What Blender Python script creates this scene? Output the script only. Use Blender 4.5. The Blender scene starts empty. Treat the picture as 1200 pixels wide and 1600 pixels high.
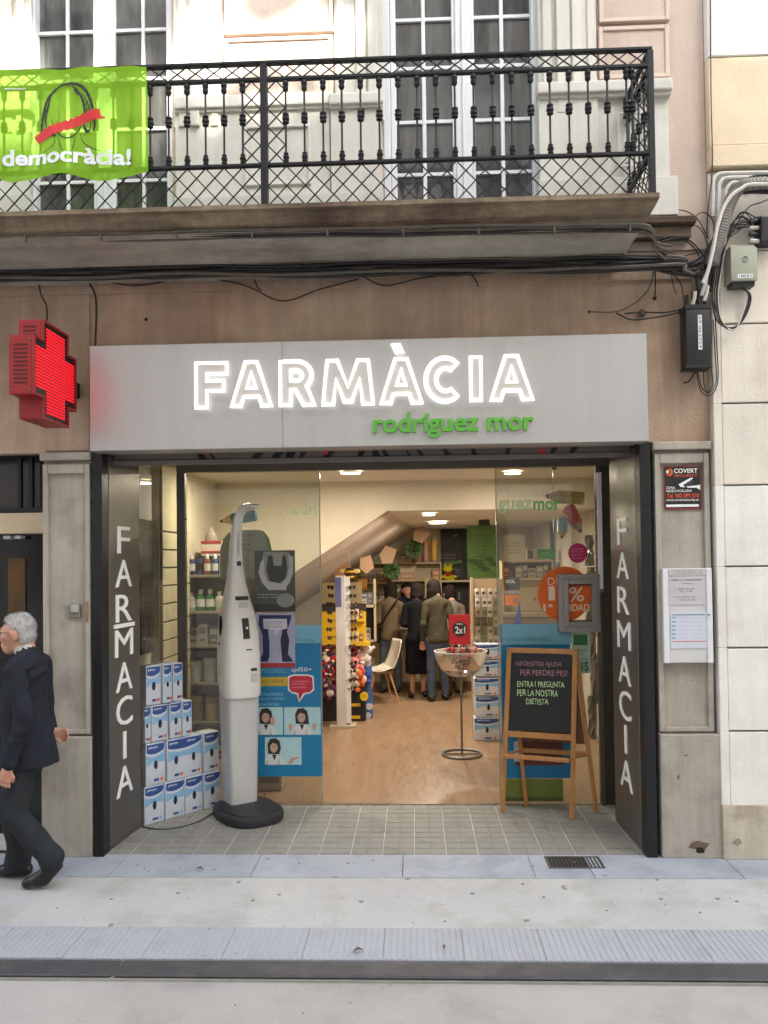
import bpy, bmesh, math, random
import numpy as np
from mathutils import Vector, Matrix, noise

# ---------------------------------------------------------------- camera, sky, sun, exposure
S = bpy.context.scene
C = S.collection
rad = math.radians
FPX, SHY = 1244.0, 50.0                       # focal length in photo pixels, vertical lens shift
PITCH, YAW, ROLL = rad(1.22), rad(2.17), rad(-0.715)
CAM = Vector((0.0, -5.3, 1.955))
FWD = Vector((-math.sin(YAW)*math.cos(PITCH), math.cos(YAW)*math.cos(PITCH), math.sin(PITCH)))
_rt = Vector((math.cos(YAW), math.sin(YAW), 0)); _up = _rt.cross(FWD)
RGT = _rt*math.cos(ROLL) + _up*math.sin(ROLL); UPV = -_rt*math.sin(ROLL) + _up*math.cos(ROLL)
cd = bpy.data.cameras.new('camera'); cam = bpy.data.objects.new('camera', cd); C.objects.link(cam)
cd.sensor_fit = 'VERTICAL'; cd.sensor_height = 36.0; cd.lens = 36.0*FPX/1600.0
cd.shift_y = SHY/1600.0; cd.clip_start = 0.05; cd.clip_end = 1500
m = Matrix((RGT, UPV, -FWD)).transposed().to_4x4(); m.translation = CAM
cam.matrix_world = m
S.camera = cam

SUN_EL, SUN_AZ = rad(40), rad(24)             # the sun stands behind the camera, to the right
w = bpy.data.worlds.new('World'); S.world = w; w.use_nodes = True
nt = w.node_tree; nt.nodes.clear()
sky = nt.nodes.new('ShaderNodeTexSky'); sky.sky_type = 'NISHITA'; sky.sun_disc = False
sky.sun_elevation = SUN_EL; sky.sun_rotation = rad(180) - SUN_AZ
sky.dust_density = 3.0; sky.air_density = 1.0; sky.ozone_density = 0.6
hs = nt.nodes.new('ShaderNodeHueSaturation'); hs.inputs['Saturation'].default_value = 0.42
bg = nt.nodes.new('ShaderNodeBackground'); bg.inputs['Strength'].default_value = 0.15
wo = nt.nodes.new('ShaderNodeOutputWorld')
nt.links.new(sky.outputs[0], hs.inputs['Color']); nt.links.new(hs.outputs[0], bg.inputs['Color']); nt.links.new(bg.outputs[0], wo.inputs['Surface'])
sl = bpy.data.lights.new('sun', 'SUN'); sl.energy = 5.0; sl.angle = rad(0.6); sl.color = (1, .93, .82)
so = bpy.data.objects.new('sun', sl); C.objects.link(so)
sdir = Vector((-math.sin(SUN_AZ)*math.cos(SUN_EL), math.cos(SUN_AZ)*math.cos(SUN_EL), -math.sin(SUN_EL)))
so.rotation_euler = sdir.to_track_quat('-Z', 'Y').to_euler(); so.location = (6, -20, 20)
S.view_settings.view_transform = 'Standard'; S.view_settings.look = 'None'
S.view_settings.gamma = 1.0; S.view_settings.use_curve_mapping = False
S.view_settings.exposure = 2.36
S.cycles.use_denoising = True
S.cycles.max_bounces = 7; S.cycles.transparent_max_bounces = 12; S.cycles.diffuse_bounces = 4
S.cycles.glossy_bounces = 4; S.cycles.transmission_bounces = 6
S.cycles.caustics_reflective = False; S.cycles.caustics_refractive = False
S.cycles.sample_clamp_indirect = 6.0

# ---------------------------------------------------------------- helpers
R = random.Random(7)
def at(px, py, Y):
    "photo pixel -> (X, Z) on the upright plane at depth Y"
    d = FWD + RGT*((px-600)/FPX) - UPV*((py-800-SHY)/FPX); t = (Y-CAM.y)/d.y
    return CAM.x+d.x*t, CAM.z+d.z*t
def ax(px, py, Y): return at(px, py, Y)[0]
def az(px, py, Y): return at(px, py, Y)[1]
def gnd(px, py, z=0.0):
    d = FWD + RGT*((px-600)/FPX) - UPV*((py-800-SHY)/FPX); t = (z-CAM.z)/d.z
    return CAM.x+d.x*t, CAM.y+d.y*t
def rect(px0, py0, px1, py1, Y):
    "pixel box -> x0, x1, z0, z1 on plane Y"
    cx, cy = (px0+px1)/2, (py0+py1)/2
    return ax(px0, cy, Y), ax(px1, cy, Y), az(cx, py1, Y), az(cx, py0, Y)

class MB:
    def __init__(s): s.v = []; s.f = []; s.mi = []; s.m = 0
    def add(s, vs, fs):
        o = len(s.v); s.v += [tuple(v) for v in vs]
        for f in fs: s.f.append([i+o for i in f]); s.mi.append(s.m)
        return s
    def box(s, x0, x1, y0, y1, z0, z1):
        return s.add([(x0,y0,z0),(x1,y0,z0),(x1,y1,z0),(x0,y1,z0),(x0,y0,z1),(x1,y0,z1),(x1,y1,z1),(x0,y1,z1)],
                     [(0,3,2,1),(4,5,6,7),(0,1,5,4),(1,2,6,5),(2,3,7,6),(3,0,4,7)])
    def bar(s, p, q, a, b, side=(0,1,0)):
        "rectangular bar p->q; a across side, b along side"
        p = Vector(p); q = Vector(q); d = (q-p).normalized(); sv = Vector(side)
        sv = (sv - d*sv.dot(d)).normalized(); u = d.cross(sv)
        c = [u*(-a/2)-sv*(b/2), u*(a/2)-sv*(b/2), u*(a/2)+sv*(b/2), u*(-a/2)+sv*(b/2)]
        return s.add([p+k for k in c]+[q+k for k in c], [(0,3,2,1),(4,5,6,7),(0,1,5,4),(1,2,6,5),(2,3,7,6),(3,0,4,7)])
    def prism(s, poly, y0, y1):
        n = len(poly)
        return s.add([(x,y0,z) for x,z in poly]+[(x,y1,z) for x,z in poly],
                     [tuple(range(n)), tuple(range(2*n-1,n-1,-1))]+[(i,i+n,(i+1)%n+n,(i+1)%n) for i in range(n)])
    def prismx(s, poly, x0, x1):
        "profile (y,z) extruded along x"
        n = len(poly)
        return s.add([(x0,y,z) for y,z in poly]+[(x1,y,z) for y,z in poly],
                     [tuple(range(n)), tuple(range(2*n-1,n-1,-1))]+[(i,i+n,(i+1)%n+n,(i+1)%n) for i in range(n)])
    def prismz(s, poly, z0, z1):
        n = len(poly)
        return s.add([(x,y,z0) for x,y in poly]+[(x,y,z1) for x,y in poly],
                     [tuple(range(n-1,-1,-1)), tuple(range(n,2*n))]+[(i,(i+1)%n,(i+1)%n+n,i+n) for i in range(n)])
    def loft(s, rings, caps=True, closed=False):
        n = len(rings[0]); vs = [p for r in rings for p in r]; fs = []
        K = len(rings)
        for k in range(K if closed else K-1):
            a, b = k*n, ((k+1)%K)*n
            for i in range(n): fs.append((a+i, a+(i+1)%n, b+(i+1)%n, b+i))
        if caps and not closed: fs += [tuple(range(n-1,-1,-1)), tuple(range((K-1)*n, K*n))]
        return s.add(vs, fs)
    def lathe(s, prof, c=(0,0,0), n=12, sx=1, sy=1):
        return s.loft([[(c[0]+r*sx*math.cos(2*math.pi*i/n), c[1]+r*sy*math.sin(2*math.pi*i/n), c[2]+z) for i in range(n)] for r,z in prof])
    def tube(s, pts, r, n=6, closed=False):
        P = [Vector(p) for p in pts]; K = len(P); rr = r if isinstance(r, (list,tuple)) else [r]*K
        T = []
        for i in range(K):
            a = P[(i-1)%K] if closed or i > 0 else P[i]; b = P[(i+1)%K] if closed or i < K-1 else P[i]
            d = b-a; T.append(d.normalized() if d.length > 1e-9 else Vector((0,0,1)))
        u = T[0].cross(Vector((0,0,1)))
        if u.length < 1e-3: u = T[0].cross(Vector((0,1,0)))
        u.normalize(); rings = []
        for i in range(K):
            u = u - T[i]*u.dot(T[i])
            if u.length < 1e-6: u = T[i].orthogonal()
            u.normalize(); v = T[i].cross(u)
            rings.append([P[i]+(u*math.cos(2*math.pi*k/n)+v*math.sin(2*math.pi*k/n))*rr[i] for k in range(n)])
        return s.loft(rings, closed=closed)
    def grid(s, fn, nu, nv):
        vs = [fn(i/nu, j/nv) for j in range(nv+1) for i in range(nu+1)]
        return s.add(vs, [(j*(nu+1)+i, j*(nu+1)+i+1, (j+1)*(nu+1)+i+1, (j+1)*(nu+1)+i) for j in range(nv) for i in range(nu)])
    def ell(s, c, r, n=10, k=7, rot=None):
        rings = []
        for j in range(1, k):
            t = math.pi*j/k
            ring = []
            for i in range(n):
                p = Vector((r[0]*math.sin(t)*math.cos(2*math.pi*i/n), r[1]*math.sin(t)*math.sin(2*math.pi*i/n), -r[2]*math.cos(t)))
                if rot: p = rot @ p
                ring.append(Vector(c)+p)
            rings.append(ring)
        return s.loft(rings)
    def mesh(s, name='m', mats=None, smooth=False, bevel=0, seg=1):
        me = bpy.data.meshes.new(name); me.from_pydata(s.v, [], s.f)
        for mt in (mats or []): me.materials.append(mt)
        if any(s.mi): me.polygons.foreach_set('material_index', s.mi)
        if bevel:
            b = bmesh.new(); b.from_mesh(me)
            es = [e for e in b.edges if len(e.link_faces) == 2 and e.calc_face_angle(0) > .6]
            bmesh.ops.bevel(b, geom=es, offset=bevel, segments=seg, profile=.6, affect='EDGES', clamp_overlap=True)
            b.to_mesh(me); b.free()
        if smooth:
            me.polygons.foreach_set('use_smooth', [True]*len(me.polygons)); me.set_sharp_from_angle(angle=rad(38))
        me.update(); return me
    def build(s, name, mt, parent=None, smooth=False, bevel=0, seg=1, loc=None):
        mats = mt if isinstance(mt, (list, tuple)) else [mt]
        o = bpy.data.objects.new(name, s.mesh(name, mats, smooth, bevel, seg)); C.objects.link(o)
        if parent: o.parent = parent
        if loc: o.location = loc
        return o

def thing(name, label, cat, loc=(0,0,0), rz=0, group=None, kind=None):
    o = bpy.data.objects.new(name, None); C.objects.link(o); o.empty_display_size = .1
    o.location = loc; o.rotation_euler = (0,0,rz)
    return tag(o, label, cat, group, kind)
def tag(o, label=None, cat=None, group=None, kind=None):
    if label: o['label'] = label
    if cat: o['category'] = cat
    if group: o['group'] = group
    if kind: o['kind'] = kind
    return o
def sub(name, parent):
    o = bpy.data.objects.new(name, None); C.objects.link(o); o.parent = parent; o.empty_display_size = .05; return o
def dup(o, parent=None, loc=None, rz=None):
    c = o.copy(); C.objects.link(c); c.parent = parent
    if loc is not None: c.location = loc
    if rz is not None: c.rotation_euler = (0,0,rz)
    for ch in list(o.children): dup(ch, c)
    return c

def srgb(r, g, b):
    f = lambda c: (c/255/12.92 if c <= 10 else ((c/255+.055)/1.055)**2.4)
    return (f(r), f(g), f(b))
MATS = {}
def mat(name, col, rough=.65, metal=0, var=.1, vs=4, bump=0, bs=80, col2=None, c2=(.45,.62), c2s=1.3, stretch=(1,1,1), spec=.5, emit=None, es=0, coat=0, fine=0, sheen=0, streak=0):
    "procedural surface: base colour, large + fine noise variation, optional second colour in patches, noise bump"
    if name in MATS: return MATS[name]
    mt = bpy.data.materials.new(name); mt.use_nodes = True; nt = mt.node_tree; N = nt.nodes; L = nt.links
    b = N['Principled BSDF']; b.inputs['Roughness'].default_value = rough; b.inputs['Metallic'].default_value = metal
    b.inputs['Specular IOR Level'].default_value = spec
    if coat: b.inputs['Coat Weight'].default_value = coat; b.inputs['Coat Roughness'].default_value = .08
    if sheen: b.inputs['Sheen Weight'].default_value = sheen
    geo = N.new('ShaderNodeNewGeometry'); mp = N.new('ShaderNodeMapping'); mp.inputs['Scale'].default_value = stretch
    L.new(geo.outputs['Position'], mp.inputs['Vector'])
    def nz(scale, det=5, ro=.6):
        n = N.new('ShaderNodeTexNoise'); n.inputs['Scale'].default_value = scale; n.inputs['Detail'].default_value = det
        n.inputs['Roughness'].default_value = ro; L.new(mp.outputs[0], n.inputs['Vector']); return n.outputs['Fac']
    def mul(fac, lo, hi, a, c):
        r = N.new('ShaderNodeMapRange'); r.inputs['From Min'].default_value = lo; r.inputs['From Max'].default_value = hi
        r.inputs['To Min'].default_value = a; r.inputs['To Max'].default_value = c; L.new(fac, r.inputs['Value']); return r.outputs[0]
    cur = None
    if col2 is not None:
        mx = N.new('ShaderNodeMix'); mx.data_type = 'RGBA'
        L.new(mul(nz(c2s, 7, .62), c2[0], c2[1], 0, 1), mx.inputs['Factor'])
        mx.inputs['A'].default_value = (*col, 1); mx.inputs['B'].default_value = (*col2, 1); cur = mx.outputs['Result']
    def vary(cur, fac):
        mx = N.new('ShaderNodeMix'); mx.data_type = 'RGBA'; mx.blend_type = 'MULTIPLY'; mx.inputs['Factor'].default_value = 1
        if cur is None: mx.inputs['A'].default_value = (*col, 1)
        else: L.new(cur, mx.inputs['A'])
        L.new(fac, mx.inputs['B']); return mx.outputs['Result']
    if var: cur = vary(cur, mul(nz(vs), .3, .7, 1-var, 1+var))
    if fine: cur = vary(cur, mul(nz(bs*1.5, 2), .3, .7, 1-fine, 1+fine))
    if streak:
        m2 = N.new('ShaderNodeMapping'); m2.inputs['Scale'].default_value = (9, 9, .55); L.new(geo.outputs['Position'], m2.inputs['Vector'])
        n2 = N.new('ShaderNodeTexNoise'); n2.inputs['Scale'].default_value = 1.4; n2.inputs['Detail'].default_value = 7; n2.inputs['Roughness'].default_value = .68; L.new(m2.outputs[0], n2.inputs['Vector'])
        cur = vary(cur, mul(n2.outputs['Fac'], .38, .66, 1-streak, 1.03))
    if cur is None: b.inputs['Base Color'].default_value = (*col, 1)
    else: L.new(cur, b.inputs['Base Color'])
    if rough > .12 and var:
        L.new(mul(nz(vs*2.3), .3, .7, max(.02, rough-.08), min(1, rough+.08)), b.inputs['Roughness'])
    if bump:
        bp = N.new('ShaderNodeBump'); bp.inputs['Strength'].default_value = 1; bp.inputs['Distance'].default_value = bump
        L.new(nz(bs, 4), bp.inputs['Height']); L.new(bp.outputs[0], b.inputs['Normal'])
    if emit: b.inputs['Emission Color'].default_value = (*emit, 1); b.inputs['Emission Strength'].default_value = es
    MATS[name] = mt; return mt
def flat(r, g, b, rough=.55, var=.05):
    "plain printed / painted colour given as sRGB reflectance"
    return mat('paint_%d_%d_%d' % (r, g, b), srgb(r, g, b), rough, var=var, vs=9)
def glass(name, tint, refl=.06, rough=.0, grime=.03):
    if name in MATS: return MATS[name]
    mt = bpy.data.materials.new(name); mt.use_nodes = True; nt = mt.node_tree; N = nt.nodes; L = nt.links; N.clear()
    o = N.new('ShaderNodeOutputMaterial'); t = N.new('ShaderNodeBsdfTransparent'); t.inputs[0].default_value = (*tint, 1)
    g = N.new('ShaderNodeBsdfGlossy'); g.inputs['Roughness'].default_value = rough
    lw = N.new('ShaderNodeFresnel'); lw.inputs['IOR'].default_value = 1.75
    mx = N.new('ShaderNodeMixShader'); L.new(lw.outputs[0], mx.inputs[0]); L.new(t.outputs[0], mx.inputs[1]); L.new(g.outputs[0], mx.inputs[2])
    if grime:
        d = N.new('ShaderNodeBsdfDiffuse'); d.inputs[0].default_value = (.6,.6,.57,1)
        nz = N.new('ShaderNodeTexNoise'); nz.inputs['Scale'].default_value = 3; nz.inputs['Detail'].default_value = 6
        mr = N.new('ShaderNodeMapRange'); mr.inputs['From Min'].default_value = .35; mr.inputs['From Max'].default_value = .75
        mr.inputs['To Min'].default_value = grime*.3; mr.inputs['To Max'].default_value = grime
        m2 = N.new('ShaderNodeMixShader'); L.new(nz.outputs['Fac'], mr.inputs['Value']); L.new(mr.outputs[0], m2.inputs[0])
        L.new(mx.outputs[0], m2.inputs[1]); L.new(d.outputs[0], m2.inputs[2]); L.new(m2.outputs[0], o.inputs[0])
    else: L.new(mx.outputs[0], o.inputs[0])
    MATS[name] = mt; return mt
def emis(name, col, s):
    if name in MATS: return MATS[name]
    mt = bpy.data.materials.new(name); mt.use_nodes = True; b = mt.node_tree.nodes['Principled BSDF']
    b.inputs['Base Color'].default_value = (*[min(.9, c) for c in col], 1); b.inputs['Emission Color'].default_value = (*col, 1); b.inputs['Emission Strength'].default_value = s
    MATS[name] = mt; return mt
def vinyl(name, col, a):
    "translucent film stuck to glass"
    mt = bpy.data.materials.new(name); mt.use_nodes = True; N = mt.node_tree.nodes; L = mt.node_tree.links; N.clear()
    o = N.new('ShaderNodeOutputMaterial'); t = N.new('ShaderNodeBsdfTransparent'); d = N.new('ShaderNodeBsdfDiffuse')
    tl = N.new('ShaderNodeBsdfTranslucent'); d.inputs[0].default_value = (*col,1); tl.inputs[0].default_value = (*col,1)
    ad = N.new('ShaderNodeMixShader'); ad.inputs[0].default_value = .45; L.new(d.outputs[0], ad.inputs[1]); L.new(tl.outputs[0], ad.inputs[2])
    mx = N.new('ShaderNodeMixShader'); mx.inputs[0].default_value = a; L.new(t.outputs[0], mx.inputs[1]); L.new(ad.outputs[0], mx.inputs[2]); L.new(mx.outputs[0], o.inputs[0])
    MATS[name] = mt; return mt

_tc = {}
def glyph(s, bold=0.0, ext=0.0, res=3):
    "text as vertices/faces in a flat frame: x right, y up, z towards the reader"
    k = (s, bold, ext, res)
    if k in _tc: return _tc[k]
    cu = bpy.data.curves.new('t', 'FONT'); cu.body = s; cu.size = 1; cu.offset = bold; cu.extrude = ext; cu.resolution_u = res
    ob = bpy.data.objects.new('t', cu); me = bpy.data.meshes.new_from_object(ob)
    v = [tuple(x.co) for x in me.vertices]; f = [tuple(p.vertices) for p in me.polygons]
    bpy.data.objects.remove(ob); bpy.data.curves.remove(cu); bpy.data.meshes.remove(me)
    _tc[k] = (v, f); return v, f
def bb(v): return min(p[0] for p in v), max(p[0] for p in v), min(p[1] for p in v), max(p[1] for p in v)
def put_glyph(mb, v, f, box, x0, x1, z0, z1, y, depth):
    a, b, c, d = box; sx = (x1-x0)/(b-a); sz = (z1-z0)/(d-c); zm = max(abs(p[2]) for p in v) or 1
    mb.add([(x0+(p[0]-a)*sx, y-(p[2]/zm+1)*depth/2 if depth else y, z0+(p[1]-c)*sz) for p in v], f)
def text(mb, s, x0, x1, z0, z1, y, bold=0.0, depth=0.0, ref=None):
    "fit a line of text into x0..x1, z0..z1 (ref: glyphs that set the height)"
    v, f = glyph(s, bold, .05 if depth else 0)
    if not v: return mb
    box = bb(v)
    if ref:
        r = bb(glyph(ref, bold, .05 if depth else 0)[0]); box = (box[0], box[1], r[2], r[3])
    put_glyph(mb, v, f, box, x0, x1, z0, z1, y, depth); return mb
def letters(s, x0, x1, z0, z1, y, mt, parent, name='letter', bold=0.0, depth=.01, ref=None):
    "a line of raised letters, each its own part"
    V = glyph(s, bold, .05)[0]; A = bb(V)
    if ref: r = bb(glyph(ref, bold, .05)[0]); A = (A[0], A[1], r[2], r[3])
    sx = (x1-x0)/(A[1]-A[0]); out = []
    for i, ch in enumerate(s):
        if ch == ' ': continue
        v, f = glyph(ch, bold, .05); b = bb(v); right = bb(glyph(s[:i+1], bold, .05)[0])[1]; left = right-(b[1]-b[0])
        sz = (z1-z0)/(A[3]-A[2]); mb = MB()
        put_glyph(mb, v, f, b, x0+(left-A[0])*sx, x0+(right-A[0])*sx, z0+(b[2]-A[2])*sz, z0+(b[3]-A[2])*sz, y, depth)
        out.append(mb.build(name, mt, parent))
    return out
def outline(splines, ext=0.0, bevel=0.0, res=3):
    "closed 2D outlines -> filled plate (ext) or tube along them (bevel)"
    cu = bpy.data.curves.new('o', 'CURVE'); cu.dimensions = '2D' if not bevel else '3D'
    cu.fill_mode = 'BOTH' if not bevel else 'FULL'; cu.extrude = ext; cu.bevel_depth = bevel; cu.bevel_resolution = 2
    for sp in splines:
        q = cu.splines.new('POLY'); q.points.add(len(sp)-1); q.use_cyclic_u = True
        for i, (x, y) in enumerate(sp): q.points[i].co = (x, y, 0, 1)
    ob = bpy.data.objects.new('o', cu); me = bpy.data.meshes.new_from_object(ob)
    v = [tuple(x.co) for x in me.vertices]; f = [tuple(p.vertices) for p in me.polygons]
    bpy.data.objects.remove(ob); bpy.data.curves.remove(cu); bpy.data.meshes.remove(me); return v, f
def arc(cx, cy, r, a0, a1, n=10, ry=None):
    return [(cx+r*math.cos(rad(a0+(a1-a0)*i/n)), cy+(ry or r)*math.sin(rad(a0+(a1-a0)*i/n))) for i in range(n+1)]
def spline(pts, k=6):
    "Catmull-Rom through the points"
    P = [Vector(p) for p in pts]; P = [P[0]*2-P[1]]+P+[P[-1]*2-P[-2]]; out = []
    for i in range(1, len(P)-2):
        a, b, c, d = P[i-1:i+3]
        for j in range(k):
            t = j/k; out.append(.5*((2*b)+(c-a)*t+(2*a-5*b+4*c-d)*t*t+(3*b-a-3*c+d)*t**3))
    return out+[P[-2]]

# ---------------------------------------------------------------- the ground
m_road = mat('road_concrete', srgb(168,165,161), .85, var=.09, vs=1.6, bump=.004, bs=140, fine=.13, col2=srgb(154,150,146), c2=(.5,.7), c2s=2.2)
m_granite = mat('granite_slab', srgb(160,166,175), .7, var=.07, vs=2.5, bump=.0015, bs=260, fine=.1, col2=srgb(146,152,162), c2=(.48,.62), c2s=3)
m_band = mat('washed_concrete', srgb(183,183,181), .85, var=.06, vs=3, bump=.004, bs=170, fine=.2, col2=srgb(172,171,167), c2=(.5,.62), c2s=2.6)
m_rib = mat('ribbed_tile', srgb(165,168,174), .75, var=.07, vs=4, bump=.001, bs=220, fine=.08, col2=srgb(152,154,160), c2=(.5,.65), c2s=4)
m_kerb = mat('basalt_kerb', srgb(66,65,68), .6, var=.12, vs=5, bump=.001, bs=180, fine=.12, col2=srgb(84,82,82), c2=(.5,.7), c2s=6)
m_panot = mat('cement_tile', srgb(142,141,134), .75, var=.12, vs=5, bump=.002, bs=200, fine=.1, col2=srgb(126,125,118), c2=(.48,.62), c2s=5)
m_joint = mat('mortar', srgb(160,158,150), .9, var=.1, vs=12)
road = tag(MB().grid(lambda u, v: ((u-.5)*400, (v-.5)*400, -.034), 8, 8).build('road', m_road), kind='structure')
pav = bpy.data.objects.new('pavement', None); C.objects.link(pav); tag(pav, kind='structure')
MB().box(-12, 12, -1.512, 9.5, -.2, -.022).build('mortar_bed', m_joint, pav)
def piece(name, x0, x1, y0, y1, z1, mt, bev=.004, g=.003):
    return MB().box(x0+g, x1-g, y0+g, y1-g, -.02+R.uniform(-.001,.001), z1+R.uniform(-.001,.001)).build(name, mt, pav, bevel=bev)
xs = [-6.2,-5.0,-3.9,-2.85,-1.95,-1.05,-.1,.72,1.08,1.98,2.9,3.9,5]
for a, b in zip(xs, xs[1:]): piece('granite_slab', a, b, -.342, .044, 0, m_granite, .003, .0015)
piece('concrete_band', -9, 9, -1.02, -.342, -.002, m_band, .002)
rt = MB()
for i in range(12):
    x = -.2+.4*(i+.5)/12
    rt.box(x-.0105, x+.0105, -.167, .167, -.004, .003)
rt.box(-.1993, .1993, -.169, .169, -.02, 0)
rmesh = rt.mesh('ribbed_tile', [m_rib], bevel=.0015)
for i in range(22):
    o = bpy.data.objects.new('ribbed_tile', rmesh); C.objects.link(o); o.parent = pav; o.location = (-4.4+i*.4+.018, -1.191, R.uniform(-.0012,.0012))
for a, b in ((-7.5,-4.6),(-4.6,-1.47),(-1.47,2.4),(2.4,6)): piece('kerb_stone', a, b, -1.512, -1.362, -.004, m_kerb, .008, .004)
# small cement paving tiles of the shop recess, each with four raised pads
T = .2135; tm = MB(); tm.box(-T/2+.0025, T/2-.0025, -T/2+.0025, T/2-.0025, -.02, -.003)
for i in (-1,1):
    for j in (-1,1): tm.box(i*T/4-.049, i*T/4+.049, j*T/4-.049, j*T/4+.049, -.004, .0015)
tmesh = tm.mesh('paving_tile', [m_panot], bevel=.002)
for j in range(5):
    for i in range(18):
        o = bpy.data.objects.new('paving_tile', tmesh); C.objects.link(o); o.parent = pav
        o.location = (-2.16+T*(i+.5), .048+T*(j+.5), R.uniform(-.0012,.0012)); o.rotation_euler = (R.uniform(-.004,.004), R.uniform(-.004,.004), 0)
MB().box(-2.17, 1.60, .047, 1.11, -.0215, -.0045).build('mortar_joint', mat('pale_mortar', srgb(196,194,186), .9, var=.12, vs=8), pav)
# access cover with its steel frame
m_steel = mat('galvanised_steel', srgb(120,120,118), .45, .8, var=.15, vs=20)
m_dsteel = mat('dark_iron_grate', srgb(82,80,78), .6, .5, var=.2, vs=30)
gx0, gy0 = gnd(858, 1357); gx1, gy1 = gnd(935, 1339)
g = thing('drain_cover', 'small dark iron drain cover let into the granite slabs before the shop', 'drain cover', ((gx0+gx1)/2, (gy0+gy1)/2, 0))
hw, hd = (gx1-gx0)/2, (gy1-gy0)/2
MB().box(-hw,-hw+.016,-hd,hd,-.01,.005).box(hw-.016,hw,-hd,hd,-.01,.005).box(-hw+.017,hw-.017,-hd,-hd+.012,-.01,.0045).box(-hw+.017,hw-.017,hd-.012,hd,-.01,.0045).build('frame', m_steel, g)
MB().box(-hw+.016,hw-.016,-hd+.012,hd-.012,-.01,.0005).build('plate', mat('grate_pit', srgb(40,39,38), .8), g)
for i in range(13):
    x = -hw+.035+(2*hw-.07)*i/12; MB().box(x-.005,x+.005,-hd+.016,hd-.016,-.004,.0035).build('grate_bar', m_dsteel, g)
MB().lathe([(.012,0),(.012,.005),(.009,.006)], (0,0,0), 8).build('lock', m_steel, g)
# litter
m_leaf = mat('dry_leaf', srgb(95,92,70), .8, var=.2, vs=60)
for px, py, sz, lab in ((559,1490,.032,'dry curled leaf on the ribbed tiles near the kerb'), (312,1361,.03,'thin dry leaf on the granite slabs before the scale'), (694,1484,.02,'small dry leaf lying on the ribbed tiles below the doorway')):
    x, y = gnd(px, py)
    def lf(u, v, sz=sz):
        w_ = math.sin(math.pi*u)*.5*sz*(.4+.6*u); return ((u-.5)*2*sz, (v-.5)*2*w_, .012*math.sin(3*u)*(1+abs(v-.5)*1.5)+.004)
    o = MB().grid(lf, 6, 4).build('leaf', m_leaf, smooth=True, loc=(x, y, .003)); o.rotation_euler = (0, 0, R.uniform(0,6)); tag(o, lab, 'leaf', 'dry leaves on the pavement')
ps = MB()
for k in range(130):
    x, y = R.uniform(-2.6,2.3), R.uniform(-1.9,-.05); s_ = R.uniform(.0015,.0045); zz = .0055 if y > -1.5 else -.032
    ps.ell((x,y,zz), (s_,s_*.8,s_*.6), 5, 4)
gum = MB()
for k in range(46):
    x, y = R.uniform(-2.6,2.4), R.uniform(-1.0,.0); s_ = R.uniform(.006,.017); n_ = 9
    gum.prismz([(x+s_*(1+.25*R.uniform(-1,1))*math.cos(i*2*math.pi/n_), y+s_*.9*(1+.25*R.uniform(-1,1))*math.sin(i*2*math.pi/n_)) for i in range(n_)], -.001, .0026)
tag(gum.build('gum_spots', mat('old_gum', srgb(146,143,137), .9, var=.2, vs=6)), 'flattened old gum spots dotted over the pavement', 'gum', kind='stuff')
tag(ps.build('grit', mat('grit', srgb(120,112,104), .9, var=.4, vs=30)), 'scattered grit and crumbs on the pavement', 'grit', kind='stuff')

# ---------------------------------------------------------------- the building with the shop
m_brown = mat('brown_stucco', srgb(184,160,138), .9, streak=.16, var=.14, vs=1.8, bump=.006, bs=45, col2=srgb(164,138,116), c2=(.42,.66), c2s=1.1, fine=.07)
m_pil = mat('grey_beige_render', srgb(178,171,158), .85, streak=.18, var=.12, vs=3, bump=.003, bs=60, col2=srgb(152,144,131), c2=(.5,.68), c2s=2.2, fine=.05)
m_cream = mat('cream_stucco', srgb(212,210,200), .8, streak=.07, var=.06, vs=3, bump=.002, bs=60, col2=srgb(196,192,178), c2=(.52,.75), c2s=2.5)
m_pink = mat('pink_stucco', srgb(204,186,172), .88, streak=.06, var=.08, vs=2.5, bump=.005, bs=90, col2=srgb(190,172,158), c2=(.5,.72), c2s=2, fine=.06)
m_pinkt = mat('pink_trim', srgb(212,192,178), .8, var=.05, vs=4, bump=.001, bs=90)
m_slab = mat('weathered_balcony_stone', srgb(144,128,106), .9, streak=.3, var=.22, vs=4, bump=.004, bs=50, col2=srgb(88,70,58), c2=(.42,.62), c2s=2.4, stretch=(.35,1,1.6), fine=.12)
m_soffit = mat('stained_render', srgb(176,170,156), .9, streak=.15, var=.18, vs=3, bump=.003, bs=60, col2=srgb(134,124,112), c2=(.45,.66), c2s=2, stretch=(.5,1,1))
m_wpaint = mat('white_paint', srgb(222,224,226), .45, var=.04, vs=6)
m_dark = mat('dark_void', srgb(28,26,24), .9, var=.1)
m_black = mat('black_metal', srgb(30,30,32), .4, .2, var=.12, vs=12)

bld = thing('pharmacy_building', 'pink and brown rendered building with iron balcony above the pharmacy', 'building')
XR = 1.965                                     # party line with the house on the right
XL, XP = -2.17, 1.573                          # shop opening
def bx(name, mt, *b, bevel=0, parent=bld, smooth=False):
    return MB().box(*b).build(name, mt, parent, bevel=bevel, smooth=smooth)
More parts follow.
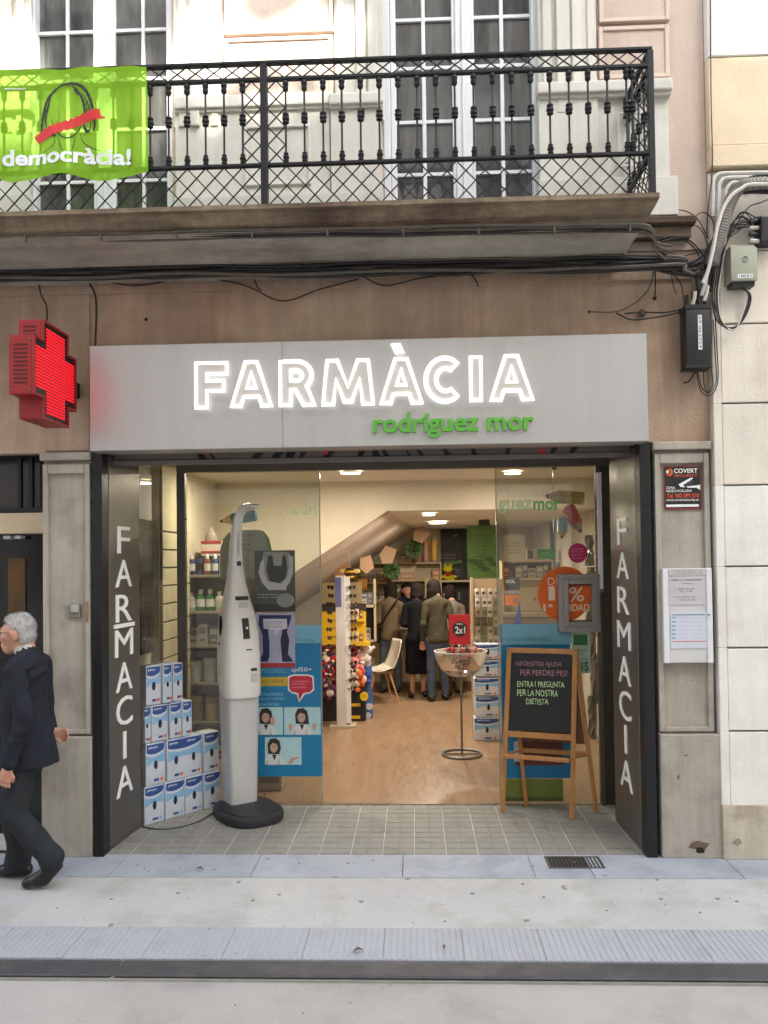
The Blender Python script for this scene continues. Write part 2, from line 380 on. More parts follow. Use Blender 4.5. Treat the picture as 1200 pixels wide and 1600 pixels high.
# ground floor: fascia wall, pilasters
bx('fascia_wall', m_brown, -9, XR, .03, .35, 2.72, 3.99)
bx('fascia_band', m_brown, -9, XR, .012, .028, 3.80, 3.99, bevel=.004)
bx('fascia_pier', m_brown, ax(70,500,.02), ax(140,500,.02), .016, .028, 2.73, 3.80, bevel=.004)
def pilaster(x0, x1, p):
    w_ = .035
    o = MB().box(x0, x1, .03, .4, 0, 2.66).build('pilaster', m_pil, bld)
    MB().box(x0, x0+w_, .0, .028, .815, 2.64).box(x1-w_, x1, .0, .028, .815, 2.64).box(x0+w_+.001, x1-w_-.001, .001, .028, 2.575, 2.64).box(x0+w_+.001, x1-w_-.001, .001, .028, .815, .845).build('panel_border', m_pil, o, bevel=.006, seg=2)
    MB().box(x0-.012, x1+.012, -.02, .4, 2.662, 2.715).build('capital', m_pil, o, bevel=.006)
    MB().box(x0-.004, x1+p, -.022, .4, 0, .8).build('plinth', m_pil, o, bevel=.008, seg=2)
    return o
pilaster(-2.515, -2.19, .012); pilaster(1.59, 1.945, .03)
bx('pilaster', m_pil, -4.6, -3.95, 0, .4, 0, 2.72)
# neighbouring doorway on the left
m_beige = mat('beige_transom', srgb(196,176,148), .7, var=.1, vs=4)
m_ddoor = mat('dark_glass_door', srgb(22,21,20), .12, var=.2, vs=3)
dw = sub('doorway', bld)
z1, z2, z3 = az(30,713,.15), az(30,800,.15), az(30,834,.15)
MB().box(-3.95, -2.516, .12, .3, z1, 2.72).build('lintel', m_dark, dw)
MB().box(-3.95, -2.516, .30, .32, z2, z1).build('fanlight', mat('fanlight_glass', srgb(62,60,58), .15, var=.3, vs=2), dw)
MB().box(-3.95, -2.516, .16, .2, z2-.008, z2+.03).build('fanlight_sill', m_black, dw, bevel=.003)
for px in (30, 48):
    x = ax(px, 760, .2); MB().box(x-.014, x+.014, .2, .235, z2+.03, z1).build('window_bar', m_black, dw, bevel=.004)
MB().box(-3.95, -2.516, .12, .3, z3, z2-.009).build('transom', m_beige, dw, bevel=.004)
MB().box(-3.95, -2.516, .27, .3, .06, z3).build('door', m_ddoor, dw)
MB().box(ax(13,900,.265), ax(40,900,.265), .258, .268, az(25,985,.265), az(25,872,.265)).build('poster', mat('brown_poster', srgb(84,58,24), .5, var=.4, vs=5), dw)
for a, b in ((6,17),(24,33)): MB().box(ax(a,838,.2), ax(b,838,.2), .19, .26, az(20,842,.2), az(20,837,.2)).build('label_plate', m_wpaint, dw)
MB().box(-3.95, -2.516, .1, .3, 0, .06).build('threshold', mat('pale_step', srgb(205,203,196), .6), dw, bevel=.006)
# upper floor wall, set round two french windows
YW_ = .0
WT = 9.5
def xz(px, py, Y=0): return at(px, py, Y)
wl0, wl1 = ax(46,120,.06), ax(273,120,.06)     # left window opening
wr0, wr1 = ax(598,120,.06), ax(842,120,.06)
ZF = 4.03                                      # balcony floor
for a, b in ((-9, wl0), (wl1, wr0), (wr1, XR)): bx('upper_wall', m_pink, a, b, .0, .35, 3.99, WT)
bx('upper_wall', m_pink, wl0, wl1, .0, .35, 6.6, WT); bx('upper_wall', m_pink, wr0, wr1, .0, .35, 6.6, WT)
m_pane = mat('window_pane', srgb(84,85,84), .05, var=.3, vs=7, spec=.8, col2=srgb(64,64,62), c2s=2.5, stretch=(3,1,.5))
def french(x0, x1, panes, stile, ybars, xm):
    w_ = sub('french_window', bld)
    MB().box(x0+.001, x0+.05, .03, .12, ZF, 6.6).box(x1-.05, x1-.001, .03, .12, ZF, 6.6).box(x0+.051, x1-.051, .03, .12, 6.5, 6.6).build('window_frame', m_wpaint, w_, bevel=.006)
    p = [ax(q, 120, .1) for q in panes]; s0, s1 = ax(stile[0],120,.08), ax(stile[1],120,.08)
    MB().box(s0, s1, .07, .13, ZF, 6.49).build('meeting_stile', m_wpaint, w_, bevel=.008)
    MB().box((s0+s1)/2-.012, (s0+s1)/2+.012, .055, .069, ZF, 6.49).build('astragal', m_wpaint, w_, bevel=.004)
    zb = [az(xm, y, .1) for y in ybars]; zs = zb[0]-zb[1]; zb = [zb[0]+zs*k for k in range(6, 0, -1)]+zb
    for k in (0, 2):
        l0, l1 = p[k], p[k+3-2 if False else k+1]
    leafs = ((x0+.052, s0-.001, p[0], p[1], p[2], p[3]), (s1+.001, x1-.052, p[4], p[5], p[6], p[7]))
    for a, b, q0, q1, q2, q3 in leafs:
        MB().box(a, q0, .08, .125, ZF, 6.49).box(q3, b, .08, .125, ZF, 6.49).box(q0, q3, .081, .125, ZF, ZF+.12).build('leaf_frame', m_wpaint, w_, bevel=.005)
        MB().box(q1, q2, .085, .12, ZF+.12, 6.49).build('glazing_bar', m_wpaint, w_, bevel=.004)
        for z in zb:
            if ZF+.14 < z < 6.45:
                MB().box(q0, q1, .087, .12, z-.011, z+.011).build('glazing_bar', m_wpaint, w_); MB().box(q2, q3, .087, .12, z-.011, z+.011).build('glazing_bar', m_wpaint, w_)
        zz = sorted([ZF+.12]+[z for z in zb if ZF+.14 < z < 6.45]+[6.49])
        for u, v in zip(zz, zz[1:]):
            for g0, g1 in ((q0, q1), (q2, q3)):
                t = R.uniform(-.002, .002); MB().add([(g0,.105+t,u),(g1,.105-t,u),(g1,.105-t,v),(g0,.105+t,v),(g0,.112,u),(g1,.112,u),(g1,.112,v),(g0,.112,v)], [(0,1,2,3),(7,6,5,4),(0,4,5,1),(1,5,6,2),(2,6,7,3),(3,7,4,0)]).build('pane', m_pane, w_)
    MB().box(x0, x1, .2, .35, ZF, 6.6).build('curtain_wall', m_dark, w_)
french(wl0, wl1, (62,104,109,148,181,222,227,267), (150,180), (51,127,205,285), 150)
french(wr0, wr1, (619,659,665,706,741,781,787,829), (711,737), (30,106,190,272), 720)
# cream window casings, fluted strips and dado
def casing(px0, px1, py=60, y=-.03, flutes=()):
    x0, x1 = ax(px0,py,y), ax(px1,py,y)
    o = bx('casing', m_cream, x0, x1, y, -.001, 4.9, 6.9, bevel=.008)
    for a, b, d in flutes: MB().box(ax(a,py,y-d), ax(b,py,y-d), y-d, y-.001, 4.9, 6.9).build('fluting', m_cream, o, bevel=.007, seg=2)
casing(270, 346, flutes=((278,290,.02),(296,310,.03),(328,340,.015)))
casing(522, 600, flutes=((526,538,.015),(556,570,.03),(574,590,.022)))
casing(840, 932, flutes=((848,862,.022),(870,890,.035),(894,908,.02),(918,928,.012)))
casing(0, 48, flutes=((6,18,.02),(24,36,.03)))
def pinkpanel(px0, px1, bands):
    for py0, py1 in bands:
        x0, x1, za, zb = rect(px0, py0, px1, py1, -.03); b = .028
        o = bx('stucco_block', m_pink, x0, x1, -.022, -.001, za, zb, bevel=.006)
        MB().box(x0,x0+b,-.034,-.0225,za,zb).box(x1-b,x1,-.034,-.0225,za,zb).box(x0+b,x1-b,-.0338,-.0225,zb-b,zb).box(x0+b,x1-b,-.0338,-.0225,za,za+b).build('block_border', m_pinkt, o, bevel=.004)
pinkpanel(350, 520, ((57,152),(-36,52),(-130,-42)))
pinkpanel(936, 1046, ((40,122),(-42,33),(-125,-48)))
def dado(parts):
    for n, px0, px1, py0, py1, y, bev in parts:
        x0, x1, za, zb = rect(px0, py0, px1, py1, y); MB().box(x0, x1, y, -.0005, max(za, 3.992), zb).build(n, m_cream, bld, bevel=bev, seg=2)
dado((('dado_wall',274,516,165,330,-.035,.006), ('dado_wall',517,596,165,330,-.06,.006), ('dado_cornice',272,518,146,165,-.075,.012), ('dado_cornice',514,598,143,161,-.1,.012),
      ('dado_cornice',272,518,164,172,-.055,.006), ('dado_cornice',515,597,160,168,-.08,.006), ('dado_base',272,598,303,336,-.07,.006),
      ('dado_wall',843,1046,148,330,-.035,.006), ('dado_wall',843,936,146,330,-.06,.006), ('dado_cornice',840,1052,124,142,-.1,.012), ('dado_cornice',842,1049,141,151,-.075,.006), ('dado_base',842,1060,277,338,-.075,.006),
      ('dado_wall',-40,45,165,330,-.04,.006), ('dado_cornice',-40,46,150,172,-.09,.012), ('dado_base',-40,46,303,336,-.07,.006)))
for q in ((382,196,486,290,-.04),(965,175,1010,262,-.066)):
    x0, x1, za, zb = rect(*q); b = .02
    MB().box(x0,x0+b,q[4]-.012,q[4]+.004,za,zb).box(x1-b,x1,q[4]-.012,q[4]+.004,za,zb).box(x0+b,x1-b,q[4]-.0118,q[4]+.004,zb-b,zb).box(x0+b,x1-b,q[4]-.0118,q[4]+.004,za,za+b).build('dado_panel', m_cream, bld, bevel=.004)
# balcony slab with its moulded edge
XB = ax(1031, 318, -.62)
prof = [(-.62,4.095),(-.62,4.068),(-.595,4.06),(-.585,4.035),(-.56,4.0),(-.53,3.985),(-.53,3.968),(-.47,3.962),(-.44,3.955),(-.36,3.952),(-.2,3.935),(-.08,3.905),(-.06,3.86),(-.001,3.86),(-.001,4.095)]
ms = MB()
n = len(prof)
rows = [[(-9, y, z) for y, z in prof], [(XB+(y+.62)*.0-(0 if z > 4.06 else (4.06-z)*.55), y, z) for y, z in prof]]
ms.loft(rows)
for i, f in enumerate(ms.f):
    c = sum(ms.v[k][2] for k in f)/len(f)
    if c < 3.966: ms.mi[i] = 1
slab = ms.build('balcony_slab', [m_slab, m_soffit], bld)
bx('wall_cornice', m_slab, XB-.06, ax(1086,345,-.06), -.1, -.002, az(1060,350,-.08), az(1060,338,-.08), bevel=.008)
bx('wall_cornice', m_slab, XB-.06, ax(1080,345,-.06), -.07, -.002, az(1060,372,-.06), az(1060,351,-.08), bevel=.01)
# iron railing
m_iron = mat('black_iron', srgb(34,35,38), .5, .4, var=.2, vs=25)
YR = -.585
rail = sub('balcony_railing', bld)
ZT, ZS, Z3, Z4 = az(700,88,YR), az(700,114.5,YR), az(700,249.5,YR), az(700,316,YR)
XC = ax(1017, 190, YR); xpost = ax(413, 210, YR)
SP = (XC-xpost)/20.4
XE = -5.6
MB().box(XE, XC+.012, YR-.02, YR+.02, ZT-.012, ZT+.006).build('top_rail', m_iron, rail, bevel=.003)
for z in (ZS, Z3, Z4): MB().box(XE, XC+.02, YR-.016, YR+.016, z-.009, z+.009).build('rail', m_iron, rail, bevel=.002)
MB().box(xpost-.021, xpost+.021, YR-.022, YR+.022, 4.095, ZT-.013).build('post', m_iron, rail, bevel=.003)
MB().box(XC-.018, XC+.018, YR-.02, YR+.02, 4.095, ZT-.013).build('corner_post', m_iron, rail, bevel=.003)
bal = MB(); h = ZS-Z3-.018
pf = [(.0065,0),(.0065,h)]
bal.lathe([(.012,0),(.017,.006),(.017,.016),(.011,.02),(.019,.03),(.019,.042),(.012,.048),(.016,.058),(.009,.066),(.0065,.075),(.0065,h*.47),(.012,h*.475),(.02,h*.485),(.02,h*.5),(.014,h*.51),(.022,h*.525),(.022,h*.555),(.014,h*.57),(.02,h*.58),(.02,h*.595),(.0095,h*.61),(.0065,h*.62),(.0065,h-.07),(.012,h-.066),(.018,h-.056),(.018,h-.04),(.011,h-.036),(.019,h-.026),(.019,h-.01),(.012,h)], n=8)
bmesh_ = bal.mesh('baluster', [m_iron], smooth=True)
def baluster(x, y, s=1):
    o = bpy.data.objects.new('baluster', bmesh_); C.objects.link(o); o.parent = rail; o.location = (x, y, Z3+.009); o.rotation_euler = (0,0,R.uniform(0,3))
k = 0
for side, lo, hi in ((1, xpost, XC), (-1, xpost, XE)):
    i = 1
    while True:
        x = xpost+side*(SP*i*(20.4/20.4)+SP*.16)
        if (side == 1 and x > XC-SP*.7) or (side == -1 and x < XE): break
        baluster(x, YR); i += 1
lt = MB(); bw = .0065
def cross(xa, xb, za, zb, y=YR, t=.006):
    lt.bar((xa,y-.003,za), (xb,y-.003,zb), bw, t); lt.bar((xa,y+.003,zb), (xb,y+.003,za), bw, t)
def latt(x0, x1, za, zb, n, half=0):
    st = (x1-x0)/n
    for i in range(n): cross(x0+st*i, x0+st*(i+1), za, zb)
latt(xpost+.021, XC-.018, ZS+.009, ZT-.012, 21); latt(XE, xpost-.021, ZS+.009, ZT-.012, int((xpost-XE)/SP+.5))
lt.build('lattice', m_iron, rail); lt = MB()
def diag(x0, x1, za, zb, n):
    "diamond mesh two rows high"
    st = (x1-x0)/n; H = zb-za
    for i in range(-2, n+1):
        for s in (0, 1):
            xa, xb = x0+st*i, x0+st*(i+2)
            ta, tb = 0., 1.
            if xa < x0: ta = (x0-xa)/(xb-xa)
            if xb > x1: tb = (x1-xa)/(xb-xa)
            if tb-ta < .05: continue
            f = (lambda t: za+H*t) if s == 0 else (lambda t: zb-H*t)
            dy = -.003 if s == 0 else .003
            lt.bar((xa+(xb-xa)*ta, YR+dy, f(ta)), (xa+(xb-xa)*tb, YR+dy, f(tb)), bw, .006)
diag(xpost+.021, XC-.018, Z4+.009, Z3-.009, 20); diag(XE, xpost-.021, Z4+.009, Z3-.009, int((xpost-XE)/SP+.5))
lt.build('lattice', m_iron, rail); lt = MB()
for xa, xb in ((xpost-SP*1.14, xpost-.021), (xpost+.021, xpost+SP*1.14), (XC-SP*.95, XC-.018)):
    hh = (ZS-Z3-.018)/4.5
    for i in range(4): cross(xa, xb, Z3+.009+hh*i, Z3+.009+hh*(i+1))
    lt.m = 0; lt.bar((xa,YR-.003,Z3+.009+hh*4), ((xa+xb)/2,YR-.003,ZS-.009), bw, .006); lt.bar((xb,YR+.003,Z3+.009+hh*4), ((xa+xb)/2,YR+.003,ZS-.009), bw, .006)
    lt.build('lattice', m_iron, rail); lt = MB()
baluster(XC-SP*.95, YR)
# return of the railing to the wall
for z in (ZT-.003, ZS, Z3, Z4): lt.box(XC-.014, XC+.014, YR+.02, -.0, z-.009, z+.009)
def crossy(ya, yb, za, zb): lt.bar((XC,ya,za), (XC,yb,zb), bw, .006, (1,0,0)); lt.bar((XC+.006,ya,zb), (XC+.006,yb,za), bw, .006, (1,0,0))
for i in range(5):
    ya, yb = YR+.02+(0-YR-.02)*i/5, YR+.02+(0-YR-.02)*(i+1)/5
    crossy(ya, yb, ZS+.009, ZT-.012); crossy(ya, yb, Z4+.009, (Z3+Z4)/2); crossy(ya, yb, (Z3+Z4)/2, Z3-.009)
    if i in (0, 4):
        for k in range(4): crossy(ya, yb, Z3+.009+h/4*k, Z3+.009+h/4*(k+1))
    if i > 0: baluster(XC, ya)
lt.build('side_rail', m_iron, rail)

# ---------------------------------------------------------------- the house on the right
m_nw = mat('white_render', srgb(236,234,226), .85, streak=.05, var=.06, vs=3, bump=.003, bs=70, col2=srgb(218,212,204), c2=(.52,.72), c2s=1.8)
m_nc = mat('cream_render', srgb(226,219,205), .85, streak=.07, var=.07, vs=2.5, bump=.003, bs=70, col2=srgb(208,196,180), c2=(.5,.7), c2s=1.8)
m_ny = mat('yellow_cream_render', srgb(226,210,180), .85, var=.06, vs=2.5, bump=.003, bs=70, col2=srgb(222,202,168), c2=(.5,.7), c2s=2)
m_nb = mat('beige_plinth_render', srgb(200,190,170), .88, streak=.15, var=.14, vs=4, bump=.004, bs=60, col2=srgb(160,148,130), c2=(.5,.66), c2s=3)
nb = thing('neighbouring_house', 'cream and white rendered house with grooved courses right of the pharmacy', 'house')
MB().box(XR+.002, 9, .03, 8, 0, 9.5).build('wall', m_nc, nb)
def zy(y, x=1165): return az(x, y, -.02)
cou = [0, zy(1258), zy(1142), zy(1012), zy(885), zy(758), zy(630), zy(506), zy(392)]
for i, (a, b) in enumerate(zip(cou, cou[1:])):
    mt = m_nb if i == 0 else (m_nw if i < 5 else m_nc); g_ = .006
    x0 = XR+.006+ (0 if i == 0 else .055)
    MB().box(x0, 9, -.03 if i else -.04, .028, a+(g_ if i > 1 else 0), b-(g_ if i and i < 8 else 0)).build('render_course', mt, nb, bevel=.005, seg=2)
    if i: MB().box(XR+.004, XR+.06, -.0295, .028, a, b).build('quoin_strip', mt if i != 4 else m_nw, nb, bevel=.004)
MB().box(XR+.004, 9, -.028, .028, cou[-1], zy(270)).build('render_course', m_nc, nb)
MB().box(XR+.004, 9, -.075, .028, zy(265), zy(232)).build('string_course', m_ny, nb, bevel=.006)
MB().box(XR+.004, 9, -.065, .028, zy(231), zy(95)).build('render_course', m_ny, nb, bevel=.004)
MB().box(XR+.004, 9, -.075, .028, zy(94), 9.5).build('render_course', m_nw, nb, bevel=.006)  # white material stands in for the sunlit glare on the wall top
# knocked plaster and stains at the foot of the right pilaster
m_chip = mat('broken_plaster', srgb(112,94,76), .95, var=.3, vs=30); m_hole = mat('dark_hole', srgb(34,28,24), .95)  # near-black tone marks the hole, laid on as a flat patch
def chip(px, py, rx, ry, mt, y, n=11):
    x, z = at(px, py, y); MB().prism([(x+rx*(1+R.uniform(-.35,.35))*math.cos(i*2*math.pi/n), max(.003, z+ry*(1+R.uniform(-.35,.35))*math.sin(i*2*math.pi/n))) for i in range(n)], y-.0012, y+.004).build('plaster_chip', mt, bld)
chip(1093, 1322, .062, .028, m_chip, -.023); chip(1094, 1329, .034, .02, m_hole, -.0245); chip(1072, 1180, .012, .006, m_chip, -.023); chip(1060, 1214, .006, .02, m_chip, -.023); chip(82, 1318, .03, .01, m_chip, -.023)
x, z = at(1152, 1316, -.041); MB().prism([(x+.03*(1+R.uniform(-.3,.3))*math.cos(i*.57), z+.022*(1+R.uniform(-.3,.3))*math.sin(i*.57)) for i in range(11)], -.0415, -.038).build('stain_patch', mat('damp_stain', srgb(150,140,122), .9, var=.2, vs=30), nb)

# ---------------------------------------------------------------- illuminated shop sign
m_alu = mat('brushed_aluminium', srgb(188,187,185), .36, .5, var=.02, vs=1.2, streak=.035)
m_neon = emis('white_neon', (1, .985, .95), .31)
m_face = mat('letter_face', srgb(196,192,186), .5, var=.03)
m_green = mat('green_acrylic', srgb(92,176,56), .4, var=.05)
YS = -.14
sx0, sx1 = ax(140,624,YS), ax(1012,604,YS); sz0, sz1 = (az(140,704,YS)+az(1013,690,YS))/2, (az(140,543,YS)+az(1010,518,YS))/2
sg = thing('pharmacy_sign', 'wide brushed metal sign reading FARMÀCIA in white neon above the shopfront', 'shop sign')
xm_ = ax(441, 620, YS)
for a, b in ((sx0, xm_-.0008), (xm_+.0008, sx1)): MB().box(a, b, YS, .01, sz0, sz1).build('panel', m_alu, sg, bevel=.003)
Aout = [(0,0),(.355,1),(.645,1),(1,0),(.76,0),(.69,.21),(.31,.21),(.24,0)]; Ain = [(.385,.41),(.615,.41),(.5,.77)]
GL = {'F': [[(0,0),(0,1),(1,1),(1,.75),(.36,.75),(.36,.6),(.9,.6),(.9,.37),(.36,.37),(.36,0)]],
 'A': [Aout, Ain], 'I': [[(0,0),(0,1),(1,1),(1,0)]],
 'R': [[(0,0),(0,1),(.48,1)]+arc(.5,.68,.42,85,-50,8,.32)+[(1,0),(.68,0),(.44,.35),(.31,.35),(.31,0)], [(.31,.56),(.31,.79),(.48,.79)]+arc(.49,.675,.14,75,-75,6,.115)+[(.48,.56)]],
 'M': [[(0,0),(.09,1),(.3,1),(.5,.4),(.7,1),(.91,1),(1,0),(.79,0),(.735,.58),(.575,.06),(.425,.06),(.265,.58),(.21,0)]],
 'C': [arc(.56,.5,.56,48,312,16,.5)+arc(.58,.5,.27,305,55,12,.26)]}
for ch, a, b, t, u in (('F',305,359,566,641),('A',360,428,564.5,639),('R',436,495,563.5,637.5),('M',502,586,562,636),('A',592,662,560,634.5),('C',662,721,558,632),('I',732,754,557,630),('A',763,834,555,629)):
    x0, x1, z0, z1 = rect(a, t, b, u, YS)
    sp = [[(x0+.012+(x1-x0-.024)*p, z0+.012+(z1-z0-.024)*q) for p, q in s_] for s_ in GL[ch]]
    if a == 592:
        ca, cb = at(613, 541, YS); cc, cdz = at(628, 552, YS)
        sp.append([(ca, cb), (ca+.045, cb), (cc+.006, cdz), (cc-.035, cdz)])
    v, f = outline(sp, ext=.012); L_ = MB().add([(p[0], YS-.014-p[2], p[1]) for p in v], f).build('letter', m_face, sg)
    v, f = outline(sp, bevel=.0142); MB().add([(p[0], YS-.03-p[2], p[1]) for p in v], f).build('neon_tube', m_neon, L_, smooth=True)
x0, x1, z0, z1 = rect(583, 645, 834, 684, YS)
letters('rodríguez mor', x0, x1, z0, z1, YS-.001, m_green, sg, bold=.022, depth=.022)
# brushed side panels with their vertical lettering
m_bsteel = mat('brushed_steel', srgb(112,107,101), .36, .6, var=.05, vs=1.5)
m_wletter = mat('white_letter', srgb(246,246,244), .4, var=.02)
def vertical_sign(p0, p1, label, ys, px, Ym, w_, off, extra=None):
    a = math.atan2(p1[1]-p0[1], p1[0]-p0[0]); L_ = math.hypot(p1[0]-p0[0], p1[1]-p0[1])
    t = thing('vertical_sign', label, 'sign panel', (p0[0], p0[1], 0), a)
    MB().box(0, L_, 0, .03, .015, 2.70).build('panel', m_bsteel, t, bevel=.003)
    for ch, (y0, y1) in zip('FARMACIA', ys):
        z1, z0 = az(px, y0, Ym), az(px, y1, Ym); ww = w_*(.18 if ch == 'I' else .8 if ch == 'F' else 1.12 if ch == 'M' else 1)
        mb = MB(); text(mb, ch, L_*off-ww/2, L_*off+ww/2, z0, z1, -.0005, bold=.0, depth=.006); mb.build('letter', m_wletter, t)
    if extra:
        z1, z0 = az(px, extra[0], Ym), az(px, extra[1], Ym); MB().box(L_*off-w_*.62, L_*off+w_*.62, -.012, -.0005, z0, z1).build('dash', m_wletter, t)
    return t
vertical_sign((-2.098,.103), (-2.05,.575), 'left brushed steel panel with white vertical FARMACIA letters and a dash', ((823,865),(875,917),(929,971),(983,1025),(1035,1079),(1088,1133),(1143,1185),(1197,1241)), 185, .31, .245, .44, (974,980))
vertical_sign((1.462,.69), (1.487,.103), 'right brushed steel panel with white vertical FARMACIA letters beside the easel', ((809,851),(863,904),(917,959),(971,1014),(1026,1069),(1080,1125),(1134,1178),(1190,1234)), 976, .38, .27, .5)
# roller shutter: guide rails, bottom edge with sprayed marks
sh = thing('roller_shutter', 'rolled up grey metal shutter with black spray marks and black side rails', 'shutter')
MB().box(-2.17, -2.101, -.012, .1, .0, 2.72).build('guide_rail', m_black, sh, bevel=.003)
MB().box(1.489, 1.56, -.012, .1, .0, 2.72).build('guide_rail', m_black, sh, bevel=.003)
m_shut = mat('shutter_grey', srgb(112,108,104), .5, .3, var=.12, vs=6, fine=.05)
zb0, zb1 = az(560,722,.2), az(560,697,.2)
for k, (a, b, y) in enumerate(((zb0, zb0+.035, .17), (zb0+.036, zb0+.08, .19), (zb0+.081, zb0+.22, .2))):
    MB().box(-2.1, 1.488, y, y+.03, a, b).build('shutter_slat', m_shut, sh, bevel=.004)
m_spray = mat('black_spray', srgb(30,26,28), .7); m_spk = mat('pink_sticker', srgb(196,60,90), .5); m_sred = mat('red_sticker', srgb(206,52,40), .5)
for px, w_, sl in ((318,16,10),(335,8,12),(398,12,-16),(430,14,-14),(452,16,-6),(470,8,-10),(510,14,-12),(562,10,-8),(588,14,4),(604,10,8),(640,6,10),(660,10,14),(700,12,10),(742,10,6),(792,8,-6),(862,8,-10),(893,10,-10)):
    x = ax(px,705,.19); s_ = w_*.0036; t_ = sl*.0042
    MB().prism([(x-s_/2,zb0+.038),(x+s_/2,zb0+.037),(x+s_/2-t_*.6,zb0+.07),(x+s_/2-t_,zb0+.14),(x-s_/2-t_,zb0+.135),(x-s_/2-t_*.4,zb0+.075)], .1875 if False else .1865, .1885).build('spray_mark', m_spray, sh)
for px, mt in ((508,m_spk),(322,m_spk),(847,m_sred)):
    x, z = at(px, 706, .185); MB().prism([(x+.024*math.cos(i*.785), z+.022*math.sin(i*.785)) for i in range(8)], .184, .186).build('sticker', mt, sh)
# ---------------------------------------------------------------- red LED cross on the left
m_red = mat('red_housing', srgb(150,38,40), .4, .1, var=.1, vs=8)
m_led = emis('red_led', (1, .008, .02), .18)
Xf, Yn, Yf = -2.215, -.735, -.155
yc = (Yn+Yf)/2; zc = az(76, 587, yc); HW = (Yf-Yn)/2; A_ = .175; TH = .15; VH = .3
cr = thing('led_cross_sign', 'red LED pharmacy cross projecting from the wall left of the sign', 'pharmacy cross', (Xf-TH/2, yc, zc))
cs = [(-A_,VH),(A_,VH),(A_,A_),(HW,A_),(HW,-A_),(A_,-A_),(A_,-VH),(-A_,-VH),(-A_,-A_),(-HW,-A_),(-HW,A_),(-A_,A_)]
MB().prismx(cs, -TH/2, TH/2-.012).build('housing', m_red, cr, bevel=.004)
def inset(d): return [(-A_+d,VH-d),(A_-d,VH-d),(A_-d,A_-d),(HW-d,A_-d),(HW-d,-A_+d),(A_-d,-A_+d),(A_-d,-VH+d),(-A_+d,-VH+d),(-A_+d,-A_+d),(-HW+d,-A_+d),(-HW+d,A_-d),(-A_+d,A_-d)]
MB().prismx(inset(.004), TH/2-.012, TH/2-.004).build('face_plate', mat('black_face', srgb(26,18,20), .35), cr)
rim = MB()
o_, i_ = inset(.0), inset(.012)
rim.loft([[(TH/2-.012,y,z) for y,z in o_], [(TH/2+.006,y,z) for y,z in o_], [(TH/2+.006,y,z) for y,z in i_], [(TH/2-.012,y,z) for y,z in i_]], caps=False)
rim.build('rim', m_red, cr)
led = MB(); st = .0195
for j in range(-15, 16):
    for i in range(-15, 16):
        y, z = i*st, j*st
        if (abs(y) < A_-.045 and abs(z) < VH-.03) or (abs(z) < A_-.045 and abs(y) < HW-.03):
            led.lathe([(.0072,0),(.0066,.0035),(.003,.0055)], (0,0,0), 6)
            for k in range(18): 
                p = led.v[-18+k]; led.v[-18+k] = (TH/2-.003+p[2], y+p[0], z+p[1])
tag(led.build('led_array', m_led, cr), kind='stuff')
lv = mat('louvre_shadow', srgb(70,18,20), .6)
for zz0, n_ in ((-.11, 10),):
    for k in range(n_): MB().box(-TH/2+.03, TH/2-.04, -HW-.003, -HW+.002, zz0+k*.025, zz0+k*.025+.008).build('louvre', lv, cr)
for k in range(3): MB().box(-TH/2+.03, TH/2-.04, -A_-.003, -A_+.002, A_+.03+k*.025, A_+.038+k*.025).build('louvre', lv, cr)
for sx in (-1, 1):
    for sz in (-1, 1): MB().box(sx*(TH/2-.018)-.006-.006, sx*(TH/2-.018)+.0, -HW-.005, -HW, sz*.15-.005, sz*.15+.005).build('screw', m_steel, cr, bevel=.002)
MB().box(-.03, .03, HW, HW+.2, -.05, .05).build('bracket', m_black, cr)

# ---------------------------------------------------------------- glazed shopfront, set back from the street
YG = 1.13
m_gl = glass('shop_glass', (.71,.74,.68), grime=.11)
m_frame = mat('grey_frame', srgb(92,88,82), .45, .4, var=.06)
sf = thing('shopfront', 'recessed glass shopfront with an open central doorway and grey frames', 'shopfront')
gz1 = az(400,737,YG); mx0, mx1 = ax(278,900,YG), ax(291,900,YG); xo0, xo1 = ax(501,1000,YG), ax(779,1000,YG); xr_ = ax(868,1000,YG); xe = ax(934,1000,YG)
MB().box(mx0, 1.75, YG-.03, YG+.05, gz1, gz1+.09).build('transom', m_frame, sf, bevel=.004)
MB().box(mx0, mx1, YG-.03, YG+.03, 0, gz1-.001).build('mullion', m_frame, sf, bevel=.004)
MB().box(xe, xe+.035, YG-.03, YG+.03, 0, gz1-.001).build('mullion', m_frame, sf, bevel=.004)
def pane(x0, x1, y0, y1, z0, z1, name='pane'):
    n_ = Vector((y1-y0, x0-x1, 0)).normalized()*.004
    return MB().add([(x0,y0,z0),(x1,y1,z0),(x1,y1,z1),(x0,y0,z1)], [(0,1,2,3)]).build(name, m_gl, sf)
pane(mx1+.002, xo0, YG, YG, .012, gz1); pane(xo1, xr_-.002, YG, YG, .012, gz1); pane(xr_+.002, xe-.001, YG, YG, .012, gz1)
pane(-2.045, mx0, .59, YG-.03, .02, gz1)
m_edge = mat('glass_edge', srgb(150,165,150), .2, var=.02)
MB().box(xo0, xo0+.008, YG-.005, YG+.005, .012, gz1).build('glass_edge', m_edge, sf); MB().box(xo1-.008, xo1, YG-.005, YG+.005, .012, gz1).build('glass_edge', m_edge, sf)
MB().box(xr_-.002, xr_+.002, YG-.006, YG+.006, .012, gz1).build('glass_edge', m_edge, sf)
MB().box(-1.9, 1.5, YG-.02, YG+.03, -.01, .01).build('sill', mat('sill_metal', srgb(140,128,110), .35, .6), sf, bevel=.003)
for px, py in ((292,744),(291,812)): 
    x, z = at(px, py, YG-.035); MB().lathe([(.008,0),(.011,.006),(.006,.012)], (x, YG-.035, z), 8).build('clip', m_steel, sf)
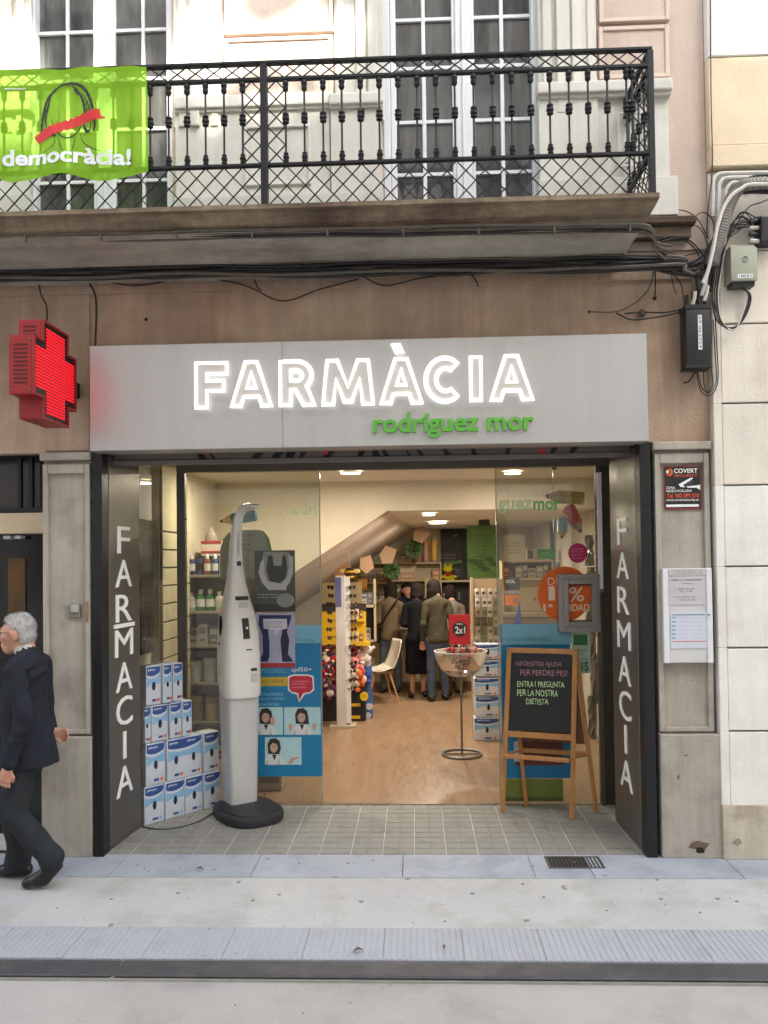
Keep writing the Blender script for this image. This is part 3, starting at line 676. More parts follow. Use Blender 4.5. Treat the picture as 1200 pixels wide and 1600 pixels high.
MB().box(xr_-.012, xr_+.03, YG-.02, YG+.01, gz1-.025, gz1-.001).build('clamp', m_steel, sf)
MB().box(xe+.036, 1.9, YG-.02, YG+.02, 0, gz1+.08).build('side_board', mat('dark_side_board', srgb(58,53,48), .5, var=.2, vs=5), sf)
# lettering on the panes
m_vw = vinyl('frost_white', (.85,.86,.84), .75); m_vg = vinyl('green_film', (.12,.55,.18), .85); m_vpg = vinyl('pale_green_film', (.55,.78,.5), .8); m_vfg = vinyl('faint_green_film', (.3,.6,.3), .4)
dc = thing('window_lettering', 'white and green vinyl pharmacy lettering on the right glass pane', 'lettering')
def gtext(s, px0, py0, px1, py1, mt, parent, bold=0, ref=None, y=YG-.004, name='lettering'):
    mb = MB(); x0, x1, z0, z1 = rect(px0, py0, px1, py1, y); text(mb, s, x0, x1, z0, z1, y, bold=bold, ref=ref); return mb.build(name, mt, parent)
gtext('farmàcia', 792, 763, 854, 777, m_vw, dc); gtext('guez', 778, 781, 832, 803, m_vpg, dc, .03); gtext('mor', 833, 782, 876, 797, m_vg, dc, .03)
x0, x1, z0, z1 = rect(778, 767, 797, 768, YG-.004); MB().box(x0, x1, YG-.0045, YG-.0035, z0, z1+.003).build('line', m_vw, dc)
dl = thing('faded_lettering', 'faint pale green vinyl lettering on the left glass pane', 'lettering')
gtext('rodrí', 447, 787, 497, 805, m_vfg, dl, .03)

# flat prints -------------------------------------------------------------
def card(name, q, Y, mt, parent=None, t=.004, bevel=0):
    x0, x1, z0, z1 = rect(*q, Y); return MB().box(x0, x1, Y, Y+t, z0, z1).build(name, mt, parent, bevel=bevel)
def poly(name, pts, Y, mt, parent, t=.0015):
    return MB().prism([at(px, py, Y) for px, py in pts], Y, Y+t).build(name, mt, parent)
def disc(name, cx, cy, rx, ry, Y, mt, parent, n=28, t=.002):
    return poly(name, [(cx+rx*math.cos(2*math.pi*i/n), cy+ry*math.sin(2*math.pi*i/n)) for i in range(n)], Y, mt, parent, t)
def lines(name, q, rows, Y, mt, parent, words=None, bold=0):
    "small printed text lines"
    mb = MB(); px0, py0, px1, py1 = q; h_ = (py1-py0)/rows
    for k in range(rows):
        s = (words or ['ara a la teva farmacia', 'consells per a tothom', 'demana mes informacio', 'cada dia de la setmana'])[k % (len(words) if words else 4)]
        wd = (px1-px0)*(1 if words and len(words) > 1 else R.uniform(.75,1)); x0, x1, z0, z1 = rect(px0, py0+h_*k+h_*.15, px0+wd, py0+h_*k+h_*.85, Y); text(mb, s, x0, x1, z0, z1, Y, bold=bold)
    return mb.build(name, mt, parent)
Yp = YG-.014
cy_bl, blu, cya, wht = flat(20,122,170,.35), flat(20,122,170,.35), flat(120,182,204,.35), flat(235,238,238)
# left poster: blue sheet with three photographs
pb = thing('blue_poster', 'tall blue poster with three staff photographs behind the left pane', 'poster')
card('sheet', (392,977,502,1213), Yp+.004, blu, pb, .003); card('pale_band', (392,977,502,1005), Yp+.002, cya, pb, .0015)
lines('caption', (464,996,500,1004), 1, Yp+.001, flat(70,130,150), pb, ['Farmacia'])
lines('caption', (455,1041,491,1053), 1, Yp+.001, wht, pb, ['spf50+']); card('yellow_strip', (392,1058,452,1072), Yp+.0015, flat(204,170,60), pb, .001)
lines('caption', (396,1061,448,1069), 1, Yp+.0005, flat(60,70,60), pb, ['Menys 1 hora'])
lines('fine_print', (396,1080,448,1104), 3, Yp+.001, flat(150,200,220), pb)
lines('caption', (396,1043,450,1053), 1, Yp+.001, flat(120,180,205), pb, ['DERMOCONSELL'])
pale = flat(176,212,216); coat = flat(214,216,214); skin = flat(196,158,136); hair = flat(46,38,34)
def portrait(x0, y0, x1, y1, cx, gesture):
    s_ = sub('photograph', pb); card('backdrop', (x0,y0,x1,y1), Yp+.0015, pale, s_, .001); H_ = y1-y0; W_ = (x1-x0)
    poly('hair', [(cx-9,y0+H_*.6),(cx-10,y0+H_*.25),(cx-6,y0+H_*.06),(cx+3,y0+H_*.03),(cx+9,y0+H_*.14),(cx+11,y0+H_*.4),(cx+(12 if gesture == 2 else 8),y0+H_*.62)], Yp+.001, hair, s_, .0004)
    poly('coat', [(max(x0,cx-17),y1),(cx-14,y0+H_*.78),(cx-5,y0+H_*.62),(cx+5,y0+H_*.62),(cx+14,y0+H_*.76),(min(x1,cx+18),y1)], Yp+.0006, coat, s_, .0003)
    poly('shirt', [(cx-3,y0+H_*.63),(cx+4,y0+H_*.63),(cx+1,y0+H_*.85)], Yp+.0003, hair, s_, .0002)
    disc('face', cx, y0+H_*.36, 6.2, H_*.2, Yp+.0003, skin, s_, 14, .0002)
    for q in (-2.4, 2.4): disc('eye', cx+q, y0+H_*.34, .8, .7, Yp+.0001, hair, s_, 8, .0001)
    poly('smile', [(cx-2.6,y0+H_*.44),(cx,y0+H_*.47),(cx+2.6,y0+H_*.44),(cx,y0+H_*.455)], Yp+.0001, wht, s_, .0001); poly('nose', [(cx-.5,y0+H_*.36),(cx+.8,y0+H_*.41),(cx-.8,y0+H_*.41)], Yp+.0001, flat(176,134,112), s_, .0001)
    poly('fringe', [(cx-7,y0+H_*.34),(cx-6,y0+H_*.16),(cx,y0+H_*.1),(cx+6.4,y0+H_*.18),(cx+7,y0+H_*.34),(cx+4,y0+H_*.24),(cx-2,y0+H_*.2)], Yp, hair, s_, .0001); poly('coat_shade', [(cx-14,y1),(cx-11,y0+H_*.8),(cx-8,y1)], Yp+.0001, flat(176,182,184), s_, .0002); poly('coat_shade', [(cx+5,y1),(cx+8,y0+H_*.74),(cx+10,y1)], Yp+.0001, flat(186,190,190), s_, .0002)
    if gesture == 1: disc('hand', cx+11, y0+H_*.5, 4, 7, Yp+.0003, skin, s_, 10, .0002)
    if gesture == 2:
        disc('hand', cx-17, y0+H_*.72, 3.2, 6, Yp+.0003, skin, s_, 10, .0002); disc('hand', cx+20, y0+H_*.7, 3.4, 6, Yp+.0003, skin, s_, 10, .0002)
    if gesture == 3: poly('hand', [(cx+22,y0+H_*.95),(cx+26,y0+H_*.75),(cx+38,y0+H_*.7),(cx+40,y0+H_*.73),(cx+31,y0+H_*.84),(cx+29,y0+H_*.97)], Yp+.0003, skin, s_, .0002)
portrait(397,1105,442,1148,415,1); portrait(444,1105,501,1148,471,2); portrait(414,1152,471,1195,428,3)
sb_ = thing('speech_bubble_sticker', 'red speech bubble sticker with white edge on the blue poster', 'sticker')
for n_, g_, mt, y in (('white_edge', 2.2, wht, Yp-.004), ('red_bubble', 0, flat(196,44,62), Yp-.006)):
    poly(n_, [(452-g_,1059-g_),(458,1056-g_),(482,1056-g_),(488+g_,1059-g_),(489+g_,1076+g_),(485,1081+g_),(474+g_,1083+g_),(467,1095+g_),(466-g_,1083+g_),(456,1081+g_),(452-g_,1076+g_)], y, mt, sb_, .0018)
lines('fine_print', (456,1062,485,1076), 3, Yp-.0065, flat(236,170,176), sb_)
Yp = YG-.024
pt = thing('torso_poster', 'grey photo poster of a folded-arms torso stuck to the left pane', 'poster')
card('sheet', (398,860,461,956), Yp+.002, flat(74,76,70,.4), pt, .002)
gp = flat(176,178,172); g2 = flat(136,138,130)
poly('torso', [(412,862),(452,862),(456,890),(449,916),(434,922),(416,916),(406,892)], Yp+.0012, g2, pt, .0006)
poly('garment', [(419,868),(446,868),(449,888),(446,906),(434,912),(421,908),(416,890)], Yp+.0006, flat(64,66,60), pt, .0005)
poly('arm', [(407,878),(413,872),(413,895),(418,908),(448,914),(447,922),(420,922),(409,910),(404,894)], Yp+.0004, gp, pt, .0002)
poly('arm', [(450,866),(458,870),(458,896),(452,912),(441,918),(440,911),(449,900),(452,884)], Yp+.0003, gp, pt, .0002)
poly('highlight', [(425,864),(442,864),(440,884),(428,884)], Yp+.0003, flat(150,152,144), pt, .0002)
disc('knee', 446, 938, 14, 11, Yp+.0005, g2, pt, 16, .0004); lines('caption', (402,926,440,936), 2, Yp+.0003, gp, pt)
card('footer', (398,944,461,956), Yp+.001, flat(52,54,50), pt, .0006)
pf_ = thing('feet_poster', 'lavender poster with dark blue legs and a red strip on the left pane', 'poster')
card('sheet', (400,958,461,1043), Yp+.002, flat(170,172,196,.4), pf_, .002)
nav = flat(42,44,92)
poly('blue_leg', [(405,961),(455,961),(455,966),(448,988),(444,1000),(440,984),(436,975),(424,975),(419,986),(421,1002),(421,1026),(418,1034),(404,1034),(411,1020),(410,992),(404,976)], Yp+.001, nav, pf_, .0008)
poly('blue_leg', [(448,986),(452,1000),(450,1022),(459,1034),(441,1034),(440,1022),(438,1000),(441,986)], Yp+.0009, flat(36,36,66), pf_, .0008)
poly('bubble', [(411,967),(448,967),(449,982),(436,985),(430,994),(429,985),(412,982)], Yp+.0005, flat(206,204,214), pf_, .0004)
lines('fine_print', (414,969,446,981), 3, Yp+.0002, flat(90,60,90), pf_)
card('red_strip', (400,1036,461,1043), Yp+.0012, flat(170,50,48), pf_, .0007)
Yp = YG-.014
# right poster and stickers
pr_ = thing('cyan_poster', 'large blue and cyan poster behind the right pane, half hidden by the easel', 'poster')
card('sheet', (784,975,893,1216), Yp+.004, blu, pr_, .003); card('pale_band', (784,975,893,1007), Yp+.002, cya, pr_, .0015)
lines('caption', (785,994,880,1003), 1, Yp+.001, flat(72,128,148), pr_, ['EN LA VIDA DE LAS PIELES SENSIBLES'])
card('photo_patch', (805,1158,880,1196), Yp+.002, flat(110,62,48), pr_, .001); card('white_patch', (803,1158,812,1190), Yp+.0012, flat(190,200,205), pr_, .0006)
pg_ = thing('green_kickboard', 'olive green display board at floor level behind the easel', 'board')
card('board', (784,1217,880,1252), Yp+.006, flat(112,124,52), pg_, .004)
card('footer', (784,1246,880,1252), Yp+.004, flat(80,90,40), pg_, .0018)
so_ = thing('orange_round_sign', 'round orange discount sign with white text behind the metal hatch', 'round sign')
disc('disc', 882, 928, 42, 43, YG-.012, flat(228,104,24), so_, 40, .004)
for s, q, b in (('DESDE', (856,902,906,914), 0), ('1', (857,916,867,938), .03), ('%', (889,917,913,940), .01), ('1ª', (849,944,864,955), .02), ('UNIDAD', (872,944,921,955), .02)):
    gtext(s, *q, flat(244,214,190), so_, b, y=YG-.0135, name='print')
sp_ = thing('pink_round_sticker', 'small round magenta sticker on the upper right pane', 'sticker')
disc('disc', 903, 864, 15, 15.5, Yp, flat(176,32,92), sp_, 24); lines('fine_print', (893,855,913,874), 4, Yp-.001, flat(226,140,170), sp_)
sn = thing('green_notice', 'green and white paper notices low on the right pane', 'notice')
card('paper', (893,988,922,1052), Yp+.004, flat(180,198,184), sn, .002); card('green_panel', (896,992,918,1008), Yp+.002, flat(44,110,60), sn, .001); lines('fine_print', (896,1012,919,1046), 5, Yp+.001, flat(60,120,90), sn)
gtext('15', 908, 1034, 920, 1049, flat(40,130,80), sn, .03, y=Yp+.002, name='print')
# framed night hatch on the outside of the glass
ht = thing('service_hatch', 'square grey metal service hatch fixed to the right pane', 'hatch')
m_hat = mat('hatch_metal', srgb(150,146,142), .4, .35, var=.05)
def ring(name, q, b, y0, y1, mt, parent):
    x0, x1, z0, z1 = rect(*q, y0); MB().box(x0,x0+b,y0,y1,z0,z1).box(x1-b,x1,y0,y1,z0,z1).box(x0+b,x1-b,y0+.0004,y1,z1-b,z1).box(x0+b,x1-b,y0+.0004,y1,z0,z0+b).build(name, mt, parent, bevel=.003)
ring('outer_frame', (873,897,938,988), .055, YG-.07, YG-.006, m_hat, ht); ring('inner_frame', (881,905,934,979), .04, YG-.085, YG-.071, m_hat, ht)
ring('seal', (884,912,931,972), .012, YG-.066, YG-.02, m_black, ht)
st_ = thing('white_upright', 'narrow white metal upright at the right edge of the glass', 'upright')
x0, x1, z0, z1 = rect(934, 738, 941, 926, YG-.05); MB().box(x0, x1, YG-.06, YG-.032, z0, z1).build('strip', m_wpaint, st_, bevel=.003); MB().box(x0-.01, x1, YG-.0625, YG-.0605, z0, z0+.03).build('end_clip', m_steel, st_)

# ---------------------------------------------------------------- things standing in the recess
def rrect(cx, cy, z, a, b, n=20, e=4.0, tilt=0.0, off=None):
    "superellipse ring"
    out = []
    for i in range(n):
        t = 2*math.pi*i/n; c_, s_ = math.cos(t), math.sin(t)
        x = a*math.copysign(abs(c_)**(2/e), c_); y = b*math.copysign(abs(s_)**(2/e), s_)
        out.append(Vector((cx+x, cy+y*math.cos(tilt), z+y*math.sin(tilt))))
    return out
m_wpl = mat('white_plastic', srgb(238,236,229), .32, var=.03, vs=5, coat=.15)
m_gpl = mat('grey_column', srgb(202,202,199), .4, .1, var=.05, vs=5)
m_rub = mat('black_rubber', srgb(44,45,48), .55, var=.1, vs=10, bump=.0006, bs=300)
sc = thing('weighing_scale', 'white column weighing scale with measuring arm and black platform', 'weighing scale', (-1.40,.97,0), rad(35))
plat = []
for z, k in ((.0,.93),(.012,.98),(.05,1.0),(.075,.985),(.085,.95)):
    plat.append([Vector((p.x, p.y-.16, z*.85)) for p in rrect(0, 0, 0, .24*k, .32*k, 32, 2.6)])
pl = MB().loft(plat).build('platform', m_rub, sc, smooth=True)
MB().loft([[Vector((p.x, p.y-.17, z)) for p in rrect(0,0,0,.195*k,.26*k,32,2.6)] for z, k in ((.071,1),(.082,.99),(.086,.95))]).build('tread_plate', m_rub, pl, smooth=True)
MB().loft([rrect(0,0,z,a,b,24,7) for z, a, b in ((.07,.112,.108),(.5,.121,.115),(.98,.131,.124))]).build('column', m_gpl, sc, smooth=True)
PTH = [(.905,-.005,.118,.128,0),(.925,-.005,.125,.135,0),(1.2,.0,.125,.14,0),(1.4,.008,.12,.132,0),(1.55,.022,.106,.115,.05),(1.68,.035,.082,.09,.08),(1.80,.045,.06,.068,.06),(1.95,.05,.043,.052,0),(2.1,.045,.036,.044,-.1),(2.22,.025,.033,.038,-.35),(2.31,-.02,.033,.032,-.7),(2.365,-.09,.035,.026,-1.15),(2.388,-.18,.037,.02,-1.45),(2.39,-.28,.039,.017,-1.57),(2.384,-.35,.036,.014,-1.65),(2.378,-.375,.022,.008,-1.7)]
PTH = [(z_, y, a*1.2, b*1.14, t) for z_, y, a, b, t in PTH]
rings = []
for z, y, a, b, t in PTH: rings.append(rrect(0, y, z, a, b, 28, 3.6 if z < 1.6 else 2.8, tilt=-t*-1 if False else t))
# lower hem of the hood rises towards the back
for p in rings[0]+rings[1]: p.z += max(0, p.y+.02)*.9
hood = MB().loft(rings).build('hood', m_wpl, sc, smooth=True)
def frontal(z):
    for (z0,y0,a0,b0,_), (z1,y1,a1,b1,_) in zip(PTH, PTH[1:]):
        if z0 <= z <= z1: t = (z-z0)/(z1-z0); return (y0-b0)*(1-t)+(y1-b1)*t
    return -.1
def zz(py): return az(372, py, .88)
def fit(name, x0, x1, y0, y1, mt, parent=hood, d=.006, bev=.003):
    z1, z0 = zz(y0), zz(y1); ya, yb = frontal(z0)-.002, frontal(z1)-.002
    v = [(x0,ya-d,z0),(x1,ya-d,z0),(x1,yb-d,z1),(x0,yb-d,z1),(x0,ya+.03,z0),(x1,ya+.03,z0),(x1,yb+.03,z1),(x0,yb+.03,z1)]
    return MB().add(v, [(0,1,2,3),(7,6,5,4),(0,4,5,1),(1,5,6,2),(2,6,7,3),(3,7,4,0)]).build(name, mt, parent, bevel=bev)
m_lcd = mat('lcd_green', srgb(62,70,48), .2); m_slot = mat('slot_black', srgb(24,24,26), .3)
fit('display', -.05, .055, 932, 938, m_lcd); fit('keypad', -.03, .04, 942, 950, m_gpl)
fit('card_slot', -.02, .035, 966, 998, m_slot); fit('card_window', .005, .022, 979, 983, m_wpaint, d=.009, bev=.001)
fit('coin_slot', .0, .045, 1014, 1015.5, m_slot, d=.004, bev=0); fit('button', -.012, .022, 877, 884, m_slot); fit('measure_groove', -.004, .008, 830, 868, m_gpl, d=.003, bev=0)
fit('ticket_slot', .035, .085, 1044, 1048, m_slot, d=.005); fit('ticket_tray', .038, .082, 1053, 1064, m_gpl, d=.008)
MB().ell((-.14,.02,1.46), (.012,.03,.09), 12, 8).build('side_vent', m_slot, hood, smooth=True); MB().ell((-.147,.03,1.32), (.008,.012,.012), 8, 6).build('side_knob', m_slot, hood, smooth=True)
MB().box(-.024,.024,-.36,-.2,2.366,2.372).build('sensor', m_gpl, hood, bevel=.002)
wire = thing('power_cable', 'thin grey power cable on the tiles from the scale', 'cable')
MB().tube(spline([gnd(*p)+(.006,) for p in ((222,1293),(246,1297),(275,1295),(305,1287),(325,1277),(338,1268))], 5), .006, 6).build('cable', mat('grey_cable', srgb(70,70,68), .6), wire, smooth=True)
# easel blackboard
m_pine = mat('pine_wood', srgb(186,132,74), .5, var=.16, vs=5, stretch=(14,14,1.2), bump=.0006, bs=60)
m_chalk = mat('blackboard', srgb(30,31,31), .6, var=.25, vs=5, fine=.06)
es_ = thing('easel', 'wooden A-frame easel with a chalk written blackboard before the right pane', 'easel')
fL, fR, bL, bR = Vector((.655,.93,0)), Vector((1.155,.765,0)), Vector((.86,1.075,0)), Vector((1.375,.93,0))
ztop = az(797, 1012, .98)
tL, tR = Vector((.735,.985,ztop)), Vector((1.215,.835,ztop))
def leg(a, b, w_, d_): return MB().bar(a, b, w_, d_, (0,1,0)).build('leg', m_pine, es_, bevel=.004)
leg(fL, tL, .036, .022); leg(fR, tR, .036, .022)
bo = Vector((.012,.034,-.012)); leg(bL, tL+bo, .032, .02); leg(bR, tR+bo, .032, .02)
def fp(u, v, d=0.0):
    p = fL.lerp(tL, v).lerp(fR.lerp(tR, v), u); nrm = (fR-fL).cross(tL-fL).normalized(); return p+nrm*d
PN = (fR-fL).cross(tL-fL).normalized()
def rail_(v, w_, d_, name='crossbar', off=0.0, u0=.03, u1=.97):
    return MB().bar(fp(u0,v,off), fp(u1,v,off), w_, d_, tuple(PN)).build(name, m_pine, es_, bevel=.004)
rail_(.985, .04, .02, 'top_bar'); rail_(.475, .045, .022); rail_(.345, .02, .09, 'tray', .035); rail_(.352, .035, .012, 'tray_lip', .085)
bd = MB(); cs_ = [fp(.035,.5,-.004), fp(.965,.5,-.004), fp(.965,.965,-.004), fp(.035,.965,-.004)]
bd.add(cs_+[p-PN*.008 for p in cs_], [(0,1,2,3),(7,6,5,4),(0,4,5,1),(1,5,6,2),(2,6,7,3),(3,7,4,0)]).build('board', m_chalk, es_)
def bp(u, v): return bL.lerp(tL+bo, v).lerp(bR.lerp(tR+bo, v), u)
for v in (.36, .93): MB().bar(bp(.03,v), bp(.97,v), .035, .018).build('crossbar', m_pine, es_, bevel=.004)
MB().add([bp(.04,.42), bp(.96,.42), bp(.96,.92), bp(.04,.92)], [(0,1,2,3)]).build('back_board', mat('brown_board', srgb(120,82,58), .7, var=.1), es_)
for v in (.355,): 
    MB().bar(fp(.985,v), bp(.985,v), .014, .01).build('brace', m_pine, es_); MB().bar(fp(.015,v), bp(.015,v), .014, .01).build('brace', m_pine, es_)
for p in (fp(0,.995,.013), fp(1,.995,.013)): MB().ell(tuple(p), (.007,.007,.007), 8, 6).build('screw', m_steel, es_, smooth=True)
def onboard(px, py):
    d = FWD+RGT*((px-600)/FPX)-UPV*((py-800-SHY)/FPX); t = (fL+PN*.002-CAM).dot(PN)/d.dot(PN); return CAM+d*t
for s, x0, y0, x1, y1, c_ in (('NECESSITES AJUDA',806,1033,878,1042,(176,128,140)), ('PER PERDRE PES?',813,1046,887,1055,(176,128,140)), ('ENTRA I PREGUNTA',808,1064,882,1073,(196,230,170)), ('PER LA NOSTRA',808,1077,872,1087,(196,230,170)), ('DIETISTA',822,1091,857,1100,(196,230,170))):
    v, f = glyph(s, .004, 0); a, b, c, d = bb(v); sh_ = 5 if '?' not in s else 4
    mb = MB(); mb.add([onboard(x0+(p[0]-a)/(b-a)*(x1-x0)+.35*math.sin(p[0]*5), y1-(p[1]-c)/(d-c)*(y1-y0)+(p[0]-a)/(b-a)*1.5+.5*math.sin(p[0]*3)) for p in v], f)
    mb.build('chalk_line', flat(*c_, .9), es_)
# stacked packs beside the left panel
m_pk = mat('pack_white', srgb(206,212,220), .35, var=.06, vs=12); m_pkb = flat(52,84,146,.35); m_pkl = flat(138,184,220,.35); m_pko = flat(226,112,56,.4); m_pkd = flat(34,40,52,.4)
def pack(w_, h_, d_, name, label, loc, rz, group, marks=1, hero=True):
    t = thing(name, label, 'pack', loc, rz, group)
    MB().box(0, w_, 0, d_, 0, h_).build('wrapper', m_pk, t, bevel=.012, seg=2, smooth=True)
    y = -.0014; yy = y-.0006
    MB().prism([(.008,h_-.008),(w_-.008,h_-.008),(w_-.008,h_*.87)]+[(w_*(1-i/8)+.008*(1 if i == 8 else 0), h_*(.84-.10*math.sin(i/8*2.6))) for i in range(1,9)], y, .003).build('blue_band', m_pkb, t)
    MB().prism([(w_-.008,h_*.82)]+[(w_*(1-i/8)+.008*(1 if i == 8 else 0), h_*(.79-.12*math.sin(i/8*2.6))) for i in range(1,9)]+[(.008,h_*.46),(w_*.4,h_*.56),(w_-.008,h_*.52)], y, .003).build('pale_swoosh', m_pkl, t)
    for k in range(marks):
        cx = w_*(k+.5)/marks; r_ = min(.02, w_*.16)
        mb = MB(); o_ = [(cx+r_*math.cos(i*.524)*.8, h_*.48+r_*1.7*math.sin(i*.524)) for i in range(12)]; mb.prism(o_, yy, .002).build('dark_oval', m_pkd, t)
        mb = MB(); text(mb, 'pingo', cx-w_/marks*.36, cx+w_/marks*.1, h_*.86, h_*.93, yy, bold=.02); mb.build('print', wht, t)
        MB().prism([(cx+w_/marks*.3+.013*math.cos(i*.785), h_*.12+.013*math.sin(i*.785)) for i in range(8)], yy, .002).build('dot', m_pko if hero else m_pkl, t)
        MB().box(cx-w_/marks*.1, cx+w_/marks*.16, yy, .002, h_*.09, h_*.15).build('tag_print', m_pkb, t)
    return t
PA = math.atan2(.5, .44); P0 = Vector((-2.035,.605,0)); PD = Vector((math.cos(PA), math.sin(PA), 0)); PB = Vector((-math.sin(PA), math.cos(PA), 0))
zrow = [0,.285,.605,.885]
rows_ = [(.285,[(0,.175,1),(.178,.35,1),(.353,.52,1),(.523,.68,1)]), (.318,[(.017,.185,1),(.2,.52,2),(.53,.68,1)]), (.278,[(0,.07,1),(.073,.218,1),(.23,.335,1),(.338,.43,1)]), (.3,[(.03,.16,1),(.172,.255,1),(.262,.35,1)])]
ordn = ('first','second','third','fourth'); rn = ('bottom','second','third','top')
for r_, (hh, ps_) in enumerate(rows_):
    for k, (a, b, mk) in enumerate(ps_):
        loc = P0+PD*a+PB*(.006*r_+R.uniform(0,.006)); loc.z = zrow[r_]
        pack(b-a-.003, hh-.003, .13, 'nappy_pack', 'blue and white nappy pack, %s from left in the %s row by the left panel' % (ordn[k], rn[r_]), loc, PA+R.uniform(-.04,.04), 'nappy packs stacked by the left panel', mk, r_ != 0)

# ---------------------------------------------------------------- shop interior
m_wall = mat('cream_wall_paint', srgb(222,211,188), .8, var=.05, vs=2)
m_ceil = mat('ceiling_paint', srgb(222,214,198), .85, var=.04)
m_wood = mat('laminate_floor', srgb(156,128,100), .34, var=.07, vs=2.2, stretch=(5,.8,1), col2=srgb(142,114,88), c2=(.35,.7), c2s=1.6)
YB, XW0, XW1, YH = 8.2, -2.1, 2.9, 3.1
shop = thing('shop_interior', 'cream walled shop interior with wood floor and sloped stair soffit', 'room')
def sx_(name, mt, *b): return MB().box(*b).build(name, mt, shop)
sx_('floor', m_wood, XW0, XW1, YG+.03, YB, -.02, .002)
sx_('wall_left', m_wall, XW0-.1, XW0, YG+.05, YB, -.02, 2.95); sx_('wall_right', m_wall, XW1, XW1+.1, YG+.05, YB, -.02, 2.95); sx_('wall_back', m_wall, XW0-.1, XW1+.1, YB, YB+.1, -.02, 2.95)
sx_('ceiling', m_ceil, XW0-.6, XW1+.1, .36, YH, 2.80, 2.86)
sx_('wall_front', m_wall, 1.6, XW1+.1, .42, YG+.05, -.02, 2.95); sx_('wall_front', m_wall, XW0-.5, XW0-.06, .42, YG+.05, -.02, 2.95)
sx_('ceiling', m_ceil, XW0-.1, XW1+.1, YH+.02, YB, az(690,797,YH), 2.86)
zs_ = az(690,797,YH)
xA, _ = at(605,797,YH); sl_ = (az(500,868,YH)-zs_)/(ax(500,868,YH)-xA); zl = zs_+sl_*(XW0-xA)
xB = ax(648,826,YB-.05)
ms = MB(); ms.prism([(xA,zs_),(XW1,zs_),(XW1,2.8),(XW0,2.8),(XW0,zl)], YH, YH+.02); ms.build('bulkhead', m_wall, shop)
zl2 = zs_+sl_*(XW0-xB)
ms = MB(); ms.add([(xA,YH+.02,zs_),(XW0,YH+.02,zl),(XW0,YB-.05,zl2),(xB,YB-.05,zs_),(xA,YH+.02,zs_+.1),(XW0,YH+.02,zl+.1),(XW0,YB-.05,zl2+.1),(xB,YB-.05,zs_+.1)], [(0,1,2,3),(7,6,5,4),(0,4,5,1),(1,5,6,2),(2,6,7,3),(3,7,4,0)]); ms.build('stair_soffit', mat('soffit_paint', srgb(206,190,174), .85, var=.05), shop)
# lamps
m_lamp = emis('warm_lamp', (1,.88,.68), 3)
def lamp(x, y, z, r, pw, label, shown=True):
    t = thing('ceiling_lamp', label, 'ceiling lamp', (x, y, z), 0, 'round ceiling lamps')
    MB().lathe([(r,-.012),(r*.98,-.014),(r*.96,-.006)], n=24).build('diffuser', m_lamp, t); MB().loft([[(q*math.cos(i*.2618), q*math.sin(i*.2618), z_) for i in range(24)] for q, z_ in ((r*1.02,0),(r*1.12,-.004),(r*1.1,-.014),(r*1.01,-.016))], caps=False).build('rim', m_wpaint, t)
    l = bpy.data.lights.new('lamp_light', 'AREA'); l.shape = 'DISK'; l.size = r*1.9; l.energy = pw; l.color = (1,.88,.73)
    o = bpy.data.objects.new('lamp_light', l); C.objects.link(o); o.parent = t; o.location = (0,0,-.03)
LP = 5.2
def ceil_at(px, py, z):
    d = FWD+RGT*((px-600)/FPX)-UPV*((py-800-SHY)/FPX); t = (z-CAM.z)/d.z; return CAM.x+d.x*t, CAM.y+d.y*t
x, y = ceil_at(548,737,2.79); lamp(x, y, 2.79, .095, LP*.85, 'round ceiling lamp over the open doorway, the largest in view')
x, y = ceil_at(670,803,zs_-.01); lamp(x, y, zs_-.01, .07, LP*1.7, 'small round lamp in the rear soffit, left of the door')
x, y = ceil_at(684,816,zs_-.01); lamp(x, y, zs_-.01, .12, LP*1.9, 'flat round lamp deep in the rear soffit above the dark door')
x, y = ceil_at(823,787,2.79); lamp(.95, 2.35, 2.79, .08, LP*.45, 'round ceiling lamp seen through the right pane')
lamp(-1.55, 1.75, 2.79, .05, LP*.9, 'small spot lamp at the ceiling above the left shelves'); lamp(2.2, 6.0, zs_-.01, .08, LP*1.6, 'round lamp in the soffit over the right rear shelves'); lamp(-1.2, 6.2, 1.62 if False else zl2+1.0 if zl2+1.0 < zs_-.4 else zs_-.6, .06, LP*.35, 'spot lamp under the stair soffit') if False else None
# rear counter
m_ctr = mat('counter_front', srgb(196,178,146), .5, var=.06)
ct = thing('counter', 'beige sales counter at the back of the shop', 'counter')
yc_ = 6.95
MB().box(ax(560,1030,yc_), ax(742,1030,yc_), yc_, yc_+.5, 0, az(640,984,yc_)).build('body', m_ctr, ct, bevel=.006); zt_ = az(640,984,yc_)
MB().box(ax(556,1030,yc_), ax(744,1030,yc_), yc_-.03, yc_+.53, zt_+.001, zt_+.035).build('worktop', m_wpaint, ct, bevel=.006); MB().box(ax(560,1070,yc_), ax(742,1070,yc_), yc_-.012, yc_-.001, 0, .1).build('skirting', flat(120,100,80), ct)
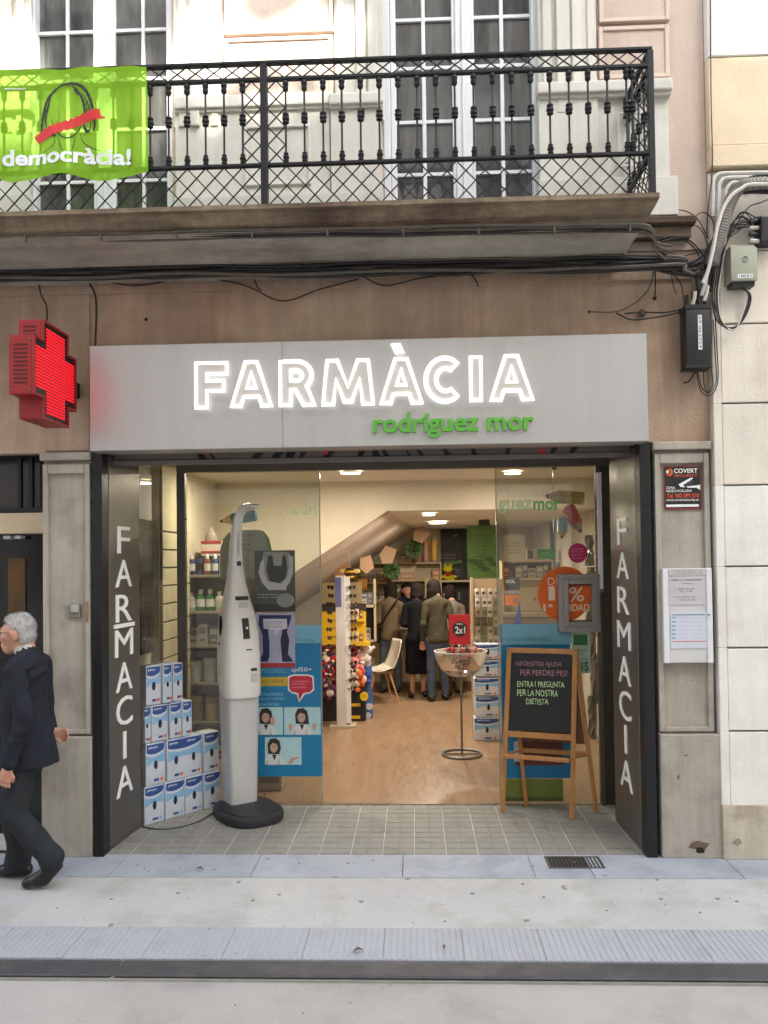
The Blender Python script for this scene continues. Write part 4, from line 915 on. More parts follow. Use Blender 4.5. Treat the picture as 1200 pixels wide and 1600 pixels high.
# rear shelving
m_shelf = mat('shelf_wood', srgb(206,186,150), .5, var=.08, stretch=(1,8,8))
ys_ = 7.75
def shelf_unit(name, label, q, boards, uprights, Y, depth, mt):
    t = thing(name, label, 'shelves'); x0, x1, z0, z1 = rect(*q, Y)
    for by in boards:
        z = az((q[0]+q[2])/2, by, Y); MB().box(x0, x1, Y, Y+depth, z-.012, z+.012).build('shelf_board', mt, t, bevel=.002)
    for u in uprights:
        x = ax(u, (q[1]+q[3])/2, Y); MB().box(x-.011, x+.011, Y-.004, Y+depth, z0, z1).build('upright', mt, t, bevel=.002)
    MB().box(x0, x1, Y+depth, Y+depth+.01, z0, z1).build('back_panel', mt, t); return t
shelf_unit('rear_shelves', 'pale wooden shelves on the rear wall with pencils and boxes', (612,879,690,935), (880,907,933), (614,689), ys_, .3, m_shelf)
shelf_unit('low_rear_shelves', 'low pale shelves at the rear left below the paper pennants', (556,880,613,1000), (880,911,940,962), (558,612), ys_+.05, .3, m_shelf)
PRODUCTS = {}
def product(kind, w_, d_, h_, col, cap=None):
    k = (kind, round(w_,3), round(d_,3), round(h_,3), col, cap)
    if k in PRODUCTS: return PRODUCTS[k]
    mb = MB()
    if kind == 'box':
        mb.box(-w_/2,w_/2,-d_/2,d_/2,0,h_); mb.m = 1; mb.box(-w_*.38,w_*.38,-d_/2-.0012,-d_/2,h_*.55,h_*.85); mb.box(-w_*.3,w_*.3,-d_/2-.0012,-d_/2,h_*.2,h_*.3)
    elif kind == 'bottle':
        mb.lathe([(w_*.46,0),(w_*.5,.01),(w_*.5,h_*.66),(w_*.42,h_*.74),(w_*.2,h_*.78)], n=10, sy=d_/w_); mb.m = 1; mb.lathe([(w_*.26,h_*.78),(w_*.26,h_*.97),(w_*.2,h_)], n=10); mb.lathe([(w_*.508,h_*.2),(w_*.508,h_*.55)], n=10, sy=d_/w_)
    elif kind == 'tub':
        mb.lathe([(w_*.44,0),(w_*.5,.006),(w_*.5,h_*.75)], n=12); mb.m = 1; mb.lathe([(w_*.52,h_*.75),(w_*.52,h_*.96),(w_*.46,h_)], n=12)
    elif kind == 'bag':
        mb.grid(lambda u,v: ((u-.5)*w_*(1-.1*math.sin(math.pi*v)), -d_/2*math.sin(math.pi*u)*(.3+.7*math.sin(math.pi*v)), v*h_), 6, 6); mb.grid(lambda u,v: ((.5-u)*w_*(1-.1*math.sin(math.pi*v)), d_/2*math.sin(math.pi*u)*(.3+.7*math.sin(math.pi*v)), v*h_), 6, 6); mb.m = 1; mb.box(-w_*.3,w_*.3,-d_/2-.002,-d_/2+.004,h_*.35,h_*.65)
    me = mb.mesh(kind, [flat(*col, .4), flat(*(cap or (220,216,206)), .4)], smooth=kind != 'box'); PRODUCTS[k] = me; return me
ORD = 'first second third fourth fifth sixth seventh eighth ninth tenth eleventh twelfth thirteenth fourteenth fifteenth sixteenth seventeenth eighteenth nineteenth twentieth'.split()
def shelf_fill(px0, px1, py, Y, items, where, group, gap=.006, jit=.02):
    "stand products side by side along a shelf"
    x, x1, z = ax(px0,py,Y), ax(px1,py,Y), az((px0+px1)/2,py,Y); k = 0
    while True:
        kind, name, col, cap, w_, d_, h_, lab = items[k % len(items)]; k += 1
        if x+w_ > x1: break
        o = bpy.data.objects.new(name, product(kind, w_, d_, h_, col, cap)); C.objects.link(o)
        o.location = (x+w_/2, Y+d_/2+.02+R.uniform(0,jit), z); o.rotation_euler = (0,0,R.uniform(-.12,.12)); tag(o, lab+', '+ORD[min(k-1,19)]+' from left '+where, name.replace('_',' '), group)
        x += w_+gap
BX = lambda col, cap, w_, d_, h_, lab: ('box', 'carton', col, cap, w_, d_, h_, lab)
BO = lambda col, cap, w_, d_, h_, lab: ('bottle', 'bottle', col, cap, w_, d_, h_, lab)
zsh = .014
shelf_fill(621, 652, 906, ys_, [BX((186,150,110),(210,190,160),.3,.18,.24,'tan gift carton')], 'on the rear middle shelf', 'cartons on the rear shelves')
shelf_fill(655, 674, 906, ys_, [BX((206,140,66),(230,214,180),.2,.18,.21,'orange picture carton')], 'on the rear middle shelf', 'cartons on the rear shelves')
shelf_fill(675, 688, 906, ys_, [BX((196,140,84),(224,190,140),.12,.18,.16,'small orange carton')], 'at the right end of the rear middle shelf', 'cartons on the rear shelves')
shelf_fill(616, 668, 932, ys_, [BX((160,164,158),(200,204,200),.11,.12,.13,'grey-white carton'), BX((186,186,178),(120,130,140),.14,.12,.11,'pale carton'), BX((140,148,150),(210,210,204),.1,.12,.14,'blue-grey carton')], 'on the rear bottom shelf', 'cartons on the rear shelves')
card('paper', (664,903,684,932), ys_-.03, flat(200,186,140)).name = 'paper_notice'; tag(bpy.data.objects['paper_notice'], 'blank cream paper notice hanging on the rear shelves', 'notice')
shelf_fill(560, 611, 910, ys_+.05, [BX((150,120,86),(190,170,130),.16,.12,.2,'brown carton'), BX((170,160,150),(110,120,130),.12,.12,.16,'grey carton')], 'on the upper low rear shelf', 'cartons on the low rear shelves')
shelf_fill(560, 611, 939, ys_+.05, [BX((170,176,184),(90,110,150),.1,.12,.16,'blue-white carton'), BX((196,190,170),(150,90,70),.12,.12,.14,'cream carton')], 'on the middle low rear shelf', 'cartons on the low rear shelves')
shelf_fill(560, 611, 962, ys_+.05, [BX((90,120,170),(220,220,220),.1,.12,.15,'blue carton'), BX((200,200,196),(80,110,150),.1,.12,.17,'white carton')], 'on the lowest low rear shelf', 'cartons on the low rear shelves')
# giant pencils and small figures on top of the rear shelves
def pencil(name, label, loc, h_, r_, col, rot=(0,0,0)):
    t = thing(name, label, 'toy pencil', loc); t.rotation_euler = rot
    MB().lathe([(r_*.95,0),(r_,.01),(r_,h_*.72)], n=6).build('barrel', flat(*col,.4), t); MB().lathe([(r_,h_*.72),(r_*.3,h_*.93)], n=6).build('wood_cone', flat(226,196,150), t); MB().lathe([(r_*.3,h_*.93),(.003,h_)], n=6).build('tip', flat(*col,.4), t); MB().lathe([(r_*.9,-.03),(r_*.9,0)], n=10).build('rubber', flat(200,150,150), t)
zq = az(660,878,ys_)+.03
x, z = at(666,878,ys_+.1); pencil('toy_pencil', 'tall pale pink toy pencil standing on the rear shelves', (x, ys_+.12, zq), .43, .05, (222,160,130))
x, z = at(679,878,ys_+.1); pencil('toy_pencil', 'tall yellow toy pencil standing on the rear shelves', (x, ys_+.12, zq), .45, .062, (236,184,40))
x, z = at(652,878,ys_+.1)
t = thing('toy_giraffe', 'small spotted cream toy figure on the orange box on the rear shelves', 'toy', (x, ys_+.12, zq-.03))
MB().box(-.05,.05,-.05,.05,0,.08).build('orange_box', flat(214,138,70), t, bevel=.006); MB().lathe([(.03,.08),(.04,.12),(.025,.17),(.018,.24),(.028,.27),(.02,.3)], n=10).build('body', flat(226,214,180), t, smooth=True)
sp3 = MB()
for k in range(8): a = k*2.4; sp3.ell((.032*math.cos(a), -.02+.0*a, .1+.022*k), (.01,.014,.01), 6, 5)
sp3.build('spots', flat(60,44,34), t)
# dark door with hanging panels, framed in wood
dr = thing('dark_door', 'dark rear door with wooden frame and pinned notice panels', 'door')
yd = 8.1
card('leaf', (690,827,734,1085), yd, mat('dark_door_leaf', srgb(34,30,28), .5, var=.2), dr, .05); card('frame_post', (733,826,739,1085), yd-.03, mat('door_frame_wood', srgb(176,128,70), .5, var=.1), dr, .08)
pn = flat(52,50,46)
for q, tl in (((690,861,721,884), -2), ((693,884,724,906), -2)):
    poly('notice_panel', [(q[0],q[1]+3),(q[2],q[1]-3),(q[2]+1,q[3]-3),(q[0]+1,q[3]+3)], yd-.04, pn, dr, .01); lines('print', (q[0]+4,q[1]+3,q[2]-4,q[3]-4), 3, yd-.042, flat(150,146,136), dr)
poly('green_strip', [(693,880),(722,875),(722,879),(693,884)], yd-.043, flat(96,140,60), dr)
lines('print', (708,835,716,839), 1, yd-.006, flat(190,190,186), dr, ['SORTIDA']); card('handle', (716,925,719,937), yd-.04, m_steel, dr, .03)
# yellow plush on the door ledge
x, z = at(700,906,yd-.2); t = thing('yellow_plush', 'small yellow plush animal with red top beside the dark door', 'plush toy', (x, yd-.2, z))
MB().ell((0,0,.06),(.075,.06,.07)).build('body', flat(226,212,40,.9), t, smooth=True); MB().ell((0,0,.18),(.085,.065,.06)).ell((-.045,-.01,.24),(.03,.03,.03)).ell((.045,-.01,.24),(.03,.03,.03)).build('head', flat(230,216,44,.9), t, smooth=True); MB().ell((0,-.035,.09),(.05,.04,.045)).build('red_top', flat(190,50,36,.9), t, smooth=True)
MB().ell((-.045,-.04,.245),(.01,.008,.01),6,5).ell((.045,-.04,.245),(.01,.008,.01),6,5).build('eyes', m_slot, t); MB().ell((-.1,-.02,.05),(.05,.03,.025)).ell((.1,-.02,.05),(.05,.03,.025)).ell((.06,-.06,.01),(.05,.03,.02)).build('limbs', flat(226,212,40,.9), t, smooth=True)
x, z = at(684,908,yd); MB().box(x-.05, ax(738,908,yd), yd-.32, yd-.06, az(700,906,yd-.2)-.035, az(700,906,yd-.2)-.004).build('ledge', m_shelf, dr)
# green hanging banner
gb = thing('green_banner', 'dark green printed banner hanging from the rear soffit', 'banner')
yb_ = 5.2
card('sheet', (730,821,779,903), yb_, mat('green_banner_print', srgb(74,108,44), .6, var=.3, vs=7), gb, .004); card('hanger', (748,797,765,822), yb_+.006, flat(58,52,46), gb, .03)
lines('caption', (737,828,774,834), 1, yb_-.002, flat(110,146,70), gb, ['Consells']); lines('fine_print', (735,838,776,880), 8, yb_-.002, flat(100,134,62), gb)
for k in range(7): disc('leaf_print', 770-k*5.5+R.uniform(-2,2), 880+R.uniform(-6,12), 7, 4, yb_-.0015-.0012*k, flat(44,74,30), gb, 9, .001)

# ---------------------------------------------------------------- shop fittings and goods
# sunglasses stand
yr = 4.08
gs = thing('sunglasses_stand', 'white upright sunglasses stand just inside the doorway', 'display stand')
x0, x1, z0, z1 = rect(525, 900, 540, 1134, yr)
MB().box(x0, x1, yr, yr+.12, .03, z1).build('post', mat('white_board', srgb(206,200,196), .5), gs, bevel=.004); MB().box(x1+.001, x1+.05, yr+.02, yr+.1, .05, z1-.01).build('peg_rail', m_wpaint, gs)
MB().box(x0-.001, x0+.07, yr-.004, yr-.001, az(530,948,yr), az(530,902,yr)).build('blue_label', flat(96,100,150), gs)
MB().box(ax(515,1137,yr), ax(556,1137,yr), yr-.04, yr+.2, 0, .03).build('base', flat(176,164,146), gs, bevel=.004)
gm = MB()
for s in (-1, 1):
    gm.m = 1; gm.lathe([(.0,0),(.026,.001),(.026,.004),(.0,.005)], (0,0,0), 10, 1, .85)
    n_ = 40
    for k in range(len(gm.v)-n_, len(gm.v)): p = gm.v[k]; gm.v[k] = (p[0]+s*.034, -p[2], p[1])
    gm.m = 0; gm.tube([(s*.034+.028*math.cos(i*.628), -.002, .024*math.sin(i*.628)) for i in range(10)], .0035, 5, True)
    gm.tube([(s*.064,0,.008), (s*.07,.02,.008), (s*.068,.12,.004)], .003, 5)
gm.tube([(-.01,-.002,.008),(0,-.004,.011),(.01,-.002,.008)], .003, 5)
gcols = [(40,34,30),(110,60,34),(58,50,60),(30,30,34),(140,110,70)]
gmesh = [gm.mesh('sunglasses', [flat(*c,.3), flat(38,32,28,.15)], smooth=True) for c in gcols]
for k in range(13):
    for s, px in ((1, 551), (-1, 515)):
        x, z = at(px+R.uniform(-1.5,1.5), 918+k*13.2, yr); o = bpy.data.objects.new('sunglasses', R.choice(gmesh)); C.objects.link(o)
        o.location = (x, yr+.05+R.uniform(-.02,.02), z); o.rotation_euler = (R.uniform(-.1,.1), R.uniform(-.1,.1), s*.95+R.uniform(-.15,.15))
        tag(o, 'pair of sunglasses, %s from top on the %s side of the white stand' % (ORD[k], 'right' if s > 0 else 'left'), 'sunglasses', 'sunglasses on the white stand')
# yellow card display behind it
yl = flat(222,178,30); yk = 4.55
yd_ = thing('yellow_display', 'yellow cardboard goods display behind the sunglasses stand', 'display')
card('left_panel', (503,955,528,1008), yk, yl, yd_, .01); card('right_panel', (546,955,572,1008), yk, yl, yd_, .01); card('header', (503,943,572,954), yk-.01, flat(52,44,40), yd_, .012); card('ledge', (546,1003,578,1009), yk-.08, yl, yd_, .09); card('backing', (503,910,566,1010), yk+.02, flat(150,132,96), yd_, .01); card('ledge', (546,967,570,971), yk-.06, yl, yd_, .06)
for i, (py, names) in enumerate(((1003, 'lower'), (967, 'upper'))):
    shelf_fill(547, 571, py, yk-.08, [('bag','sachet',(190,170,120),(120,60,50),.05,.03,.11,'brown sachet'), ('bag','sachet',(214,200,180),(150,90,60),.05,.03,.12,'pale sachet'), ('bag','sachet',(150,110,60),(210,190,120),.05,.03,.1,'ochre sachet')], 'on the %s yellow ledge' % names, 'sachets on the yellow display')
# toy bin with plush pile
bn = thing('toy_bin', 'black cardboard toy bin with yellow strips beside the sunglasses stand', 'bin')
yt = 4.45
x0, x1, z0, z1 = rect(497, 1075, 571, 1131, yt); blk = flat(32,30,30)
MB().box(x0, x1, yt, yt+.02, 0, z1).box(x0, x0+.02, yt+.021, yt+.4, 0, z1).box(x1-.02, x1, yt+.021, yt+.4, 0, z1).build('body', blk, bn); MB().box(x0+.02, x1-.02, yt+.021, yt+.4, z1*.6, z1*.62).build('bottom', blk, bn)
for py in (1099, 1118): card('yellow_strip', (543,py,563,py+5), yt-.003, yl, bn, .002)
tg = thing('yellow_tag', 'round yellow price tag hanging at the toy bin', 'price tag'); disc('disc', 569, 1088, 6.6, 7.2, yt-.06, flat(226,186,34), tg, 18, .003); lines('fine_print', (565,1085,573,1091), 2, yt-.062, flat(110,80,20), tg)
pcol = [('red',(176,30,34)),('blue',(52,72,150)),('white',(222,214,208)),('pink',(226,140,140)),('yellow',(226,178,54)),('purple',(92,52,96)),('maroon',(110,28,36)),('orange',(210,104,50))]
PM = {}
def plush(cn, col, px, py, Y, s, label):
    if cn not in PM:
        mb = MB(); mb.ell((0,0,.07),(.07,.06,.075)); mb.ell((0,-.01,.175),(.058,.052,.052)); mb.ell((-.045,0,.225),(.022,.014,.024),8,6); mb.ell((.045,0,.225),(.022,.014,.024),8,6)
        mb.ell((-.07,-.03,.09),(.03,.025,.04),8,6); mb.ell((.07,-.03,.09),(.03,.025,.04),8,6); mb.ell((-.04,-.06,.015),(.03,.045,.025),8,6); mb.ell((.04,-.06,.015),(.03,.045,.025),8,6)
        mb.m = 1; mb.ell((0,-.055,.165),(.024,.02,.018),8,6); mb.ell((0,-.045,.07),(.042,.025,.045),8,6); mb.m = 2
        mb.ell((-.02,-.056,.19),(.006,.005,.006),6,5); mb.ell((.02,-.056,.19),(.006,.005,.006),6,5)
        PM[cn] = mb.mesh('plush_toy', [flat(*col,.95), flat(230,210,190,.95), m_slot], smooth=True)
    o = bpy.data.objects.new('plush_toy', PM[cn]); C.objects.link(o); x, z = at(px, py, Y); o.location = (x, Y, z); o.scale = (s,s,s)
    o.rotation_euler = (R.uniform(-.4,.4), R.uniform(-.5,.5), R.uniform(-.8,.8)); tag(o, label, 'plush toy', 'plush toys piled in the bin')
spots = [(508,1072,4.6),(521,1074,4.55),(546,1072,4.5),(558,1074,4.52),(512,1052,4.62),(548,1052,4.56),(562,1056,4.55),(506,1034,4.66),(552,1036,4.6),(563,1036,4.62),(516,1040,4.64),(545,1024,4.68),(510,1018,4.7),(556,1020,4.7),(520,1092,4.4),(570,1070,4.6)]
pk_ = ['red','maroon','white','orange','red','purple','pink','maroon','red','white','blue','purple','red','maroon','purple','blue']
for k, ((px, py, Y), cn) in enumerate(zip(spots, pk_)):
    side = 'left of' if px < 533 else 'right of'
    plush(cn, dict(pcol)[cn], px, py, Y, 1.1, '%s plush toy, number %s up the pile %s the white stand' % (cn, ORD[k], side))
sd = thing('blue_standee', 'blue and white cut-out cardboard standee right of the toy bin', 'standee')
poly('sheet', [(563,1046),(570,1020),(579,1026),(582,1052),(580,1072),(583,1096),(582,1124),(566,1124)], 4.62, flat(70,112,176), sd, .012)
for cx, cy, r_ in ((574,1036,6),(572,1062,5),(577,1104,6),(574,1118,6)): disc('white_patch', cx, cy, r_, r_*.9, 4.617, flat(216,216,220), sd, 12, .002)
disc('pink_patch', 573, 1030, 5, 5, 4.615, flat(222,160,150), sd, 12, .0015)
# hanging bee
x, z = at(547,905,4.6); be = thing('toy_bee', 'striped yellow and black toy bee hanging above the sunglasses stand', 'toy', (x, 4.6, z))
for k, (zz_, r_) in enumerate(((0,.035),(.03,.055),(.06,.068),(.09,.066),(.12,.052))): MB().ell((0,0,zz_),(r_,r_*.9,.024),12,6).build('stripe', flat(226,176,40,.8) if k % 2 else flat(40,32,26,.8), be, smooth=True)
MB().ell((-.08,.02,.1),(.05,.012,.03),8,6).ell((.08,.02,.1),(.05,.012,.03),8,6).build('wings', flat(226,206,120,.6), be, smooth=True); MB().tube([(0,0,.13),(0,0,.45)], .0015, 4).build('string', wht, be)
# dark shelf bay left of the customers
db = thing('dark_shelf_bay', 'dark display bay with pale framed goods left of the counter', 'shelves')
yq = 6.3; card('backing', (559,950,585,1002), yq, flat(36,32,30), db, .02); card('shelf_board', (556,945,586,949), yq-.15, m_shelf, db, .2); card('shelf_board', (556,1000,586,1003), yq-.15, m_shelf, db, .2); card('upright', (584,905,587,1003), yq-.15, m_shelf, db, .2)
for k, (px, py) in enumerate(((564,998),(574,998))): 
    pass
shelf_fill(560, 584, 999, yq-.12, [BX((186,170,140),(110,90,70),.1,.06,.22,'tan carton'), BX((210,206,200),(140,130,120),.07,.06,.16,'white carton')], 'in the dark display bay', 'goods in the dark bay')
shelf_fill(557, 585, 944, yq-.12, [BX((150,160,180),(220,220,220),.07,.06,.17,'blue-grey carton'), BX((200,196,186),(110,120,150),.08,.06,.14,'cream carton')], 'on top of the dark display bay', 'goods in the dark bay')
# paper pennants and pompoms under the stair soffit
for k, (px, py, s, rz) in enumerate(((535,892,.16,.3),(573,882,.15,-.1),(566,915,.12,.2),(606,868,.17,.5),(658,836,.16,.9))):
    x, z = at(px, py, 7.0-.25*(4-k)); t = tag(MB().prism([(-s*.6,s*.7),(s*.5,s*.85),(s*.7,-s*.4),(-.02,-s*.9),(-s*.75,-s*.3)], -.004, .004).build('paper_pennant', flat(176,138,100) if k != 2 else flat(170,120,50), loc=(x, 7.0-.25*(4-k), z)), 'kraft paper pennant, %s from left under the stair soffit' % ORD[k], 'pennant', 'kraft paper pennants'); t.rotation_euler = (0, rz, R.uniform(-.4,.4))
m_pom = mat('green_pompom', srgb(108,140,84), .95, var=.25, vs=30, bump=.02, bs=40)
for k, (px, py, r_) in enumerate(((612,892,.13),(646,858,.14),(690,1,.0))):
    if not r_: continue
    x, z = at(px, py, 7.2); mb = MB()
    for j in range(220):
        u = Vector((R.gauss(0,1),R.gauss(0,1),R.gauss(0,1))).normalized(); a = u.orthogonal().normalized()*r_*.12; b = u.cross(a); mb.add([u*r_*.2, u*r_+a, u*r_*1.12+b*.6, u*r_-a], [(0,1,2,3)])
    tag(mb.build('paper_pompom', m_pom, loc=(x, 7.2, z)), 'green tissue pompom %s under the stair soffit' % ('above the tan cartons' if k == 0 else 'beside the toy pencils'), 'pompom', 'green tissue pompoms')
card('green_wall_panel', (558,885,600,908), 8.15, flat(92,110,72)).name = 'green_wall_panel'; tag(bpy.data.objects['green_wall_panel'], 'faded green wall panel behind the pennants', 'wall panel')
# white shell chair
cx_, cyy = gnd(596, 1096); ch = thing('shell_chair', 'white plastic shell chair with tapered wooden legs in the shop', 'chair', (cx_, cyy, 0), rad(-72))
def shell(u, v):
    x = (u-.5)*2
    if v < .45: t = v/.45; y = -.21+.36*t; z = .46-.035*math.sin(math.pi*min(1,t*1.1))+.05*x*x*(.4+.6*t)
    else: t = (v-.45)/.55; y = .15+.07*math.sin(t*1.4)+.06*t; z = .455+.02*0+.40*t**1.15+.03*x*x*(1-t)
    w_ = .235*(1-.12*(v-.4)**2)-(.05*max(0,v-.8)*4*.5); wr = .05*x*x*(1 if v > .45 else .2)
    return (x*w_, y-wr, z)
sh_ = MB().grid(shell, 14, 22); so_m = sh_.build('shell', mat('chair_white', srgb(226,218,204), .35), ch, smooth=True); md = so_m.modifiers.new('s', 'SOLIDIFY'); md.thickness = .012
MB().loft([rrect(0,-.02,z,a,b,16,4) for z, a, b in ((.40,.1,.1),(.425,.16,.16),(.432,.17,.17))]).build('under_frame', flat(190,168,140), ch, smooth=True)
m_cw = mat('chair_leg_wood', srgb(196,150,100), .5, var=.1)
for sx in (-1,1):
    for sy in (-1,1): MB().tube([(sx*.11,-.02+sy*.11,.41),(sx*.2,-.02+sy*.22,0)], [.016,.010], 8).build('leg', m_cw, ch, smooth=True)
# sweet bowl on its stand with the red 2x1 card
bxp, byp = gnd(722, 1180); bw_ = thing('sweet_bowl_stand', 'clear bowl of wrapped sweets on a thin metal ring stand in the doorway', 'bowl stand', (bxp, byp, 0))
MB().tube([(.195*math.cos(i*.262), .195*math.sin(i*.262), .014) for i in range(24)], .011, 8, True).build('base_ring', m_steel, bw_, smooth=True); MB().box(-.19,.19,-.008,.008,.008,.02).build('base_bar', m_steel, bw_)
zb_ = az(720,1058,byp); MB().tube([(0,0,.02),(0,0,zb_+.01)], .011, 10).build('pole', m_steel, bw_, smooth=True)
m_bowl = glass('bowl_plastic', (.86,.8,.76), grime=.22)
MB().lathe([(.02,0),(.12,.02),(.2,.08),(.245,.17),(.262,.26),(.266,.262),(.25,.17),(.205,.085)], (0,0,zb_), 24).build('bowl', m_bowl, bw_, smooth=True)
MB().tube([(.265*math.cos(i*.262), .265*math.sin(i*.262), zb_+.262) for i in range(24)], .004, 6, True).build('rim', wht, bw_, smooth=True)
scs = [('white',(222,214,208)),('pink',(222,130,120)),('brown',(120,84,60)),('silver',(170,166,160)),('red',(186,50,46))]
smesh = {}
for k in range(44):
    cn, c_ = scs[R.randrange(5)]
    if cn not in smesh:
        mb = MB(); mb.ell((0,0,0),(.034,.02,.02),8,6)
        for s in (-1,1): mb.add([(s*.03,0,0),(s*.062,-.018,.012),(s*.058,0,-.004),(s*.062,.018,.01)], [(0,1,2,3)])
        smesh[cn] = mb.mesh('sweet', [flat(*c_,.3)], smooth=True)
    lv_ = k//15; rr = R.uniform(0,.13+.04*lv_); a = R.uniform(0,6.28); o = bpy.data.objects.new('sweet', smesh[cn]); C.objects.link(o)
    o.location = (bxp+rr*math.cos(a), byp+rr*math.sin(a), zb_+.09+lv_*.075+.35*rr*rr+R.uniform(0,.04)); o.rotation_euler = (R.uniform(0,3),R.uniform(0,3),R.uniform(0,3))
    tag(o, '%s wrapped sweet in the %s of the clear bowl' % (cn, ('bottom','middle','top')[lv_]), 'sweet', '%s sweets in the %s of the bowl' % (cn, ('bottom','middle','top')[lv_]))
rc = thing('price_card', 'red 2x1 offer card standing above the bowl of sweets', 'price card')
yc2 = byp; card('card', (702,960,735,1007), yc2, flat(196,44,50), rc, .006); disc('dark_disc', 718.5, 983, 11.6, 11.8, yc2-.002, flat(56,44,44), rc, 24, .0018); gtext('2x1', 711, 979, 727, 990, wht, rc, .02, y=yc2-.0035, name='print'); gtext('MES', 714, 973.5, 723, 976.5, wht, rc, .01, y=yc2-.0035, name='print'); card('stem', (717.5,1007,719.5,1020), yc2, m_steel, rc, .006)
# nappy boxes inside, right of the doorway
for k, (y0, y1) in enumerate(((1122,1158),(1088,1121),(1059,1087),(1032,1057),(1006,1030))):
    x0, x1, z0, z1 = rect(742, y0, 783, y1, 3.36); pack(x1-x0, z1-z0-.002, .2, 'nappy_pack', 'nappy pack, %s from floor in the stack inside the doorway' % ORD[k], (x0+R.uniform(-.01,.01), 3.36, max(.004, z0)), R.uniform(-.05,.05), 'nappy packs stacked inside the doorway', 1)
# pegboard with blister packs above them
pg2 = thing('blister_board', 'beige pegboard with hanging blister packs inside the doorway', 'pegboard')
card('board', (738,905,786,1010), 3.62, flat(186,160,126), pg2, .02); card('frame_post', (737,903,741,1158), 3.6, flat(196,176,150), pg2, .06)
yp2 = 3.5
for r_ in range(6):
    for c_ in range(4):
        px, py = 747+c_*9.5+R.uniform(-1,1), 925+r_*15; x, z = at(px, py, yp2); kcol = R.choice([((176,170,160),'silver'),((206,200,188),'white'),((120,124,96),'green'),((150,130,104),'tan')] if r_ < 3 else [((84,88,60),'dark green'),((70,62,52),'dark brown'),((150,140,120),'tan')])
        o = bpy.data.objects.new('blister_pack', product('bag', .058, .02, .1, kcol[0], (96,84,70))); C.objects.link(o); o.location = (x, yp2+.02, z-.06); o.rotation_euler = (0,R.uniform(-.1,.1),R.uniform(-.2,.2))
        tag(o, '%s blister pack, %s in the %s row of the pegboard' % (kcol[1], ORD[c_], ORD[r_]), 'blister pack', 'blister packs on the pegboard')
# left shelves behind the glass
yl_ = 2.0
shelf_unit('left_shelves', 'grey shelves of bottles behind the left pane and the scale', (288,862,402,1190), (900,957,1010,1069,1130), (289,401), yl_, .28, flat(150,140,122))
BT = lambda n_, col, cap, w_, h_, lab: ('bottle', n_, col, cap, w_, w_*.8, h_, lab)
shelf_fill(291, 400, 898, yl_, [BT('bottle',(52,62,104),(206,206,204),.07,.19,'blue bottle'), BT('bottle',(60,66,110),(60,40,36),.07,.2,'navy bottle'), BT('bottle',(128,70,48),(210,206,200),.065,.19,'brown bottle'), BT('bottle',(70,84,130),(220,220,216),.07,.19,'grey-blue bottle'), ('box','carton',(150,138,120),(110,96,80),.08,.06,.17,'taupe carton')], 'on the top left shelf', 'goods on the left shelves')
shelf_fill(291, 400, 955, yl_, [BT('bottle',(180,184,170),(220,220,214),.07,.17,'pale bottle'), BT('bottle',(52,124,50),(226,226,220),.085,.2,'green bottle'), BT('bottle',(46,116,48),(226,226,220),.085,.2,'dark green bottle'), BT('bottle',(212,202,176),(214,208,196),.08,.18,'cream bottle'), BT('bottle',(90,70,60),(200,190,180),.07,.15,'brown bottle')], 'on the second left shelf', 'goods on the left shelves')
shelf_fill(291, 400, 1008, yl_, [('box','carton',(150,150,142),(90,92,90),.1,.1,.16,'grey carton'), ('box','carton',(176,172,160),(110,104,96),.09,.1,.19,'pale grey carton'), ('box','carton',(110,112,106),(190,186,176),.09,.1,.17,'slate carton')], 'on the third left shelf', 'goods on the left shelves')
shelf_fill(291, 400, 1067, yl_, [('tub','tub',(196,200,198),(206,208,204),.13,.13,.2,'white tub'), ('tub','tub',(186,190,186),(200,202,198),.14,.14,.22,'large white tub'), ('tub','tub',(204,190,150),(190,150,110),.12,.12,.2,'cream tub')], 'on the fourth left shelf', 'goods on the left shelves')
shelf_fill(291, 400, 1128, yl_, [('tub','tub',(150,142,112),(170,160,120),.15,.14,.24,'olive tub'), ('tub','tub',(190,160,96),(150,130,90),.13,.13,.22,'ochre tub'), ('box','carton',(130,116,92),(190,170,130),.12,.1,.2,'brown carton')], 'on the fifth left shelf', 'goods on the left shelves')
shelf_fill(291, 400, 1188, yl_, [('box','carton',(120,40,48),(210,190,180),.14,.1,.15,'dark red carton'), ('box','carton',(86,70,60),(190,180,160),.12,.1,.16,'dark brown carton')], 'on the lowest left shelf', 'goods on the left shelves')
rb = thing('red_striped_box', 'white box with red edges on top of the left shelves', 'box'); card('body', (314,846,346,869), yl_+.05, flat(206,190,176), rb, .2, bevel=.004); card('red_edge', (314,845,346,849), yl_+.046, flat(168,48,52), rb, .0035); card('red_edge', (314,861,346,864), yl_+.046, flat(168,48,52), rb, .0035)
x, z = at(330,846,yl_+.15); gc = thing('grey_cone_toy', 'grey cone shaped plush on the red edged box', 'toy', (x, yl_+.15, z)); MB().lathe([(.06,0),(.062,.03),(.045,.08),(.02,.12),(.004,.135)], n=14).build('body', flat(140,128,118,.9), gc, smooth=True); MB().ell((.03,-.035,.06),(.012,.008,.012),6,5).build('patch', flat(190,180,170), gc)
# rounded counter card with green edge behind the scale
rs = thing('rounded_sign', 'grey rounded cardboard sign with a green edge behind the scale', 'sign')
poly('green_edge', [(404,828),(412,830),(420,840),(424,856),(424,900),(400,900)], 1.42, flat(120,190,40), rs, .01); poly('grey_sheet', [(344,905),(344,858),(349,842),(358,832),(372,828),(404,828),(412,834),(416,846),(417,860),(417,905)], 1.405, flat(172,182,176), rs, .012); lines('fine_print', (376,832,396,862), 4, 1.403, flat(104,128,98), rs)
